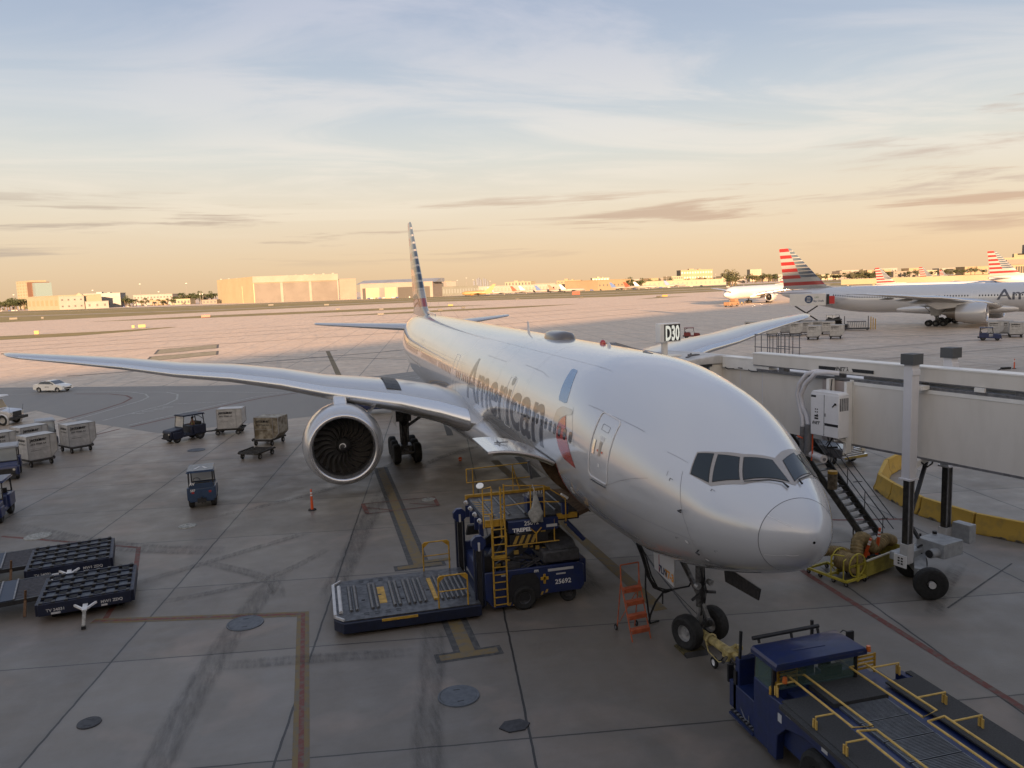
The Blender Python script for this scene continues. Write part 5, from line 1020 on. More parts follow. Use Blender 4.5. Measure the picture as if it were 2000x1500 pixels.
b = MB(); b.tube([(-.45, 4.0, 4.95), (-.47, 4.0, 4.0), (-.46, 4.05, 3.85)], .03, 6); b.tube([(-.45, 4.8, 4.75), (-.48, 4.5, 4.7)], .03, 6); b.build('orange_strap', ORANGE, BR)
# columns, legs and drive bogie
for x, y in ((-.25, -.22), (2.62, .28)):
    b = MB(); b.box(x - .19, x + .19, y - .17, y + .17, 3.95, 8.1); b.box(x - .25, x + .25, y - .23, y + .23, 3.9, 3.97); b.box(x - .2, x + .2, y - .01 - .2, y - .16, 7.7, 7.9, 0); c_ = b.build('column', [CRW], BR, bevel=.012)
    b = MB(); b.box(x - .27, x + .27, y - .25, y + .25, 8.08, 8.46); b.build('column_cap', M('cap_dark_grey', (.075, .08, .085), .6), c_)
    b = MB(); b.box(x - .13, x + .13, y - .12, y + .12, 1.5, 3.92); b.box(x - .14, x - .09, y - .14, y - .11, 1.5, 3.9, 1); b.box(x + .09, x + .14, y - .14, y - .11, 1.5, 3.9, 1); b.build('column_leg', [M('leg_dark', (.05, .048, .045), .45, .4, var=.4, vs=6), GREY], c_)
    b = MB(); b.box(x - .17, x + .17, y - .16, y + .16, .8, 1.52); b.build('column_foot', LGREY, c_)
b = MB(); b.add([(.0, .1, 7.2), (.35, .2, 7.2), (.35, .2, 7.0)], [(0, 1, 2)]); b.box(-.05, .35, -.5, -.1, 7.15, 7.3); b.bar((-.1, -.3, 4.45), (.9, 0, 4.5), .2, .25); b.bar((2.3, .1, 4.45), (.9, 0, 4.5), .2, .25); b.build('cross_beam', CRL, BR)
b = MB(); b.bar((1.3, .2, 4.35), (-.05, -.2, 2.6), .12); b.bar((-.15, -.2, 2.3), (1.3, .2, .95), .1); b.tube([(.3, -.25, 4.5), (.5, -.4, 4.3), (.9, -.3, 4.35), (1.1, -.2, 4.45)], .03, 6); b.build('brace', BLACK, BR)
BG = M('bogie_grey', (.33, .35, .37), .5, var=.2, vs=4)
b = MB(); b.box(-.45, 2.8, -.18, .34, .82, 1.12); b.box(.7, 1.8, -1.0, .1, .95, 1.5); b.box(2.75, 3.15, -.6, .1, 1.05, 1.75); bo = b.build('bogie', BG, BR, bevel=.02)
b = MB(); b.cyl((.35, -.7, 1.15), (1.0, -.75, 1.15), .17, n=18); b.cyl((.3, -.7, 1.15), (.4, -.7, 1.15), .14, n=18, m=1); b.cyl((1.2, .3, 1.2), (1.2, .3, 1.5), .04, n=8, m=1); b.cyl((1.6, .0, 1.45), (1.6, 0, 1.6), .08, n=10, m=1); b.tube([(.5, -.1, 1.2), (1.0, -.2, 1.35), (1.6, -.1, 1.2)], .04, 6, 1); b.build('drive_motor', [BG, BLACK], bo, smooth=40)
b = MB(); b.box(-.72, -.68, -.55, -.05, .75, 1.2)
for i in range(3):
    for k in range(2): b.box(-.725, -.72, -.42 + k * .13, -.34 + k * .13, .85 + i * .1, .91 + i * .1, 1)
b.bar((-.68, -.3, .9), (-.4, -.2, .95), .06, m=1); b.build('switch_plate', [WHITE, BLACK], bo)
for x, yv in ((-.1, -1.1), (1.6, -.1)): pass
wb = [((9.22, 6.45, .56), 1), ((10.08, 8.38, .56), 1)]
for (wx, wy, wz), k in wb:
    v = Matrix.Rotation(-BT, 4, 'Z') @ (Vector((wx, wy, wz)) - BO); ax = Matrix.Rotation(-BT, 4, 'Z') @ Vector((-.41, -.91, 0)); b = MB(); b.wheel(v, ax, .56, .4, 0, 1, 40, .30); b.cyl(v - ax * .21, v + ax * .215, .12, n=16, m=2); b.build('wheel', [RUB, RUB, LGREY], bo, smooth=40)
b = MB(); v1, v2 = [Matrix.Rotation(-BT, 4, 'Z') @ (Vector(w[0]) - BO) for w in wb]; b.bar(v1, v2, .2, .2); b.bar((v1 + v2) / 2, (.9, .1, .9), .4, .3); b.build('axle', BG, bo)
# service stair down from the tunnel
b = MB()
for x in (2.0, 2.95): b.bar((x, 7.9, 4.45), (x, 3.3, .14), .06, .32)
st_ = b.build('stair', M('stair_dark_steel', (.055, .055, .05), .55, .3, var=.5, vs=6), BR)
b = MB()
for k in range(20): t = k / 19; b.box(2.03, 2.92, 7.75 - t * 4.3, 8.0 - t * 4.3, 4.35 - t * 4.05, 4.38 - t * 4.05)
b.build('steps', GALV, st_)
b = MB()
for x in (2.95,):
    for dz in (.5, .95): b.tube([(x, 7.9, 4.45 + dz), (x, 3.2, .12 + dz)], .02, 6)
    for k in range(6): t = k / 5; b.tube([(x, 7.9 - t * 4.6, 4.45 - t * 4.3), (x, 7.9 - t * 4.6, 5.4 - t * 4.3)], .018, 6)
for dz in (.5, .95): b.tube([(3.5, 7.9, 4.3 + dz), (3.5, 3.2, .0 + dz)], .02, 6)
for k in range(4): t = k / 3; b.bar((2.95, 7.5 - t * 4, 4.95 - t * 4), (3.5, 7.5 - t * 4, 4.9 - t * 4), .03)
b.build('stair_rail', BLACK, st_)
b = MB(); b.wheel((1.9, 3.9, .1), (1, 0, 0), .1, .06); b.bar((1.9, 3.9, .1), (2.0, 4.0, .6), .05); b.build('castor', [RUB, GREY], st_)
b = MB(); b.cyl((1.86, 5.0, 2.1), (1.86, 5.0, 2.78), .2, n=16); b.cyl((1.86, 5.0, 2.78), (1.86, 5.0, 2.9), .205, n=16, m=1); b.build('padded_drum', [M('drum_brown', (.16, .13, .09), .8, var=.5, vs=6), YEL], BR, smooth=40)
# ================================================================== air hose trolley, reel, marker cones on it
HT = thing('hose_trolley', 'yellow open bin trolley holding a thick ribbed tan air hose', 'hose trolley', (9.25, 9.45, 0), rotz=rad(19))
DY = M('dirty_yellow_paint', (.36, .30, .05), .6, var=.4, vs=3); HOSE = M('tan_air_hose', (.26, .19, .085), .8, var=.4, vs=5)
b = MB()
for x0, x1, y0, y1 in ((-1.2, 1.4, -.55, -.5), (-1.2, 1.4, .45, .5), (-1.2, -1.15, -.5, .45), (1.35, 1.4, -.5, .45)): b.box(x0, x1, y0, y1, .16, .78)
b.box(-1.15, 1.35, -.5, .45, .16, .2); b.box(-1.25, 1.45, -.6, -.55, .76, .82, 1); b.box(-1.2, 1.4, .5, .55, .76, .82, 1); b.build('bin', [DY, M('bin_rim', (.55, .52, .42), .5)], HT)
b = MB()
for x in (-1.0, 1.2):
    for y in (-.45, .4): b.wheel((x, y, .1), (0, 1, 0), .1, .06)
b.build('castor', [RUB, GREY], HT)
def ribbed(b, pts, r, n=16, per=6):
    P = [Vector(p) for p in pts]; out = []; R_ = []
    L_ = len(P)
    for i in range(L_ - 1):
        p0, p1, p2, p3 = P[max(i - 1, 0)], P[i], P[i + 1], P[min(i + 2, L_ - 1)]
        k = max(2, int((p2 - p1).length / .035))
        for j in range(k):
            t = j / k; q = .5 * ((2 * p1) + (p2 - p0) * t + (2 * p0 - 5 * p1 + 4 * p2 - p3) * t * t + (3 * p1 - p0 - 3 * p2 + p3) * t ** 3)
            out.append(q); R_.append(r * (1 if len(out) % 3 else .86))
    b.tube(out, R_, n)
b = MB(); ribbed(b, [(1.5, .1, .8), (1.1, .15, .95), (.6, .1, .85), (.2, .15, .8), (-.15, .2, 1.2), (-.55, .2, 1.3), (-.85, .1, .95), (-.95, 0, .5), (-.9, .1, .3)], .24); ribbed(b, [(-.8, .3, .6), (-1.2, .4, .85), (-1.6, .6, .95), (-2.1, .8, .95), (-2.6, 1.0, .6)], .2); b.build('air_hose', HOSE, HT, smooth=70)
RC = thing('reel_cart', 'yellow cart with a round hose reel under the airliner nose', 'reel cart', (7.52, 9.25, 0), rotz=rad(14))
YG = M('reel_yellow', (.50, .42, .05), .5, var=.2, vs=4)
b = MB()
for x in (-.53, .53): b.bar((x, -.87, .2), (x, .87, .2), .08)
for y in (-.87, 0, .87): b.bar((-.53, y, .2), (.53, y, .2), .08)
b.tube([(-.53, -.2, .2), (-.53, -.2, 1.0), (-.5, -.35, 1.08), (-.3, -.6, 1.05)], .025, 6); b.tube([(-.53, -.75, .2), (-.53, -.75, .95), (-.4, -.75, 1.0)], .025, 6); b.build('frame', YG, RC)
b = MB()
for s_ in (-.84, -.05):
    b.tube([(0.1 + .43 * cos(t * pi / 12), s_, .70 + .43 * sin(t * pi / 12)) for t in range(25)], .024, 6)
    for k in range(4): a = pi / 2 + k * pi / 2; b.bar((.1, s_, .70), (.1 + .42 * cos(a), s_, .70 + .42 * sin(a)), .02, .08 if k % 2 else .02); b.bar((.1, s_, .70), (.1 + .42 * cos(a), s_, .70 + .42 * sin(a)), .07, .02, up=(0, 1, 0))
b.bar((.1, -.88, .1), (.1, -.88, .72), .12, .04); b.bar((.1, .0, .1), (.1, .0, .72), .12, .04); b.build('reel', YG, RC)
b = MB(); b.lathe([(.12, -.38), (.34, -.38)] + [(.34 + (.02 if k % 2 else 0), -.36 + k * .04) for k in range(19)] + [(.34, .38), (.12, .38)], (.1, -.44, .70), (0, 1, 0), 24); b.build('wound_hose', HOSE, RC, smooth=40)
b = MB()
for y in (-.85, -.3, .3, .85):
    for x in (-.5, .5): b.wheel((x, y, .09), (1, 0, 0), .09, .05)
b.build('castor', [RUB, GREY], RC)
def delineator(loc, label, tilt=0, h=1.12, group='orange marker posts'):
    t = thing('marker_post', label, 'traffic post', loc, group=group); t.rotation_euler = (rad(tilt), rad(tilt * .5), 0)
    b = MB(); b.lathe([(.001, .05), (.2, .05), (.22, .0)], (0, 0, 0), (0, 0, 1), 20); b.build('base', RUB, t)
    b = MB(); b.lathe([(.075, .05), (.06, h * .6), (.045, h * .88), (.05, h * .9), (.03, h * .93), (.055, h * .97), (.04, h), (.001, h)], (0, 0, 0), (0, 0, 1), 16); q = b.build('post', ORANGE, t, smooth=40)
    for z in (h * .68, h * .80): b = MB(); b.lathe([(.057, z), (.054, z + .08)], (0, 0, 0), (0, 0, 1), 16); b.build('reflective_band', WHITE, q, smooth=40)
    return t
delineator((-11.64, 26.3, 0), 'orange post with white bands standing alone below the big engine')
delineator((8.95, 9.5, .5), 'orange post leaning in the hose trolley, shorter left one', 14, .85, 'orange posts stored in the hose trolley')
delineator((9.2, 9.55, .5), 'orange post lying back against the ribbed hose in the trolley', -22, .8, 'orange posts stored in the hose trolley')
delineator((9.55, 9.6, .5), 'tallest orange post upright in the hose trolley by the column', 6, 1.12, 'orange posts stored in the hose trolley')
delineator((65.5, 56.3, 0), 'small distant orange post beside a dark cable on the right apron')
b = MB(); b.tube([(62.5, 55.6, .05), (63.4, 56.2, .05), (64, 56.4, .1)], .06, 6); b.box(63.9, 65.0, 56.2, 56.6, .0, .22); tag(b.build('cable_cover', RUB), 'dark cable and cover on the apron beside the distant orange post', 'cable')
b = MB(); b.lathe([(.001, .0), (.1, .02), (.13, .12), (.1, .24), (.001, .28)], (0, 0, 0), (0, 0, 1), 14); b.lathe([(.11, .1), (.135, .12), (.11, .15)], (0, 0, 0), (0, 0, 1), 14, 1); tag(b.build('float_ball', [ORANGE, WHITE], loc=(-2.12, 34.8, 0), smooth=50), 'small red and white ball on the concrete behind the open hold door', 'marker ball')
# ================================================================== yellow concrete barriers
BY = M('barrier_yellow', (.46, .29, .045), .75, vs=2.2, col2=(.30, .21, .06), cr=(.5, .72), bump=.4, bs=12); BCH = M('barrier_chipped_concrete', (.20, .17, .12), .85, var=.5, vs=7)
BP = [(22.6, 23.2), (19.9, 21.6), (17.35, 19.0), (16.75, 17.2), (16.15, 14.6), (16.35, 11.75), (17.45, 9.2), (18.9, 6.4)]
blab = ['yellow barrier farthest away behind the bridge column', 'yellow barrier turning the far corner beyond the stairs', 'short yellow barrier at the corner bend beyond the stairs', 'yellow barrier left of the near bridge column with worn stencil', 'long chipped yellow barrier between the two bridge columns', 'yellow barrier right of the bridge columns, at the picture edge', 'yellow barrier outermost beyond the picture edge']
for i in range(6):
    p, q = Vector(BP[i]), Vector(BP[i + 1]); d = (q - p); ln = d.length - .06; an = math.atan2(d.y, d.x)
    t = thing('concrete_barrier', blab[i], 'barrier', ((p.x + q.x) / 2, (p.y + q.y) / 2, 0), an, 'yellow concrete barriers in a chain')
    pr_ = [(-.30, 0), (-.30, .1), (-.19, .30), (-.10, .85), (.10, .85), (.19, .30), (.30, .1), (.30, 0)]; b = MB(); b.prism([(a, z) for a, z in pr_], 0, -ln / 2, ln / 2); bd = b.build('block', BY, t, bevel=.025)
    b = MB(); random.seed(i + 11)
    for k in range(7):
        x0 = -ln / 2 + random.random() * (ln - .6); w_ = .2 + random.random() * .5; h_ = .04 + random.random() * .08
        for s_ in (-1, 1): b.add([(x0, s_ * .302, .0), (x0 + w_, s_ * .302, .0), (x0 + w_ * .8, s_ * .302, h_), (x0 + w_ * .3, s_ * .302, h_ * 1.2)], [(0, 1, 2, 3)])
    b.box(-ln / 2 - .004, -ln / 2 - .001, -.18, .18, .02, .3); b.box(ln / 2 + .001, ln / 2 + .004, -.18, .18, .02, .3); b.build('stain', BCH, bd)
    if i >= 3:
        up = Vector((0, .09, .55)).normalized() if False else None
        n_ = Vector((0, -1, 0)); o = (.2 if i == 4 else 0, -.148, .5)
        text('PARK', .26, bd, M('stencil_red', (.16, .05, .02), .7), frame(o if i < 5 else (-.6, -.148, .5), (1, 0, 0), (0, .16, 1)), name='stencil')
# ================================================================== pickup under the bridge
PU = thing('pickup_truck', 'dark pickup with chrome grille and bumper parked beyond the bridge stairs', 'pickup truck', (19.0, 26.6, 0), rotz=rad(192))
DP = M('dark_truck_paint', (.05, .05, .055), .3, coat=1)
b = MB(); b.prism([(-2.7, .5), (-2.7, 1.15), (-1.0, 1.2), (-.4, 1.8), (1.0, 1.85), (1.3, 1.2), (2.6, 1.12), (2.75, 1.0), (2.75, .5)], 0, -.95, .95); 
vv = [(y, z) for y, z in b.v and []]
b = MB(); b.prism([(-2.7, .5), (-2.7, 1.15), (1.0, 1.2), (2.6, 1.12), (2.75, 1.0), (2.75, .5)], 0, -.95, .95); b.add([(-.82, -.9, 1.85), (.82, -.9, 1.85), (.82, .6, 1.85), (-.82, .6, 1.85), (-.93, -1.2, 1.18), (.93, -1.2, 1.18), (.93, 1.2, 1.18), (-.93, 1.2, 1.18)], [(0, 1, 2, 3), (0, 4, 5, 1), (1, 5, 6, 2), (2, 6, 7, 3), (3, 7, 4, 0)]); b.build('body', DP, PU, bevel=.07)
b = MB(); b.add([(-.76, .7, 1.78), (.76, .7, 1.78), (.84, 1.15, 1.25), (-.84, 1.15, 1.25)], [(0, 1, 2, 3)]); b.build('windscreen', GLASS, PU)
b = MB(); b.box(-.98, .98, 2.72, 2.92, .48, .68)
for z in (.74, .84, .94, 1.04): b.box(-.62, .62, 2.74, 2.80, z, z + .045)
b.box(-.66, -.60, 2.74, 2.8, .72, 1.1); b.box(.60, .66, 2.74, 2.8, .72, 1.1); b.build('grille', CHROME, PU, bevel=.015)
for s_ in (-.8, .8): b = MB(); b.box(s_ - .14, s_ + .14, 2.73, 2.79, .8, 1.06); b.build('headlight', M('headlight_glass', (.5, .48, .42), .1, coat=1), PU, bevel=.02)
for x in (-.85, .85):
    for y in (1.8, -1.7): b = MB(); b.wheel((x, y, .4), (1, 0, 0), .4, .26, 0, 1, 24, .6); b.build('wheel', [RUB, RIM], PU, smooth=40)
# ================================================================== baggage tractors
def tractor(label, loc, rotz, paint=None, driver=False, mark=None, roofm=None, group='blue baggage tractors on the left apron'):
    pm = paint or DNAVY; t = thing('baggage_tractor', label, 'tractor', loc, rotz, group, scale=1.08)      # local +y is forward
    b = MB(); b.prism([(-1.35, .35), (-1.35, 1.05), (-.2, 1.05), (-.15, .55), (.35, .55), (.4, 1.02), (1.35, .92), (1.42, .8), (1.42, .35)], 0, -.58, .58); b.box(-.68, -.5, -1.35, -.35, .45, 1.1); b.box(.5, .68, -1.35, -.35, .45, 1.1); b.box(-.66, -.5, .55, 1.25, .3, .8); b.box(.5, .66, .55, 1.25, .3, .8)
    bd = b.build('body', pm, t, bevel=.04)
    b = MB(); b.box(-.45, .45, 1.42, 1.47, .4, .75); b.box(-.6, .6, 1.42, 1.5, .28, .38); b.box(-.2, .2, -1.55, -1.35, .35, .55); b.cyl((0, -1.5, .3), (0, -1.5, .65), .04, n=8); bits(b, 'bumper', BLACK, bd)
    for x in (-.4, .4): b = MB(); b.cyl((x, 1.42, .68), (x, 1.48, .68), .07, n=12); b.build('headlight', M('headlight_glass', (.5, .48, .42), .1, coat=1), bd)
    for x in (-.4, .4): b = MB(); b.box(x - .06, x + .06, -1.37, -1.35, .8, .9); b.build('tail_light', M('tail_red', (.3, .02, .02), .3), bd)
    b = MB()
    for x in (-.56, .56):
        b.tube([(x, .42, 1.0), (x, .28, 1.88)], .03, 6); b.tube([(x, -1.28, 1.0), (x, -1.2, 1.88)], .04, 6)
        b.tube([(x, -1.2, 1.5), (x, -.9, 1.75), (x, -.6, 1.85)], .022, 6)
    b.tube([(-.56, .42, 1.04), (.56, .42, 1.04)], .03, 6); b.tube([(-.56, -1.28, 1.1), (.56, -1.28, 1.1)], .03, 6); b.build('cab_posts', BLACK, t)
    b = MB(); b.box(-.62, .62, -1.32, .36, 1.88, 1.94); b.box(-.66, .66, -1.36, .4, 1.84, 1.88); b.build('roof', roofm or pm, t, bevel=.03)
    b = MB(); b.add([(-.53, .41, 1.08), (.53, .41, 1.08), (.53, .29, 1.84), (-.53, .29, 1.84)], [(0, 1, 2, 3)]); b.build('windscreen', M('pale_windscreen', (.32, .35, .36), .08, coat=1, alpha=.75), t)
    b = MB(); b.box(-.4, .4, -1.1, -.6, .75, .85); b.box(-.4, .4, -1.15, -1.05, .85, 1.3); b.tube([(-.3 + .17 * cos(k * pi / 6), .1 + .1 * sin(k * pi / 6), 1.15 + .12 * sin(k * pi / 6)) for k in range(13)], .015, 5); b.build('seat', BLACK, t)
    for x in (-.52, .52):
        b = MB(); b.wheel((x, -.88, .36), (1, 0, 0), .36, .26, 0, 1, 24, .5); b.build('wheel', [RUB, DGREY], t, smooth=40)
        b = MB(); b.wheel((x, .92, .28), (1, 0, 0), .28, .2, 0, 1, 24, .5); b.build('wheel', [RUB, DGREY], t, smooth=40)
    if mark:
        text('AV', .2, bd, WLET, frame((-.42, -1.362, 1.22), (1, 0, 0), (0, 0, 1)), bold=.02); text(mark, .16, bd, WLET, frame((-.4, -1.362, .9), (1, 0, 0), (0, 0, 1)), bold=.01)
        b = MB(); b.box(-.56, .56, -1.35, -1.33, 1.05, 1.3); b.build('rear_panel', pm, bd)
        b = MB(); b.add([(-.35, -.9, 1.945), (-.12, -.3, 1.945), (-.02, -.3, 1.945), (-.2, -.9, 1.945)], [(0, 1, 2, 3)]); b.add([(.35, -.9, 1.945), (.12, -.3, 1.945), (.02, -.3, 1.945), (.2, -.9, 1.945)], [(0, 1, 2, 3)]); b.build('roof_mark', LGREY, t)
    return t
def person(label, loc, rotz, vest, trousers, pose='sit', group=None, parent=None):
    p = thing('person', label, 'person', loc, rotz, group)
    def skin(name, V, E, mat, par=p, lv=1):
        me = bpy.data.meshes.new(name); me.from_pydata([v[:3] for v in V], E, []); me.materials.append(mat)
        o = bpy.data.objects.new(name, me); COL.objects.link(o); o.parent = par
        md = o.modifiers.new('skin', 'SKIN'); md.use_smooth_shade = True
        for i, v in enumerate(V): me.skin_vertices[0].data[i].radius = (v[3], v[4] if len(v) > 4 else v[3])
        me.skin_vertices[0].data[0].use_root = True
        sb = o.modifiers.new('sub', 'SUBSURF'); sb.levels = lv; sb.render_levels = lv; return o
    sk = M('skin_tone', (.28, .15, .09), .6)
    if pose == 'sit':
        V = [(0, 0, .0, .15, .12), (0, -.02, .25, .15, .11), (0, 0, .48, .17, .1), (0, .02, .58, .06), (0, .04, .72, .085, .1), (0, .05, .82, .07, .09),
             (-.19, .02, .5, .055), (-.26, .08, .25, .045), (-.22, .36, .27, .035), (-.2, .44, .3, .03), (.19, .02, .5, .055), (.26, .1, .26, .045), (.2, .36, .3, .035), (.17, .44, .33, .03),
             (-.1, .08, -.02, .09), (-.12, .45, .02, .07), (-.12, .5, -.38, .05), (-.12, .62, -.42, .04), (.1, .08, -.02, .09), (.12, .45, .02, .07), (.12, .5, -.38, .05), (.12, .62, -.42, .04)]
        E = [(0, 1), (1, 2), (2, 3), (3, 4), (4, 5), (2, 6), (6, 7), (7, 8), (8, 9), (2, 10), (10, 11), (11, 12), (12, 13), (0, 14), (14, 15), (15, 16), (16, 17), (0, 18), (18, 19), (19, 20), (20, 21)]
        vb = [(0, 0, .08, .165, .14), (0, -.02, .28, .17, .13), (0, 0, .5, .185, .12)]
    else:
        V = [(0, 0, .95, .14, .11), (0, 0, 1.2, .14, .1), (0, 0, 1.42, .17, .1), (0, 0, 1.52, .055), (0, .01, 1.63, .08, .095), (0, .01, 1.73, .065, .08),
             (-.2, 0, 1.42, .055), (-.27, .03, 1.15, .042), (-.28, .12, .9, .033), (-.28, .16, .82, .03), (.2, 0, 1.42, .055), (.27, .03, 1.15, .042), (.28, .12, .9, .033), (.28, .16, .82, .03),
             (-.1, 0, .85, .09), (-.12, .05, .48, .065), (-.13, 0, .08, .045), (-.13, .14, .04, .04), (.1, 0, .85, .09), (.12, -.05, .48, .065), (.13, -.1, .08, .045), (.13, .04, .04, .04)]
        E = [(0, 1), (1, 2), (2, 3), (3, 4), (4, 5), (2, 6), (6, 7), (7, 8), (8, 9), (2, 10), (10, 11), (11, 12), (12, 13), (0, 14), (14, 15), (15, 16), (16, 17), (0, 18), (18, 19), (19, 20), (20, 21)]
        vb = [(0, 0, .98, .155, .125), (0, 0, 1.2, .155, .115), (0, 0, 1.44, .185, .115)]
    b0 = skin('body', V, E, sk); skin('vest', vb, [(0, 1), (1, 2)], vest)
    hz = .76 if pose == 'sit' else 1.70; b = MB(); b.lathe([(.1, -.02), (.105, .04), (.08, .1), (.001, .13)], (0, (.02 if pose == 'sit' else 0), hz), (0, 0, 1), 14); b.build('hair', BLACK, p, smooth=60)
    i0 = 14; tv = [tuple(v[:3]) + tuple(r * 1.12 for r in (v[3:] if len(v) > 4 else (v[3],))) for v in V]
    skin('trousers', [tv[0][:3] + (.15, .12)] + tv[14:17] + tv[18:21], [(0, 1), (1, 2), (2, 3), (0, 4), (4, 5), (5, 6)], trousers); return p
VEST = M('lime_vest', (.38, .50, .05), .6, var=.1, vs=6); TROU = M('dark_trousers', (.03, .03, .04), .8)
tD = tractor('blue tractor with a driver in a lime vest, towing the container dollies', (-21.45, 51.25, 0), rad(128))
v = tD.location + Matrix.Rotation(rad(128), 3, 'Z') @ Vector((.08, -.8, .93))
person('seated driver in a lime safety vest on the tractor, arms on the wheel', v, rad(128), VEST, TROU)
tractor('blue tractor parked alone, seen squarely from behind, with white roof mark', (-17.48, 30.3, 0), rad(4), M('slate_navy_paint', (.02, .045, .10), .4, coat=.3, var=.2, vs=3), mark='587')
tractor('dark tractor half hidden behind the jumble of containers at left', (-32.1, 53.6, 0), rad(200), roofm=M('pale_roof', (.33, .35, .38), .5, var=.1, vs=3))
tractor('blue tractor at the left edge in front of a container, windscreen towards us', (-31.1, 42.2, 0), rad(195), NAVY, roofm=M('pale_roof'))
tractor('blue tractor at the extreme left edge, mostly out of the picture', (-28.1, 30.9, 0), rad(185), NAVY)
# ================================================================== container dollies and air cargo containers
CONTM = M('container_aluminium', (.50, .50, .50), .45, .25, var=.2, vs=3); CONTD = M('dirty_container', (.36, .33, .27), .55, .15, vs=2.2, col2=(.14, .11, .07), cr=(.4, .62)); CEDGE = M('container_edge', (.34, .34, .35), .4, .4)
DOLM = M('dolly_dirty_steel', (.055, .05, .045), .7, .2, var=.5, vs=7)
def make_dolly(loc, rotz, label, group='container dollies'):
    t = thing('container_dolly', label, 'dolly', loc, rotz, group)
    b = MB()
    for x in (-.72, 0, .72): b.box(x - .05, x + .05, -1.1, 1.1, .38, .46)
    for y in (-1.1, -.55, 0, .55, 1.1): b.box(-.78, .78, y - .05, y + .05, .38, .46)
    for x in (-.86, .86): b.bar((x, -.9, .5), (x, .9, .5), .08, .1); b.bar((x * .9, -1.15, .48), (x, -.9, .5), .08)
    for k in range(9): b.cyl((-.72, -.95 + k * .24, .46), (.72, -.95 + k * .24, .46), .03, n=6)
    b.build('deck', DOLM, t)
    b = MB(); b.bar((0, 1.1, .35), (0, 1.9, .3), .06); b.bar((-.3, 1.1, .36), (0, 1.5, .33), .05); b.bar((.3, 1.1, .36), (0, 1.5, .33), .05); b.build('drawbar', DOLM, t)
    for x in (-.68, .68):
        for y in (-.8, .8): b = MB(); b.wheel((x, y, .2), (1, 0, 0), .2, .13, 0, 1, 20, .55); b.build('wheel', [RUB, GREY], t, smooth=40)
    return t
def make_container(loc, rotz, label, mat=None, group='grey air cargo containers', cut=1, letters=True):
    """open-angled lower corner on the +x side when cut"""
    t = thing('air_cargo_container', label, 'container', loc, rotz, group); m = mat or CONTM
    pf = [(-.78, 0), (.76, 0), (1.2, .45), (1.2, 1.66), (-.78, 1.66)]
    b = MB(); b.prism(pf, 1, -.76, .76); bd = b.build('shell', m, t, bevel=.012)
    b = MB()
    for y in (-.77, .77):
        for i in range(len(pf)): p, q = pf[i], pf[(i + 1) % len(pf)]; b.bar((p[0], y, p[1]), (q[0], y, q[1]), .045)
        b.bar((.74, y, .02), (.74, y, 1.64), .03, .03); b.bar((-.7, y, .75), (.72, y, .75), .012, .02)
    b.box(-.79, -.785, -.7, .7, .74, .76); b.build('edge_frame', CEDGE, t)
    if letters:
        for y, xr in ((-.795, (1, 0, 0)), (.795, (-1, 0, 0))):
            s_ = 1 if y < 0 else -1
            text('jettainer', .33, bd, BLET, frame((-.06 if y < 0 else 0, y, 1.28), xr, (0, 0, 1)), bold=.025); text('AKE 73260 AA', .17, bd, BLET, frame((-.06, y, 1.02), xr, (0, 0, 1)), bold=.015)
            b = MB(); b.box(-.6, .1, min(y, y * .999), max(y, y * .999) + .0001, .62, .64); b.box(.0, .14, min(y, y * .999), max(y, y * .999) + .0001, 1.28, 1.42); b.build('label', BLACK, bd)
        text('jettainer', .30, bd, BLET, frame((-.792, 0, 1.28), (0, -1, 0), (0, 0, 1)), bold=.025); text('AKE 73260 AA', .16, bd, BLET, frame((-.792, 0, 1.04), (0, -1, 0), (0, 0, 1)), bold=.015)
    return t
def cont_at(x, y, r, label, dlabel, mat=None, dr=None, cut=1, dolly=True, g1='grey air cargo containers', g2='container dollies', src={}):
    if dolly:
        if 'd' not in src: src['d'] = make_dolly((x, y, 0), rad(r if dr is None else dr), dlabel, g2)
        else: dup(src['d'], (x, y, 0), rad(r if dr is None else dr), dlabel, g2)
    k = ('c', mat.name if mat else '', cut); z = .49 if dolly else 0
    if k not in src: src[k] = make_container((x, y, z), rad(r), label, mat, g1, cut)
    else: dup(src[k], (x, y, z), rad(r), label, g1)
cont_at(-18.2, 52.9, -8, 'grey container on the first dolly behind the driven tractor', 'dolly coupled directly behind the driven tractor', dr=82)
cont_at(-14.75, 46.75, -25, 'grimy brown stained container just left of the big engine', 'dirty dolly carrying the stained container', CONTD, dr=-28)
cont_at(-29.1, 50.2, 38, 'clean container whose cut corner faces the apron, right of the left cluster', 'dolly under the right hand container of the left cluster', dr=38)
cont_at(-30.6, 45.9, 42, 'container nearest to us behind the left edge tractor', 'dolly under the container nearest the left edge tractor', dr=42)
cont_at(-32.5, 50.6, 44, 'container at the back of the left cluster with a dark open side', 'dolly at the back of the left cluster', dr=44)
cont_at(-33.9, 48.2, 40, 'container cut off by the left picture edge', 'dolly cut off by the left picture edge', dr=40)
make_dolly((-15.35, 42.0, 0), rad(-28), 'empty dolly parked in front of the stained container')
b = MB(); b.tube([(-20.3, 52.1, .42), (-19.6, 52.3, .38), (-19.3, 52.5, .4)], .03, 6); tag(b.build('tow_hitch', BLACK), 'thin tow rod between the driven tractor and the first dolly', 'tow rod')
def far_cont(px, D, r, label, dl):
    x, y = gp(px, D); cont_at(x, y, r, label, dl, g1='distant containers', g2='distant dollies')
    for o in list(bpy.data.objects)[-40:]:
        pass
    for o in S.objects:
        if o.get('label') in (label, dl): o.scale = (1.15,) * 3; o.location.z = .56 if o.get('label') == label else 0
far_cont(1464, 158, -34, 'single container beyond the far wing, farthest left of the distant ones', 'dolly under the single container beyond the far wing')
far_cont(1508, 150, -34, 'container half hidden under the far wing, left of the cage', 'dolly below the container half hidden under the wing')
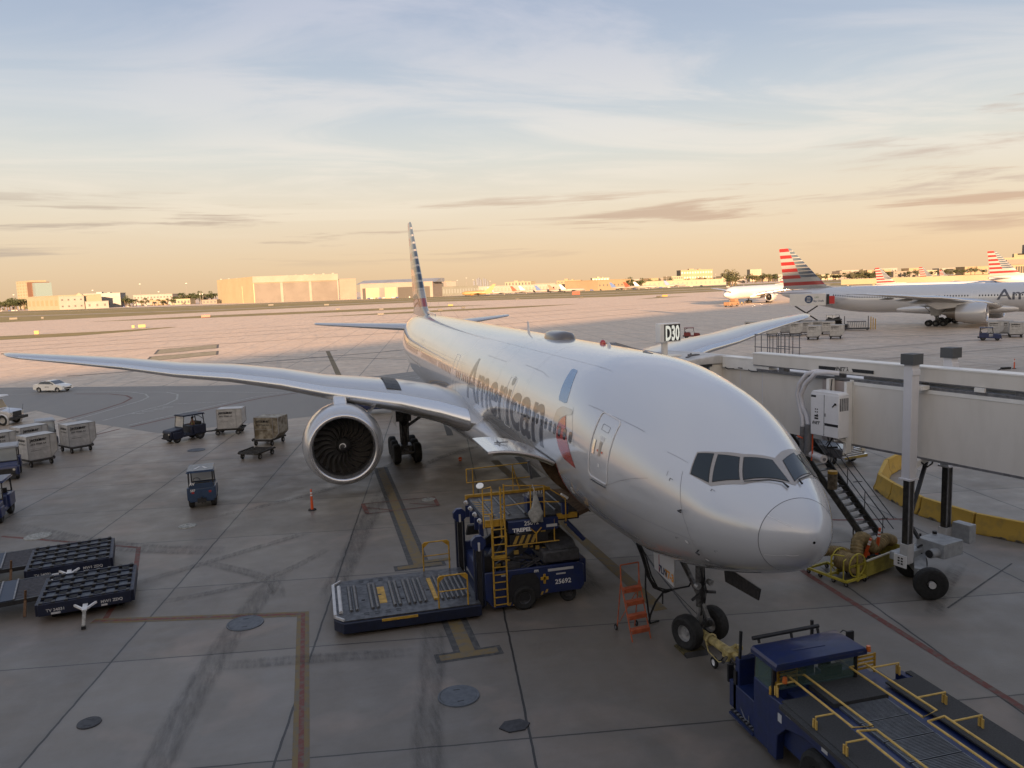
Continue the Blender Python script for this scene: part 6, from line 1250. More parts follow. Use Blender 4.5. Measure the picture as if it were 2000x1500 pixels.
far_cont(1534, 153, -34, 'container peeping over the far wing near its tip', 'dolly below the container near the wing tip')
far_cont(1553, 149, -34, 'white container at the left end of the distant row below the catering box', 'dolly at the left end of the distant row')
far_cont(1573, 151, -34, 'white container second in the distant row below the catering box', 'dolly second in the distant row')
far_cont(1596, 152, -34, 'white container third in the distant row below the catering box', 'dolly third in the distant row')
far_cont(1615, 150, -34, 'white container at the right end of the distant row', 'dolly at the right end of the distant row')
far_cont(1588, 139, -40, 'nearer container standing before the distant row, left one of two', 'dolly before the distant row, left one')
far_cont(1632, 139, -40, 'nearer container standing before the distant row, right one of two', 'dolly before the distant row, right one')
far_cont(1941, 133, -45, 'distant container just behind the cloth covered tractor', 'dolly just behind the cloth covered tractor')
far_cont(1959, 133, -45, 'distant container between the tractor and the lone one', 'dolly between the tractor and the lone container')
far_cont(1983, 129, -42, 'distant container standing by itself nearest the right edge', 'dolly nearest the right edge below a lone container')
# ================================================================== pallet dollies and roller racks at lower left
PD = thing('pallet_dolly', 'wide navy pallet dolly with white tow fork, upper one of the pair', 'pallet dolly', (0, 0, 0), 0, 'wide navy pallet dollies')
PLM = M('pallet_deck_steel', (.05, .058, .075), .4, .4, var=.35, vs=5)
b = MB(); b.box(-1.45, 1.45, -1.55, 1.55, .42, .68); b.box(-1.5, 1.5, -1.6, -1.45, .3, .74); b.box(-1.5, 1.5, 1.45, 1.6, .3, .74); b.box(-1.6, -1.45, -1.5, 1.5, .3, .72); b.box(1.45, 1.6, -1.5, 1.5, .3, .72); b.build('frame', DNAVY, PD, bevel=.02)
b = MB(); random.seed(2)
for i in range(7):
    for j in range(5):
        x, y = -1.2 + i * .4, -1.2 + j * .6
        if (i + j) % 2: b.box(x - .15, x + .15, y - .22, y + .22, .70, .73)
        else:
            for k in (-.1, 0, .1): b.box(x - .13, x + .13, y + k - .02, y + k + .02, .7, .75, 1)
for j in range(6): b.box(-1.45, 1.45, -1.5 + j * .6 - .04, -1.5 + j * .6 + .04, .68, .77, 2)
for i in range(8):
    for j in range(6): b.box(-1.4 + i * .4 - .06, -1.4 + i * .4 + .06, -1.5 + j * .6 - .09, -1.5 + j * .6 + .09, .7, .79, 1)
b.build('roller_deck', [PLM, BLACK, DNAVY], PD)
b = MB(); b.bar((-.35, -1.6, .52), (0, -2.05, .45), .07); b.bar((.35, -1.6, .52), (0, -2.05, .45), .07); b.bar((0, -1.6, .5), (0, -2.1, .45), .16, .05); b.build('tow_fork', WHITE, PD)
b = MB(); b.bar((0, -2.05, .44), (0, -2.75, .1), .11, .07); b.box(-.07, .07, -2.8, -2.7, .02, .12, 1); b.build('tow_bar', [M('rusty_white', (.36, .33, .28), .7, var=.5, vs=9), BLACK], PD)
for x in (-1.1, 1.1):
    for y in (-.9, .9): b = MB(); b.wheel((x, y, .2), (1, 0, 0), .2, .16, 0, 1, 20, .5); b.build('wheel', [RUB, GREY], PD, smooth=40)
text('TV 24031', .15, PD, LGREY, frame((-.95, -1.605, .44), (1, 0, 0), (0, 0, 1)), bold=.02); text('MW1 ZDQ', .15, PD, LGREY, frame((.85, -1.605, .44), (1, 0, 0), (0, 0, 1)), bold=.02)
b = MB(); b.box(-1.1, -.8, -1.606, -1.6, .33, .40); b.box(.5, .7, -1.606, -1.6, .33, .4); b.build('reflector', LGREY, PD)
PD.location = (-21.55, 20.55, 0); PD.rotation_euler.z = rad(11)
dup(PD, (-19.85, 16.35, 0), rad(9), 'wide navy pallet dolly, lower one of the pair, tow bar over the red line')
RK = thing('roller_rack', 'dark slatted roller rack trailer, upper one at the left edge', 'roller rack', (0, 0, 0), 0, 'slatted roller racks')
b = MB()
for k in range(13): b.cyl((-1.35, -1.05 + k * .175, .62), (1.35, -1.05 + k * .175, .62), .055, n=8)
b.build('rollers', M('roller_dark', (.06, .065, .08), .35, .5, var=.3, vs=6), RK, smooth=40)
b = MB()
for y in (-1.2, 1.2): b.box(-1.45, 1.45, y - .06, y + .06, .5, .66)
for x in (-1.45, 1.45): b.box(x - .06, x + .06, -1.2, 1.2, .5, .68)
for x in (-1.4, 1.4):
    for y in (-.95, -.3, .3, .95): b.box(x - .12, x + .12, y - .04, y + .04, .66, .72, 1)
b.build('frame', [BLACK, LGREY], RK)
b = MB(); b.box(-.35, .15, -1.2, 1.2, .675, .69); b.box(-.38, -.33, -1.2, 1.2, .67, .72, 1); b.box(.12, .17, -1.2, 1.2, .67, .72, 1); b.build('walk_plate', [M('plate_blue_grey', (.04, .055, .085), .6, .1), GREY], RK)
b = MB(); b.bar((.5, -1.25, .6), (.45, -1.6, .1), .09, .05); b.bar((.5, -1.25, .62), (.55, -1.35, 1.0), .07, .05); b.build('tow_handle', M('rusty_brown', (.16, .085, .04), .8, var=.4, vs=7), RK)
for x in (-1.15, 1.15):
    for y in (-.85, .85): b = MB(); b.wheel((x, y, .27), (1, 0, 0), .27, .18, 0, 1, 20, .5); b.build('wheel', [RUB, GREY], RK, smooth=40)
RK.location = (-24.35, 20.7, 0); RK.rotation_euler.z = rad(14)
dup(RK, (-22.6, 16.75, 0), rad(14), 'dark slatted roller rack trailer with walk plate, lower one beside the navy pallet dolly')
# ================================================================== white saloon car and utility truck
CARW = M('car_white', (.72, .71, .68), .3, coat=1)
def car_shell(name, prof_, hw, mat, par, shrink=.86, belt=.95):
    """side profile extruded, roof narrowed: prof_ is (y, z) list"""
    m = MB(); n = len(prof_); vs = []
    for sx in (-1, -.93, .93, 1):
        for y, z in prof_:
            k = 1 if z <= belt else 1 - (z - belt) / (1.45 - belt) * (1 - shrink) * 1.4; e = 1 if abs(sx) < 1 else .0
            zz_ = z if abs(sx) < 1 else (z - .05 if z > belt else z); vs.append((sx * hw * k, y * (.985 if abs(sx) == 1 else 1), zz_))
    fs = [(j * n + i, j * n + (i + 1) % n, (j + 1) * n + (i + 1) % n, (j + 1) * n + i) for j in range(3) for i in range(n)] + [tuple(range(n))[::-1], tuple(range(3 * n, 4 * n))]
    m.add(vs, fs); return m.build(name, mat, par, smooth=35)
SC = thing('saloon_car', 'white saloon car driving on the service road', 'car', (-43.7, 96.2, 0), rotz=rad(-118))
pf = [(-2.25, .35), (-2.3, .75), (-2.2, .98), (-1.75, 1.08), (-1.05, 1.4), (-.4, 1.47), (.3, 1.43), (1.15, 1.02), (1.95, .86), (2.2, .68), (2.25, .35), (1.85, .28), (1.75, .55), (1.4, .68), (1.1, .55), (1.0, .26), (-1.0, .26), (-1.1, .55), (-1.4, .68), (-1.75, .55), (-1.85, .28)]
body_ = car_shell('body', pf, .88, CARW, SC)
for s_ in (-1, 1):
    b = MB(); b.add([(s_ * .842, -1.5, 1.06), (s_ * .848, .95, 1.0), (s_ * .775, .25, 1.36), (s_ * .755, -.4, 1.41), (s_ * .775, -1.0, 1.34)], [(0, 1, 2, 3, 4)]); b.build('side_window', GLASS, SC)
    b = MB(); b.box(s_ * .95 - .06, s_ * .95 + .06, .55, .7, .98, 1.1); b.build('mirror', CARW, SC)
    b = MB(); b.box(s_ * .62 - .14, s_ * .62 + .14, 2.13, 2.215, .62, .74); b.build('headlight', M('headlight_glass', (.5, .48, .42), .1, coat=1), SC)
    text('AIRPORT', .17, body_, BLET, frame((s_ * .893, -.1, .62), (0, s_, 0), (0, 0, 1)), bold=.01)
    for y in (-1.42, 1.42): b = MB(); b.wheel((s_ * .78, y, .32), (1, 0, 0), .32, .2, 0, 1, 24, .66); b.build('wheel', [RUB, RIM], SC, smooth=40)
b = MB(); b.add([(-.72, .36, 1.42), (.72, .36, 1.42), (.80, 1.12, 1.04), (-.80, 1.12, 1.04)], [(0, 1, 2, 3)]); b.build('windscreen', GLASS, SC)
for v_ in b.v: pass
b = MB(); b.box(-.55, .55, 2.2, 2.26, .4, .56); b.build('grille', BLACK, SC)
b = MB(); b.add([(-.72, -1.08, 1.4), (.72, -1.08, 1.4), (.78, -1.7, 1.1), (-.78, -1.7, 1.1)], [(3, 2, 1, 0)]); b.build('rear_window', GLASS, SC)
UT = thing('utility_truck', 'white bonneted truck with a roof box at the left edge', 'truck', (-40.6, 68.4, 0), rotz=rad(-108))
TW = M('truck_silver', (.50, .50, .52), .25, .3, coat=1)
b = MB(); b.prism([(.3, .75), (.3, 1.5), (1.75, 1.35), (1.95, 1.2), (2.0, .75), (1.75, .6), (1.6, .95), (1.2, 1.08), (.75, .95), (.6, .6)], 0, -.98, .98); b.build('bonnet', TW, UT, bevel=.08)
b = MB(); b.prism([(-1.4, .6), (-1.4, 2.4), (-.1, 2.4), (.35, 1.5), (.35, .6)], 0, -1.05, 1.05); b.prism([(-1.5, 2.55), (-1.5, 2.75), (.5, 2.75), (.6, 2.6)], 0, -1.1, 1.1); b.box(-1.0, 1.0, -1.4, -.2, 2.4, 2.56); b.build('cab', WHITE, UT, bevel=.05)
b = MB(); b.add([(-.95, -.02, 2.32), (.95, -.02, 2.32), (1.0, .33, 1.55), (-1.0, .33, 1.55)], [(0, 1, 2, 3)]); b.build('windscreen', M('amber_screen', (.35, .24, .08), .1, coat=1), UT)
for s_ in (-1, 1):
    b = MB(); b.add([(s_ * 1.055, -1.1, 1.5), (s_ * 1.055, .2, 1.5), (s_ * 1.055, -.15, 2.2), (s_ * 1.055, -1.1, 2.2)], [(0, 1, 2, 3)]); b.build('side_window', GLASS, UT)
    b = MB(); b.wheel((s_ * .9, 1.2, .5), (1, 0, 0), .5, .3, 0, 1, 28, .56); b.build('wheel', [RUB, RIM], UT, smooth=40); b = MB(); b.wheel((s_ * .9, -2.8, .5), (1, 0, 0), .5, .5, 0, 1, 28, .56); b.build('wheel', [RUB, RIM], UT, smooth=40)
    b = MB(); b.lathe([(.55, -.18), (.6, -.1), (.6, .1), (.55, .18)], (s_ * .92, 1.2, .5), (1, 0, 0), 28); q_ = b.build('mudguard', WHITE, UT, smooth=40)
    b = MB(); b.tube([(s_ * .9, 1.9, 1.2), (s_ * .95, 2.0, 1.8)], .012, 5); b.build('antenna', BLACK, UT)
    b = MB(); b.box(s_ * .75 - .16, s_ * .75 + .16, 1.9, 2.02, .95, 1.2); b.build('headlight', M('headlight_glass'), UT)
b = MB(); b.box(-.55, .55, 1.98, 2.05, .8, 1.25); b.box(-1.15, 1.15, 2.0, 2.25, .5, .75); bits(b, 'bumper', BLACK, UT)
b = MB(); b.box(-1.15, 1.15, -5.5, -1.6, .8, 2.2); b.box(-.4, .4, -5.5, 1.6, .55, .8); b.build('rear_body', WHITE, UT, bevel=.04)
BTk = thing('flatbed_truck', 'dark blue apron truck seen through the gap between engine and main wheels', 'truck', (-5.2, 57.8, 0), rotz=rad(80))
b = MB(); b.box(-1.1, 1.1, -3.2, 2.6, .55, 1.0); b.box(-1.1, 1.1, 1.4, 2.6, 1.0, 1.7); b.build('body', NAVY, BTk, bevel=.05); b = MB(); b.box(-1.0, 1.0, -3.0, 1.2, 1.0, 1.4); b.build('load', DGREY, BTk, bevel=.05)
b = MB(); b.tube([(-1.1, -3, 1.0), (-1.1, -3, 1.9), (-1.1, .5, 1.75), (-1.1, 1.2, 1.0)], .04, 6); b.tube([(-1.1, -3, 1.45), (-1.1, .8, 1.4)], .03, 6); b.build('side_rail', YEL, BTk)
for x in (-1, 1):
    for y in (-2.2, 1.8): b = MB(); b.wheel((x, y, .42), (1, 0, 0), .42, .3, 0, 1, 24, .5); b.build('wheel', [RUB, GREY], BTk, smooth=40)
# ================================================================== other airliners on the field
def plane(loc, rz, label, scale=1, skip=()):
    return dup(MAIN, loc, rz, label, 'passenger jets on the airfield', scale, skip=skip)
NOH = ('cargo_door', 'cargo_hold', 'doorway_edge', 'jack_mark', 'static_port', 'pitot_probe', 'wiper', 'panel_line', 'lightning_strip', 'power_hatch', 'antenna', 'beacon', 'antenna_dome', 'walkway_patch')
FARP = make_airliner((0, 0, 0), 'airliner', full=False)
def place(o, s, px, lx, phi):
    """put aircraft point (lx, s) at ground point px"""
    v = Matrix.Rotation(rad(phi), 3, 'Z') @ Vector((lx, s, 0)) * o.scale[0]; o.location = (px[0] - v.x, px[1] - v.y, 0); o.rotation_euler.z = rad(phi)
A2 = FARP; A2.scale = (.95,) * 3; place(A2, 37.1, (112.6, 119.4), -5.49, 35.4); A2['label'] = 'silver airliner parked broadside at right, striped red and blue tail, catering box at its rear'
FAR2 = ('cabin_window', 'door')
A3 = dup(FARP, (0, 0, 0), 0, 'airliner facing us far out on the sunlit taxiway with a tug at its nose', 'passenger jets on the airfield', .86, skip=FAR2); place(A3, 37.1, (180.3, 295.6), 0, -56.5)
A4 = dup(FARP, (0, 0, 0), 0, 'sunlit jet behind the broadside airliner, its tail left of the other far tails', 'passenger jets on the airfield', .72, skip=FAR2)
def place_tail(o, pxl, D, phi):
    x, y = gp(pxl, D); place(o, 71.5, (x, y), 0, phi)
place_tail(A4, 1716, 345, 44)
A5 = dup(A4, (0, 0, 0), 0, 'far jet whose small striped tail shows in the middle of the distant row', 'passenger jets on the airfield', .72); place_tail(A5, 1800, 440, 40)
A6 = dup(FARP, (0, 0, 0), 0, 'sunlit jet at the right edge whose striped tail stands before the far terminal', 'passenger jets on the airfield', .98, skip=FAR2); place_tail(A6, 1938, 318, 42)
A7 = dup(A4, (0, 0, 0), 0, 'most distant jet with a tiny tail right of the far grey row', 'passenger jets on the airfield', .6); place_tail(A7, 1838, 560, 38)
# yellow and orange freighter in front of the far sheds
DHLY = M('freighter_yellow', (.22, .15, .07), .5); DHLO = M('freighter_orange', (.28, .10, .015), .5)
x, y = gp(902, 960); FT = thing('freighter', 'small pale yellow freighter with an orange tail before the distant sheds', 'freighter', (x, y, 0), rad(-105), 'freighters before the sheds')
b = MB(); b.lathe([(.1, 0), (1.6, 1.5), (2.6, 5), (2.7, 24), (2.2, 31), (.4, 38)], (0, 0, 4), (0, 1, .01), 16); b.build('fuselage', DHLY, FT, smooth=60)
b = MB(); b.prism([(28, 5.5), (37, 5.5), (42, 14), (38.5, 14)], 0, -.3, .3); b.prism([(30, 2.2), (38, 3.5), (36, 6.5), (27, 6.6)], 0, -2.3, 2.3); b.build('fin', DHLO, FT)
b = MB(); b.add([(-18, 24, 4.2), (-2, 12, 3), (-2, 20, 3), (-18, 27, 4.2)], [(0, 1, 2, 3)]); b.add([(18, 24, 4.2), (2, 12, 3), (2, 20, 3), (18, 27, 4.2)], [(0, 1, 2, 3)]); b.add([(-18, 24, 4.5), (-2, 12, 3.6), (-2, 20, 3.6), (-18, 27, 4.5)], [(3, 2, 1, 0)]); b.build('wing', DHLY, FT)
for s_ in (-5, 5): b = MB(); b.lathe([(1.0, 0), (1.2, 1), (.8, 4)], (s_, 11, 2.4), (0, 1, 0), 12); b.build('engine', DHLO, FT)
b = MB(); b.cyl((0, 5, 0), (0, 5, 3), .4, n=8); b.cyl((-3, 20, 0), (-3, 20, 3), .5, n=8); b.cyl((3, 20, 0), (3, 20, 3), .5, n=8); b.build('gear', RUB, FT)
WF = M('far_white_jet', (.2, .19, .18), .5); TF = [M('far_tail_blue', (.05, .10, .25), .5), M('far_tail_red', (.35, .05, .03), .5), M('far_tail_white', (.4, .4, .4), .5)]
src = None
for i, (pxl, D, an) in enumerate(((985, 1010, 80), (1028, 1040, 60), (1045, 1050, 75), (1075, 1020, 95), (1103, 1000, 70), (1125, 990, 85), (1222, 1060, 60), (1248, 1050, 50), (1268, 1080, 70), (1325, 1150, 80))):
    x, y = gp(pxl, D); t = thing('parked_jet', 'tiny white jet %s in the far line of jets' % ['first from the left', 'second from the left', 'third from the left', 'fourth from the left', 'fifth from the left', 'sixth from the left', 'seventh from the left', 'eighth from the left', 'ninth from the left', 'farthest right'][i], 'jet', (x, y, 0), rad(an), 'tiny jets parked across the field')
    b = MB(); b.lathe([(.1, 0), (1.7, 3), (1.9, 22), (.3, 32)], (0, -12, 3.2), (0, 1, 0), 10); b.add([(-15, 6, 3.2), (0, -2, 2.8), (15, 6, 3.2), (15, 8, 3.3), (0, 5, 3.0), (-15, 8, 3.3)], [(0, 1, 4, 5), (1, 2, 3, 4)]); b.cyl((0, 0, 0), (0, 0, 2), .5, n=6); b.build('fuselage', WF, t, smooth=60)
    b = MB(); b.prism([(12, 4), (19, 4), (22, 10.5), (19, 10.5)], 0, -.25, .25); b.build('fin', TF[i % 3], t)
# tug and crew at the nose of the far taxiing airliner
x, y = 150, 266; FTG = thing('aircraft_tug', 'orange lit tug standing before the nose of the far airliner', 'aircraft tug', (x, y, 0), rad(-60))
b = MB(); b.box(-1.4, 1.4, -3.6, 3.6, .5, 1.9); b.box(-1.2, 1.2, 1.0, 3.2, 1.9, 3.0); b.build('body', M('tug_ochre', (.20, .12, .07), .6), FTG, bevel=.1)
for xx in (-1.2, 1.2):
    for yy in (-2.2, 2.2): b = MB(); b.wheel((xx, yy, .65), (1, 0, 0), .65, .5, 0, 1, 16); b.build('wheel', [RUB, GREY], FTG)
for i, (x, y, lb) in enumerate(((156, 268.5, 'ground crew member left of two near the far airliner nose gear'), (158.5, 270.5, 'ground crew member right of two near the far airliner nose gear'))): person(lb, (x, y, 0), i * 1.5, VEST, TROU, 'stand', 'crew by the far airliner')
# ================================================================== catering truck and loader at the parked airliner
CT = thing('catering_truck', 'catering truck with its white box body raised on scissor legs behind the parked jet', 'catering truck', (*gp(1582, 176), 0), rad(-125))
def cloc(): pass
b = MB(); b.box(-1.25, 1.25, -4.3, 3.2, 4.55, 7.2); b.build('box_body', M('box_white', (.62, .62, .62), .5, var=.05, vs=1), CT, bevel=.04)
b = MB()
for sx in (-1.0, 1.0): b.bar((sx, -3.2, 1.2), (sx, 1.6, 4.5), .16, .22); b.bar((sx, 1.6, 1.2), (sx, -3.2, 4.5), .16, .22)
b.build('scissor_legs', BLACK, CT)
b = MB(); b.box(-1.15, 1.15, -4.2, 4.0, .7, 1.2); b.build('chassis', DGREY, CT); b = MB(); b.box(-1.2, 1.2, 3.4, 5.2, .6, 2.6); b.build('cab', WHITE, CT, bevel=.12); b = MB(); b.box(-1.05, 1.05, 5.19, 5.23, 1.6, 2.4); b.build('windscreen', GLASS, CT)
for xx in (-1.0, 1.0):
    for yy in (-2.8, 4.0): b = MB(); b.wheel((xx, yy, .5), (1, 0, 0), .5, .35, 0, 1, 18); b.build('wheel', [RUB, GREY], CT, smooth=40)
b = MB(); b.box(-1.3, 1.3, 3.2, 4.6, 4.6, 4.75); b.box(1.1, 1.3, 3.3, 3.9, 4.8, 7.0, 1); b.box(1.28, 1.34, 3.9, 5.0, 4.9, 6.6, 2); b.build('bridge', [GREY, BLACK, M('catering_red', (.45, .03, .03), .5)], CT)
bx = [o for o in bpy.data.objects if o.parent == CT and o.name.startswith('box_body')][0]
b = MB(); b.lathe([(.001, 0), (.86, 0)], (1.262, -.3, 5.95), (1, 0, 0), 28); b.build('round_mark', M('mark_navy', (.02, .05, .12), .5), bx)
b = MB()
for k in range(4): b.box(1.268, 1.27, -.75 + k * .02, .15 - abs(k - 1.5) * .1, 5.45 + k * .3, 5.53 + k * .3)
b.build('mark_bars', WHITE, bx)
text('LSG', .5, bx, M('lsg_green_grey', (.12, .2, .1), .5), frame((1.263, 1.3, 6.2), (0, 1, 0), (0, 0, 1)), bold=.02); text('Sky Chefs', .55, bx, M('mark_navy'), frame((1.263, 1.7, 5.4), (0, 1, 0), (0, 0, 1)), bold=.02)
DL = thing('distant_loader', 'dark container loader working below the tail end of the parked jet', 'loader', (*gp(1634, 162), 0), rad(-36)); DL.scale = (.8,) * 3; DL.name = 'container_loader'
b = MB(); b.box(-2.8, 2.8, -1.4, 1.4, .4, 1.3); b.box(-2.6, 1.2, -1.4, 1.4, 2.4, 2.7); b.build('platform', DGREY, DL); b = MB(); b.bar((-2.4, 0, 1.3), (1, 0, 2.4), .3, 2.0); b.bar((1, 0, 1.3), (-2.4, 0, 2.4), .3, 1.8); b.build('scissor', BLACK, DL)
b = MB()
for xx in (-2.5, -1, .6): b.bar((xx, -1.4, 2.7), (xx, -1.4, 3.8), .1)
b.bar((-2.5, -1.4, 3.8), (.6, -1.4, 3.8), .1); b.build('rail', GREY, DL)
for xx in (-2, 2): b = MB(); b.wheel((xx, -1.3, .45), (0, 1, 0), .45, .3, 0, 1, 16); b.build('wheel', [RUB, GREY], DL)
RT = thing('rack_trailer', 'dark trailer with upright rods and yellow end posts below the jet fuselage', 'trailer', (*gp(1672, 158), 0), rad(-36)); RT.scale = (.68,) * 3
b = MB(); b.box(-4.2, 3.6, -1.2, 1.2, .35, .7); b.build('bed', DGREY, RT); b = MB()
for k in range(9): b.bar((-2.4 + k * .6, -1, .7), (-2.2 + k * .6, -1, 2.6), .14)
b.box(-2.6, 2.6, -1.1, 1.1, 2.4, 2.7); b.build('rods', GREY, RT); b = MB()
for xx in (-3.2, 3.2): b.bar((xx, -1, .7), (xx, -1, 4.2), .22)
bits(b, 'end_post', DGREY, RT); b = MB()
for k in range(3): b.bar((3.9 + k * .6, -1, .2), (3.9 + k * .6, -1, 4.0 - k * .3), .25)
b.build('yellow_post', YEL, RT)
for xx in (-3.4, 3): b = MB(); b.wheel((xx, -1.1, .3), (0, 1, 0), .3, .2, 0, 1, 14); b.build('wheel', [RUB, GREY], RT)
tractor('bright blue tractor with a cloth cover at the far right of the apron', (*gp(1933, 125), 0), rad(-132), NAVY, group='distant tractors'); tractor('dark red tractor driving behind the gate sign', (*gp(1351, 152), 0), rad(-118), M('dark_red_paint', (.16, .02, .02), .5), group='distant tractors', roofm=M('dark_red_paint'))
b = MB(); b.box(-2.2, -1.0, -.6, .6, .4, 1.6); rt_ = b
# ================================================================== airfield signs
def fsign(x, y, w, h, m, label, rz=0):
    t = thing('airfield_sign', label, 'airfield sign', (x, y, 0), rz, 'low airfield signs on the grass'); b = MB(); b.box(-w / 2, w / 2, -.15, .15, .25, .25 + h); b.build('panel', m, t); b = MB()
    for k in (-.35, .35): b.cyl((w * k, 0, 0), (w * k, 0, .3), .05, n=6)
    b.build('leg', BLACK, t)
SYE = M('sign_yellow', (.26, .15, .015), .5); SRE = M('sign_red', (.2, .03, .012), .5); SBK = M('sign_black', (.03, .03, .03), .5)
for i, (x, y, w, h, m) in enumerate(((-76, 322, 2.6, 1.1, SYE), (-79, 321, 1, 1, SYE), (-106.7, 300, 1.5, 1.2, SYE), (-67.2, 446, 4.5, 1.2, SRE), (19.3, 345, 2.8, .9, SBK), (68, 401, 2, .8, SBK), (73.4, 472, 3, .8, SYE), (51, 373, 2.2, .9, SBK), (28.1, 443, 2.4, .8, SBK), (242, 723, 8, 3, SRE),
                                          (224, 484, 4, 1, SYE), (213, 470, 3, .9, SBK), (183.6, 541, 3, .9, SBK), (145.6, 583, 3, .9, SBK), (2.2, 681, 4, 1.2, SBK), (-49.5, 810, 5, 1.2, SBK), (-215, 612, 5, 1.4, SBK), (-232, 618, 3, 1.4, SYE), (5.2, 489, 2.5, .9, SBK), (-193, 600, 1.6, 1.2, SBK))):
    fsign(x, y, w, h, m, ['lit yellow sign on the near grass island', 'small yellow sign beside the long yellow one', 'square orange sign alone on the near grass strip', 'red sign left of the big hangar', 'black sign left of the striped tail on the near strip', 'black sign just right of the striped tail', 'orange sign beyond the fuselage crown', 'black sign right beside the tail leading edge',
        'black sign on the middle strip below the open hangar', 'reddish board far out before the sheds', 'yellow sign pair far right of the tail', 'black sign beside the far yellow one', 'black sign on the runway edge in the centre', 'far black sign before the parked jets', 'black sign below the big hangar doors', 'black sign below the yellow hangar side',
        'black sign at the left edge strip', 'yellow sign at the left edge strip', 'black sign in line with the hangar gap', 'small black sign right of the left edge group'][i])
# landmarks along the skyline, used to say where a small far thing is
LMK = [(2, 'at the left picture edge'), (10, 'just inside the left edge'), (18, 'below the dark trees at far left'), (26, 'right of the trees at far left'), (33, 'left of the office tower'), (40, 'by the office tower'), (184, 'behind the stepped gables'), (243, 'right of the white block'), (249, 'among the first palms'), (256, 'right of the first palms'), (270, 'below the long office left end'), (278, 'above the long office left end'), (285, 'below the long office middle'), (300, 'by the low ochre house'), (312, 'above the long office middle'),
       (367, 'between palms and big hangar'), (392, 'left of the paired masts'), (397, 'left of the big hangar'), (424, 'at the big hangar corner'), (580, 'before the big hangar'), (720, 'at the open hangar left doorway'), (727, 'before the first hangar door'), (735, 'in front of the open hangar'), (742, 'before the second hangar door'), (750, 'between the hangar doors'), (767, 'before the wide dark doorway'), (775, 'inside the wide dark doorway'), (800, 'just left of the striped tail'),
       (888, 'above the freighter'), (894, 'above the freighter nose'), (912, 'above the freighter tail'), (925, 'left of the city towers'), (958, 'right of the city towers'), (960, 'below the city towers'), (972, 'left of the centre hotel'), (995, 'below the centre hotel left end'), (1008, 'below the centre hotel middle'), (1060, 'between the two centre hotels'), (1093, 'below the red roofed hotel'), (1140, 'left of the apartment block'), (1156, 'beside the apartment block'), (1206, 'before the tan warehouse'), (1214, 'at the tan warehouse docks'), (1208, 'above the tan warehouse'),
       (1239, 'right of the tan warehouse'), (1246, 'above the bushes by the tan warehouse'), (1262, 'at the cream hall left end'), (1275, 'before the cream hall'), (1277, 'above the cream hall left end'), (1290, 'along the cream hall'), (1298, 'left of the orange offices'), (1302, 'beside the stepped wing'), (1306, 'below the stepped wing'), (1350, 'below the orange offices'), (1370, 'below the orange offices right end'), (1398, 'above the cream hall right end'), (1412, 'right of the orange offices'), (1422, 'left of the far airliner'), (1425, 'between the orange offices and far airliner'), (1442, 'above the far airliner nose'), (1450, 'behind the far airliner'),
       (1502, 'right of the pair of towers'), (1540, 'touching the striped tail'), (1578, 'just right of the striped tail'), (1622, 'second block right of the striped tail'), (1651, 'above the jet crown'), (1667, 'left of the big tree clump'), (1717, 'behind the far left tail'), (1736, 'just right of the far left tail'), (1767, 'between the far tails'), (1787, 'left of the middle far tail'), (1812, 'behind the middle far tail'), (1857, 'right of the smallest tail'), (1881, 'above the bridge link'), (1907, 'left of the terminal')]
SEEN_L = set()
def where(px, head):
    for d, w in sorted((abs(a - px), w) for a, w in LMK):
        if (head, w) not in SEEN_L: SEEN_L.add((head, w)); return head + ' ' + w
# ================================================================== far buildings
BW = {}
def fac(n, c): return M('facade_' + n, tuple(v * .62 for v in c), .8, var=.08, vs=.05)
def building(name, label, x0, x1, D0, D1, top, depth, mat, rows=0, cols=0, winm=None, side_mat=None, roofb=0, kind='building', group=None, wh=.5, ww=.55):
    """box with its front from picture column x0 (depth D0) to x1 (depth D1); top = picture rows above its base"""
    a = Vector(gp(x0, D0)); c = Vector(gp(x1, D1)); d = c - a; w = d.length; an = math.atan2(d.y, d.x); h = top * (D0 + D1) / 2 / 1537.88
    t = thing(name, label, kind, (a.x, a.y, 0), an, group)
    b = MB(); b.box(0, w, 0, depth, 0, h); wl = b.build('wall', mat, t)
    b = MB(); b.box(-.4, w + .4, -.4, depth + .4, h, h + .8); 
    if roofb: b.box(w * .3, w * .45, depth * .3, depth * .6, h, h + roofb); b.box(w * .6, w * .68, depth * .3, depth * .6, h, h + roofb * .7)
    b.build('roof', side_mat or mat, t)
    wm = winm or GLASS
    for r in range(rows):
        for c_ in range(cols):
            cw = w / cols; rh = h / rows; b = MB(); x_ = cw * (c_ + .5); z_ = rh * (r + .5); b.box(x_ - cw * ww / 2, x_ + cw * ww / 2, -.12, .0, z_ - rh * wh / 2, z_ + rh * wh / 2); b.build('window', wm, wl)
    return t, w, h, depth
CY = fac('cream', (.36, .34, .26)); CP = fac('pink_white', (.34, .32, .31)); CW2 = fac('white', (.38, .39, .40)); CG = fac('grey', (.20, .21, .22)); CB = fac('russet', (.17, .09, .06)); CO = fac('ochre', (.34, .27, .18)); WD = M('far_window', (.08, .085, .09), .3); CT2 = fac('tan', (.25, .23, .21))
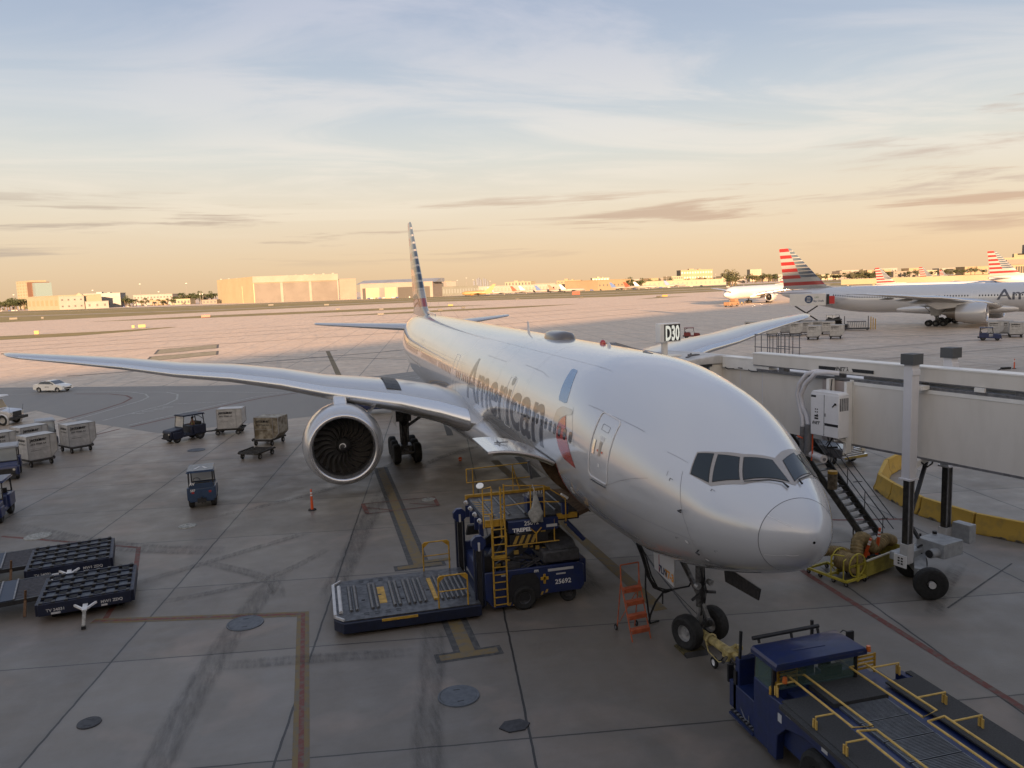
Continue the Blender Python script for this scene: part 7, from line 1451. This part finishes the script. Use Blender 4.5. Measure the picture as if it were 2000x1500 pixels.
# far left
t, w, h, d = building('office_tower', 'tall cream and brick tower block above the white factory at far left', 37, 64, 1650, 1600, 53, 30, CY, 9, 5, M('far_window_pale', (.2, .17, .12), .5))
b = MB(); b.box(w, w + 22, -6, 28, 0, h - 3); b.build('shade_toned_wing', CB, t); b = MB(); b.box(w + 22, w + 38, -4, 26, 0, h - 5); b.build('glass_wing', M('tower_glass', (.14, .2, .22), .15, coat=1), t)  # red-brown wing: the tower's shaded side put into the colour
t, w, h, d = building('factory', 'long low cream industrial building at far left beside dark trees', 55, 116, 1240, 1150, 26, 60, CY, 1, 7, M('dock_door', (.22, .18, .12), .7), wh=.4, ww=.6)
t, w, h, d = building('factory_wing', 'pinkish wing with stepped gables right of the cream factory', 117, 166, 1150, 1170, 25, 40, CP, 2, 4, WD, wh=.25, ww=.3)
b = MB(); b.prism([(w - 12, h), (w - 6, h + 5), (w, h)], 1, 0, 20); b.build('gable', CY, t)
t, w, h, d = building('factory_annex', 'low flat pink annex between the gables at left', 168, 213, 1160, 1175, 13, 40, CP, 1, 3, WD, wh=.35, ww=.25)
t, w, h, d = building('office_block', 'white block with ribbon windows behind the low pink annex', 166, 237, 1230, 1240, 27, 30, CW2, 2, 4, WD, wh=.18, ww=.6, roofb=3)
building('long_office', 'long pale office with a row of small windows behind palm trees at left', 262, 338, 1500, 1500, 19, 30, CP, 2, 12, WD, wh=.3, ww=.45)
building('low_house', 'low ochre building with red roof line among the palms', 293, 328, 1300, 1310, 10, 20, CO, 1, 6, WD); building('low_house', 'low pale building right of the ochre one among the palms', 333, 372, 1310, 1310, 10, 20, CY, 1, 6, WD)
building('low_shed', 'low shed right before the big hangar left side', 395, 424, 1250, 1250, 7, 15, CT2, 1, 4, WD)
# big hangar: sunlit yellow put into the end wall colour, fascia colour dimmed
HG = fac('hangar_sunlit_cream', (.46, .40, .27)); HD = fac('hangar_door', (.165, .155, .15)); HP = fac('hangar_fascia', (.30, .27, .25))
a = Vector(gp(427, 1290)); c = Vector(gp(497, 1130)); e = Vector(gp(663, 1150))
t = thing('hangar', 'huge cream aircraft hangar with closed grey doors left of the tail', 'hangar'); hh = 50 * 1150 / 1537.88; far = e + (a - c)
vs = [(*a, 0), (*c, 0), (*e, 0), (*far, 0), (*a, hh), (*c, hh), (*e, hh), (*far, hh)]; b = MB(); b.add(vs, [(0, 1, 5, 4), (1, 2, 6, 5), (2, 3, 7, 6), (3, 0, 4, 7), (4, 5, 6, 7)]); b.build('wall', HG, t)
n_ = Vector(((e - c).y, -(e - c).x)).normalized(); u_ = (e - c).normalized(); W_ = (e - c).length; n2 = Vector(((c - a).y, -(c - a).x)).normalized(); u2 = (c - a).normalized(); W2_ = (c - a).length
def onwall(o, u, n, x0, x1, z0, z1, th): return [(*(o + u * x0 + n * th), z0), (*(o + u * x1 + n * th), z0), (*(o + u * x1 + n * th), z1), (*(o + u * x0 + n * th), z1), (*(o + u * x0), z0), (*(o + u * x1), z0), (*(o + u * x1), z1), (*(o + u * x0), z1)]
BX = [(0, 1, 2, 3), (0, 4, 5, 1), (1, 5, 6, 2), (2, 6, 7, 3), (3, 7, 4, 0)]
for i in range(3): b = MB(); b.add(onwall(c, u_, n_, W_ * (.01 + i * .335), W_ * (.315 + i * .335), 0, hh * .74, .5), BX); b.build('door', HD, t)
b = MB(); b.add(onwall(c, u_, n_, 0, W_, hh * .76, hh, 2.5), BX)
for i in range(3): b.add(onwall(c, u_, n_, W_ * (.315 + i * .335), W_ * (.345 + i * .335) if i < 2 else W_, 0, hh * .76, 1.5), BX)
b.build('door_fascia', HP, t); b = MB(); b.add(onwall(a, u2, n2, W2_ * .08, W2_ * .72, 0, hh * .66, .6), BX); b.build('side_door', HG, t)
b = MB()
for i in range(14): p = a.lerp(e, (i + .5) / 14); b.box(p.x - 1.5, p.x + 1.5, p.y + 8, p.y + 11, hh, hh + 2)
b.build('roof_vents', CP, t)
building('hangar_annex', 'plain beige annex joined to the right of the big hangar', 664, 697, 1160, 1165, 39, 60, CT2)
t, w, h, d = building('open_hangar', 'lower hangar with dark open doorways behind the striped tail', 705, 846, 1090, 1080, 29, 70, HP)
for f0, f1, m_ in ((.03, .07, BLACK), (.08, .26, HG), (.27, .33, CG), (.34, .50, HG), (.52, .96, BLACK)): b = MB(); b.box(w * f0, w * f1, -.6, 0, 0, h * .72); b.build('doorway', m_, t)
b = MB(); b.prism([(0, h), (40, h + 5.5), (70, h + 5.5), (70, h)], 0, -6, w + 4); b.build('sloping_roof', M('roof_blue_grey', (.22, .25, .30), .5, var=.2, vs=.1), t)
t, w, h, d = building('hotel', 'cream hotel block standing right of the striped tail', 836, 858, 1400, 1380, 25, 30, CY, 6, 1, M('hotel_band', (.16, .12, .08), .6), wh=.35, ww=.95)
b = MB(); b.box(w, w + 17, 2, 25, 0, h - .5); b.build('side_block', CP, t)
b = MB(); b.box(w + 6, w + 10, 1.8, 2, 0, h - 2); b.build('window', WD, t)
building('shed_row', 'long grey green shed row behind the orange tailed freighter', 848, 935, 1150, 1170, 17, 40, fac('sage', (.15, .17, .17)), 1, 16, M('shed_door', (.09, .11, .12), .6)); building('shed_row', 'long pale shed row with bays in the middle of the skyline', 935, 1085, 1180, 1230, 14, 40, CP, 1, 22, M('shed_bay', (.18, .16, .14), .6))
building('hotel', 'cream slab hotel with dark bays in the centre of the skyline', 987, 1037, 1500, 1480, 18, 25, CY, 2, 8, WD, wh=.75, ww=.4, roofb=3); building('hotel', 'cream hotel with red roof lines right of centre on the skyline', 1088, 1134, 1500, 1490, 17, 25, CO, 3, 7, WD, wh=.4, ww=.5, roofb=4)
building('apartment_block', 'yellow apartment block above the tan warehouse', 1157, 1190, 1450, 1450, 20, 25, CY, 5, 6, WD, roofb=3); building('warehouse', 'large tan warehouse with dark dock doors right of centre', 1168, 1232, 1120, 1180, 19, 60, CO, 1, 9, WD, wh=.18, ww=.3)
building('warehouse', 'long pale low cargo hall left of the tan warehouse', 1083, 1166, 1190, 1170, 13, 40, CP, 1, 12, M('shed_bay'))
building('warehouse', 'very long cream low hall below the orange office complex', 1255, 1418, 1300, 1350, 11, 40, CY, 1, 18, M('shed_bay'), ww=.35)
t, w, h, d = building('office_complex', 'large orange lit office complex, tallest right of centre on the skyline', 1330, 1392, 1600, 1600, 28, 40, CO, 3, 12, WD, wh=.35, roofb=3); building('office_wing', 'stepped cream wing left of the orange office complex', 1312, 1334, 1580, 1590, 17, 30, CY, 3, 5, WD)
building('tower_block', 'pair of pale tower blocks above the far airliner', 1465, 1487, 1900, 1900, 23, 25, CY, 6, 5, M('far_window_pale'))
random.seed(21)
low = [(1195, 1222), (1236, 1256), (1268, 1286), (1290, 1306), (1400, 1424), (1428, 1456), (1490, 1515), (1556, 1600), (1604, 1640), (1644, 1690), (1694, 1740), (1745, 1790), (1794, 1830), (1834, 1880), (1884, 1930), (560, 600), (1410, 1440), (1520, 1560), (872, 905), (1040, 1084), (1862, 1900), (1720, 1752), (1775, 1800), (1640, 1662)]
for i, (a_, c_) in enumerate(low):
    D = 1500 + random.random() * 500; building('low_block', where((a_ + c_) / 2, '%s low skyline block' % ['cream', 'pinkish white', 'ochre', 'tan'][i % 4]), a_, c_, D, D + 10, 9 + random.random() * 7, 25, [CY, CP, CO, CT2][i % 4], 1 + i % 2, 5, WD, wh=.35, ww=.4, group='low blocks along the skyline')
# skyline of the faraway city
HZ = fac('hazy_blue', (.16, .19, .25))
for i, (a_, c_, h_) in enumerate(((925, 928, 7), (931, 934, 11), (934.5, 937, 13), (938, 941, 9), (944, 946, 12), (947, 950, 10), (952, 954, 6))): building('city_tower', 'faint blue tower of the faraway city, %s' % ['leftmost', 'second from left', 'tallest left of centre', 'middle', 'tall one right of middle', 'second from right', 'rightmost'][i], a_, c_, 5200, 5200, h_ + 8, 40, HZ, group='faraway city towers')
# far terminal at the right edge
TR = thing('far_terminal', 'cream terminal building with a row of dark arches at the right edge', 'terminal')
x0, y0 = gp(1945, 420); x1, y1 = gp(2140, 400); d_ = Vector((x1 - x0, y1 - y0)); w = d_.length; TR.location = (x0, y0, 0); TR.rotation_euler.z = math.atan2(d_.y, d_.x)
b = MB(); b.box(0, w, 0, 12, 0, 16.5); b.box(w * .18, w, 3, 12, 16.5, 18.5, 0); b.build('wall', fac('terminal_cream', (.36, .32, .22)), TR); b = MB(); b.box(w * .28, w, -1, 12, 18.5, 23); b.box(w * .1, w * .32, -.6, 4, 12.8, 15.5); b.build('upper_block', CT2, TR)
for k in range(7): b = MB(); b.box(w * (.20 + k * .026), w * (.215 + k * .026), -.2, 0, 7.5, 11.8); b.build('arch', BLACK, TR)
b = MB(); b.box(-75, w * .05, -18, -14, 5.2, 8.2); 
for k in range(6): b.box(-72 + k * 13, -71 + k * 13, -17, -16, 0, 5.2)
b.build('bridge_link', fac('terminal_cream', (.36, .32, .22)), TR)
# ================================================================== trees
LEAF = [M('foliage_dark', (.018, .03, .010), .8, vs=.2, col2=(.04, .05, .016), cr=(.35, .65)), M('foliage_olive', (.03, .042, .014), .8, vs=.2, col2=(.065, .065, .028), cr=(.35, .65)), M('foliage_grey_green', (.045, .052, .03), .8, vs=.2, col2=(.09, .085, .05), cr=(.35, .65))]
BARK = M('bark', (.10, .075, .05), .9, var=.3, vs=2)
def tree_src(kind, seed, mat):
    random.seed(seed); t = thing('tree', 'tree', 'tree', (0, 0, -50)); H = 10
    b = MB(); b.cyl((0, 0, 0), (.3, 0, H * .5), .35, .2, 8)
    if kind == 'palm':
        b = MB(); b.tube([(0, 0, 0), (.2, .1, 4), (.5, .2, 9)], [.28, .22, .18], 7)
    else:
        for k in range(5): a = k * 1.3; b.tube([(0.2, 0, H * .35), (cos(a) * 1.5, sin(a) * 1.5, H * .55), (cos(a) * 2.4, sin(a) * 2.4, H * .7)], [.18, .12, .06], 5)
    b.build('trunk', BARK, t)
    b = MB()
    if kind == 'palm':
        for k in range(26):
            a = k * 2.4; e = random.uniform(-.5, 1.0); L_ = random.uniform(2.0, 2.9); P = []
            for i in range(6): q = i / 5; P.append((.5 + cos(a) * L_ * q, .2 + sin(a) * L_ * q, 9 + L_ * (e * q - 1.1 * q * q)))
            s_ = Vector((-sin(a), cos(a), 0)); vs = []
            for i, p in enumerate(P): w_ = .38 * sin(pi * min(1, i / 5 + .12)); vs += [Vector(p) + s_ * w_ - Vector((0, 0, w_ * .7)), Vector(p), Vector(p) - s_ * w_ - Vector((0, 0, w_ * .7))]
            b.add(vs, [(3 * i + j, 3 * i + j + 1, 3 * i + 4 + j, 3 * i + 3 + j) for i in range(5) for j in range(2)])
    else:
        cl = [(random.gauss(0, 1.7), random.gauss(0, 1.7), H * .68 + random.gauss(0, 1.35)) for _ in range(15)]
        for cx, cy, cz in cl:
            r0 = random.uniform(.9, 1.7)
            for _ in range(48):
                v = Vector((random.gauss(0, 1), random.gauss(0, 1), random.gauss(0, .8))).normalized() * r0 * random.uniform(.6, 1.1); p = Vector((cx, cy, cz)) + v; s_ = random.uniform(.18, .42)
                u1 = Vector((random.uniform(-1, 1), random.uniform(-1, 1), random.uniform(-1, 1))).normalized() * s_; u2_ = v.cross(u1).normalized() * s_
                b.add([p - u1, p + u2_, p + u1, p - u2_], [(0, 1, 2, 3)])
    b.build('crown', mat, t); return t
TS = [tree_src('broad', 1, LEAF[0]), tree_src('broad', 2, LEAF[1]), tree_src('palm', 3, LEAF[0]), tree_src('broad', 4, LEAF[2])]
used = [0, 0, 0, 0]
def trees(x0, x1, D, n, kinds, h, where, jit=.3):
    words = ['first', 'second', 'third', 'fourth', 'fifth', 'sixth', 'seventh', 'eighth', 'ninth', 'tenth', 'eleventh', 'twelfth', 'thirteenth', 'fourteenth', 'fifteenth', 'sixteenth']
    for i in range(n):
        k = kinds[i % len(kinds)]; p = x0 + (x1 - x0) * (i + .5 + random.uniform(-jit, jit)) / n; d_ = D * random.uniform(.97, 1.04); x, y = gp(p, d_); s_ = h * random.uniform(.85, 1.35) / 10; lb = '%s %s from the left %s' % (words[i], ['dense dark tree', 'olive tree', 'palm tree', 'grey green tree'][k], where)
        if not used[k]: used[k] = 1; o = TS[k]; o.location = (x, y, 0); o.rotation_euler.z = random.random() * 6; o.scale = (s_ * 1.25, s_ * 1.25, s_); o['label'] = lb
        else: o = dup(TS[k], (x, y, 0), random.random() * 6, lb); o.scale = (s_ * random.uniform(1.3, 1.8),) * 2 + (s_,)
        o['group'] = 'trees ' + where
        if k == 2: o.name = 'palm_tree'
trees(-8, 50, 1290, 9, [0, 0, 1], 17, 'beside the factory at far left'); trees(236, 262, 1250, 5, [1, 2, 0], 13, 'right of the white block'); trees(264, 340, 1280, 8, [2, 1, 2, 0], 10, 'before the long office'); trees(340, 426, 1380, 13, [2, 0, 2, 0, 1], 16, 'left of the big hangar')
trees(1216, 1256, 1180, 6, [1, 3, 0], 13, 'right of the tan warehouse'); trees(1256, 1320, 1500, 9, [2, 0, 1], 11, 'along the cream hall'); trees(1335, 1402, 1420, 9, [1, 3, 2], 12, 'before the orange offices'); trees(1418, 1440, 1050, 4, [3, 1], 17, 'left of the far airliner'); trees(1456, 1520, 1500, 8, [3, 0, 1], 15, 'above the far airliner')
trees(1560, 1660, 1350, 13, [3, 1, 0, 2], 10, 'behind the striped tail'); trees(1660, 1722, 1000, 10, [3, 3, 1], 12, 'in the big clump left of the middle tail'); trees(1730, 1925, 1500, 16, [1, 3, 0], 11, 'along the right skyline'); trees(868, 985, 1500, 12, [0, 1], 7, 'in the low line behind the freighter')
trees(1045, 1085, 1500, 4, [0, 1], 8, 'between the centre hotels'); trees(1130, 1160, 1500, 4, [0, 2], 9, 'left of the apartment block')
# lighting masts and poles on the far side
for i, (p, D, h_) in enumerate(((30, 1300, 26), (184, 1400, 30), (277, 1500, 40), (312, 1500, 24), (367, 1500, 38), (392, 1250, 16), (397, 1250, 16), (894, 1600, 26), (912, 1600, 30), (925, 1600, 26), (958, 1600, 22), (1302, 1500, 18), (1398, 1600, 20))):
    x, y = gp(p, D); t = thing('lamp_mast', where(p, 'thin mast on the skyline'), 'mast', (x, y, 0), 0, 'masts on the far skyline'); b = MB(); b.cyl((0, 0, 0), (0, 0, h_), .45, .25, 6); b.build('pole', GREY, t); b = MB(); b.box(-1.2, 1.2, -.3, .3, h_ - .6, h_ + .3); b.build('lamp_head', GREY, t)
# vehicles parked along the far side
random.seed(9); vsrc = []
for c_ in ((.34, .33, .32), (.10, .10, .11), (.05, .08, .2)):
    t = thing('parked_van', 'v', 'van', (0, 0, 0)); b = MB(); b.prism([(-2.4, .4), (-2.4, 1.9), (.8, 2.0), (1.5, 1.2), (2.4, 1.1), (2.4, .4)], 0, -.95, .95); b.build('body', M('van_%d' % int(c_[0] * 100), c_, .4, coat=.5), t, bevel=.08); b = MB(); b.add([(-.8, .84, 1.93), (.8, .84, 1.93), (.85, 1.46, 1.25), (-.85, 1.46, 1.25)], [(0, 1, 2, 3)]); b.build('windscreen', GLASS, t)
    b = MB()
    for yy in (-1.5, 1.5):
        for xx in (-.85, .85): b.wheel((xx, yy, .35), (1, 0, 0), .35, .2, 0, 0, 10)
    b.build('wheels', RUB, t); vsrc.append(t)
sp_ = [(4, 1200), (10, 1195), (18, 1200), (26, 1190), (34, 1195), (243, 1190), (249, 1200), (256, 1185), (270, 1190), (285, 1200), (300, 1195), (720, 1075), (727, 1070), (735, 1072), (742, 1075), (750, 1070), (767, 1068), (775, 1072), (800, 1060), (960, 1120), (972, 1130), (995, 1135), (1008, 1120), (1060, 1130), (1093, 1120), (1140, 1120), (1156, 1110), (1206, 1080), (1214, 1085), (1239, 1090), (1262, 1120), (1275, 1130), (1290, 1125), (1306, 1130), (1350, 1150), (1370, 1160), (1422, 900), (1450, 1000)]
for i, (p, D) in enumerate(sp_):
    x, y = gp(p, D); k = i % 3; lb = where(p, 'tiny %s vehicle' % ['pale', 'black', 'dark blue'][k]); rz = random.random() * 6
    if i < 3: o = vsrc[i]; o.location = (x, y, 0); o.rotation_euler.z = rz; o['label'] = lb; o['group'] = 'vehicles across the field'
    else: dup(vsrc[k], (x, y, 0), rz, lb, 'vehicles across the field')
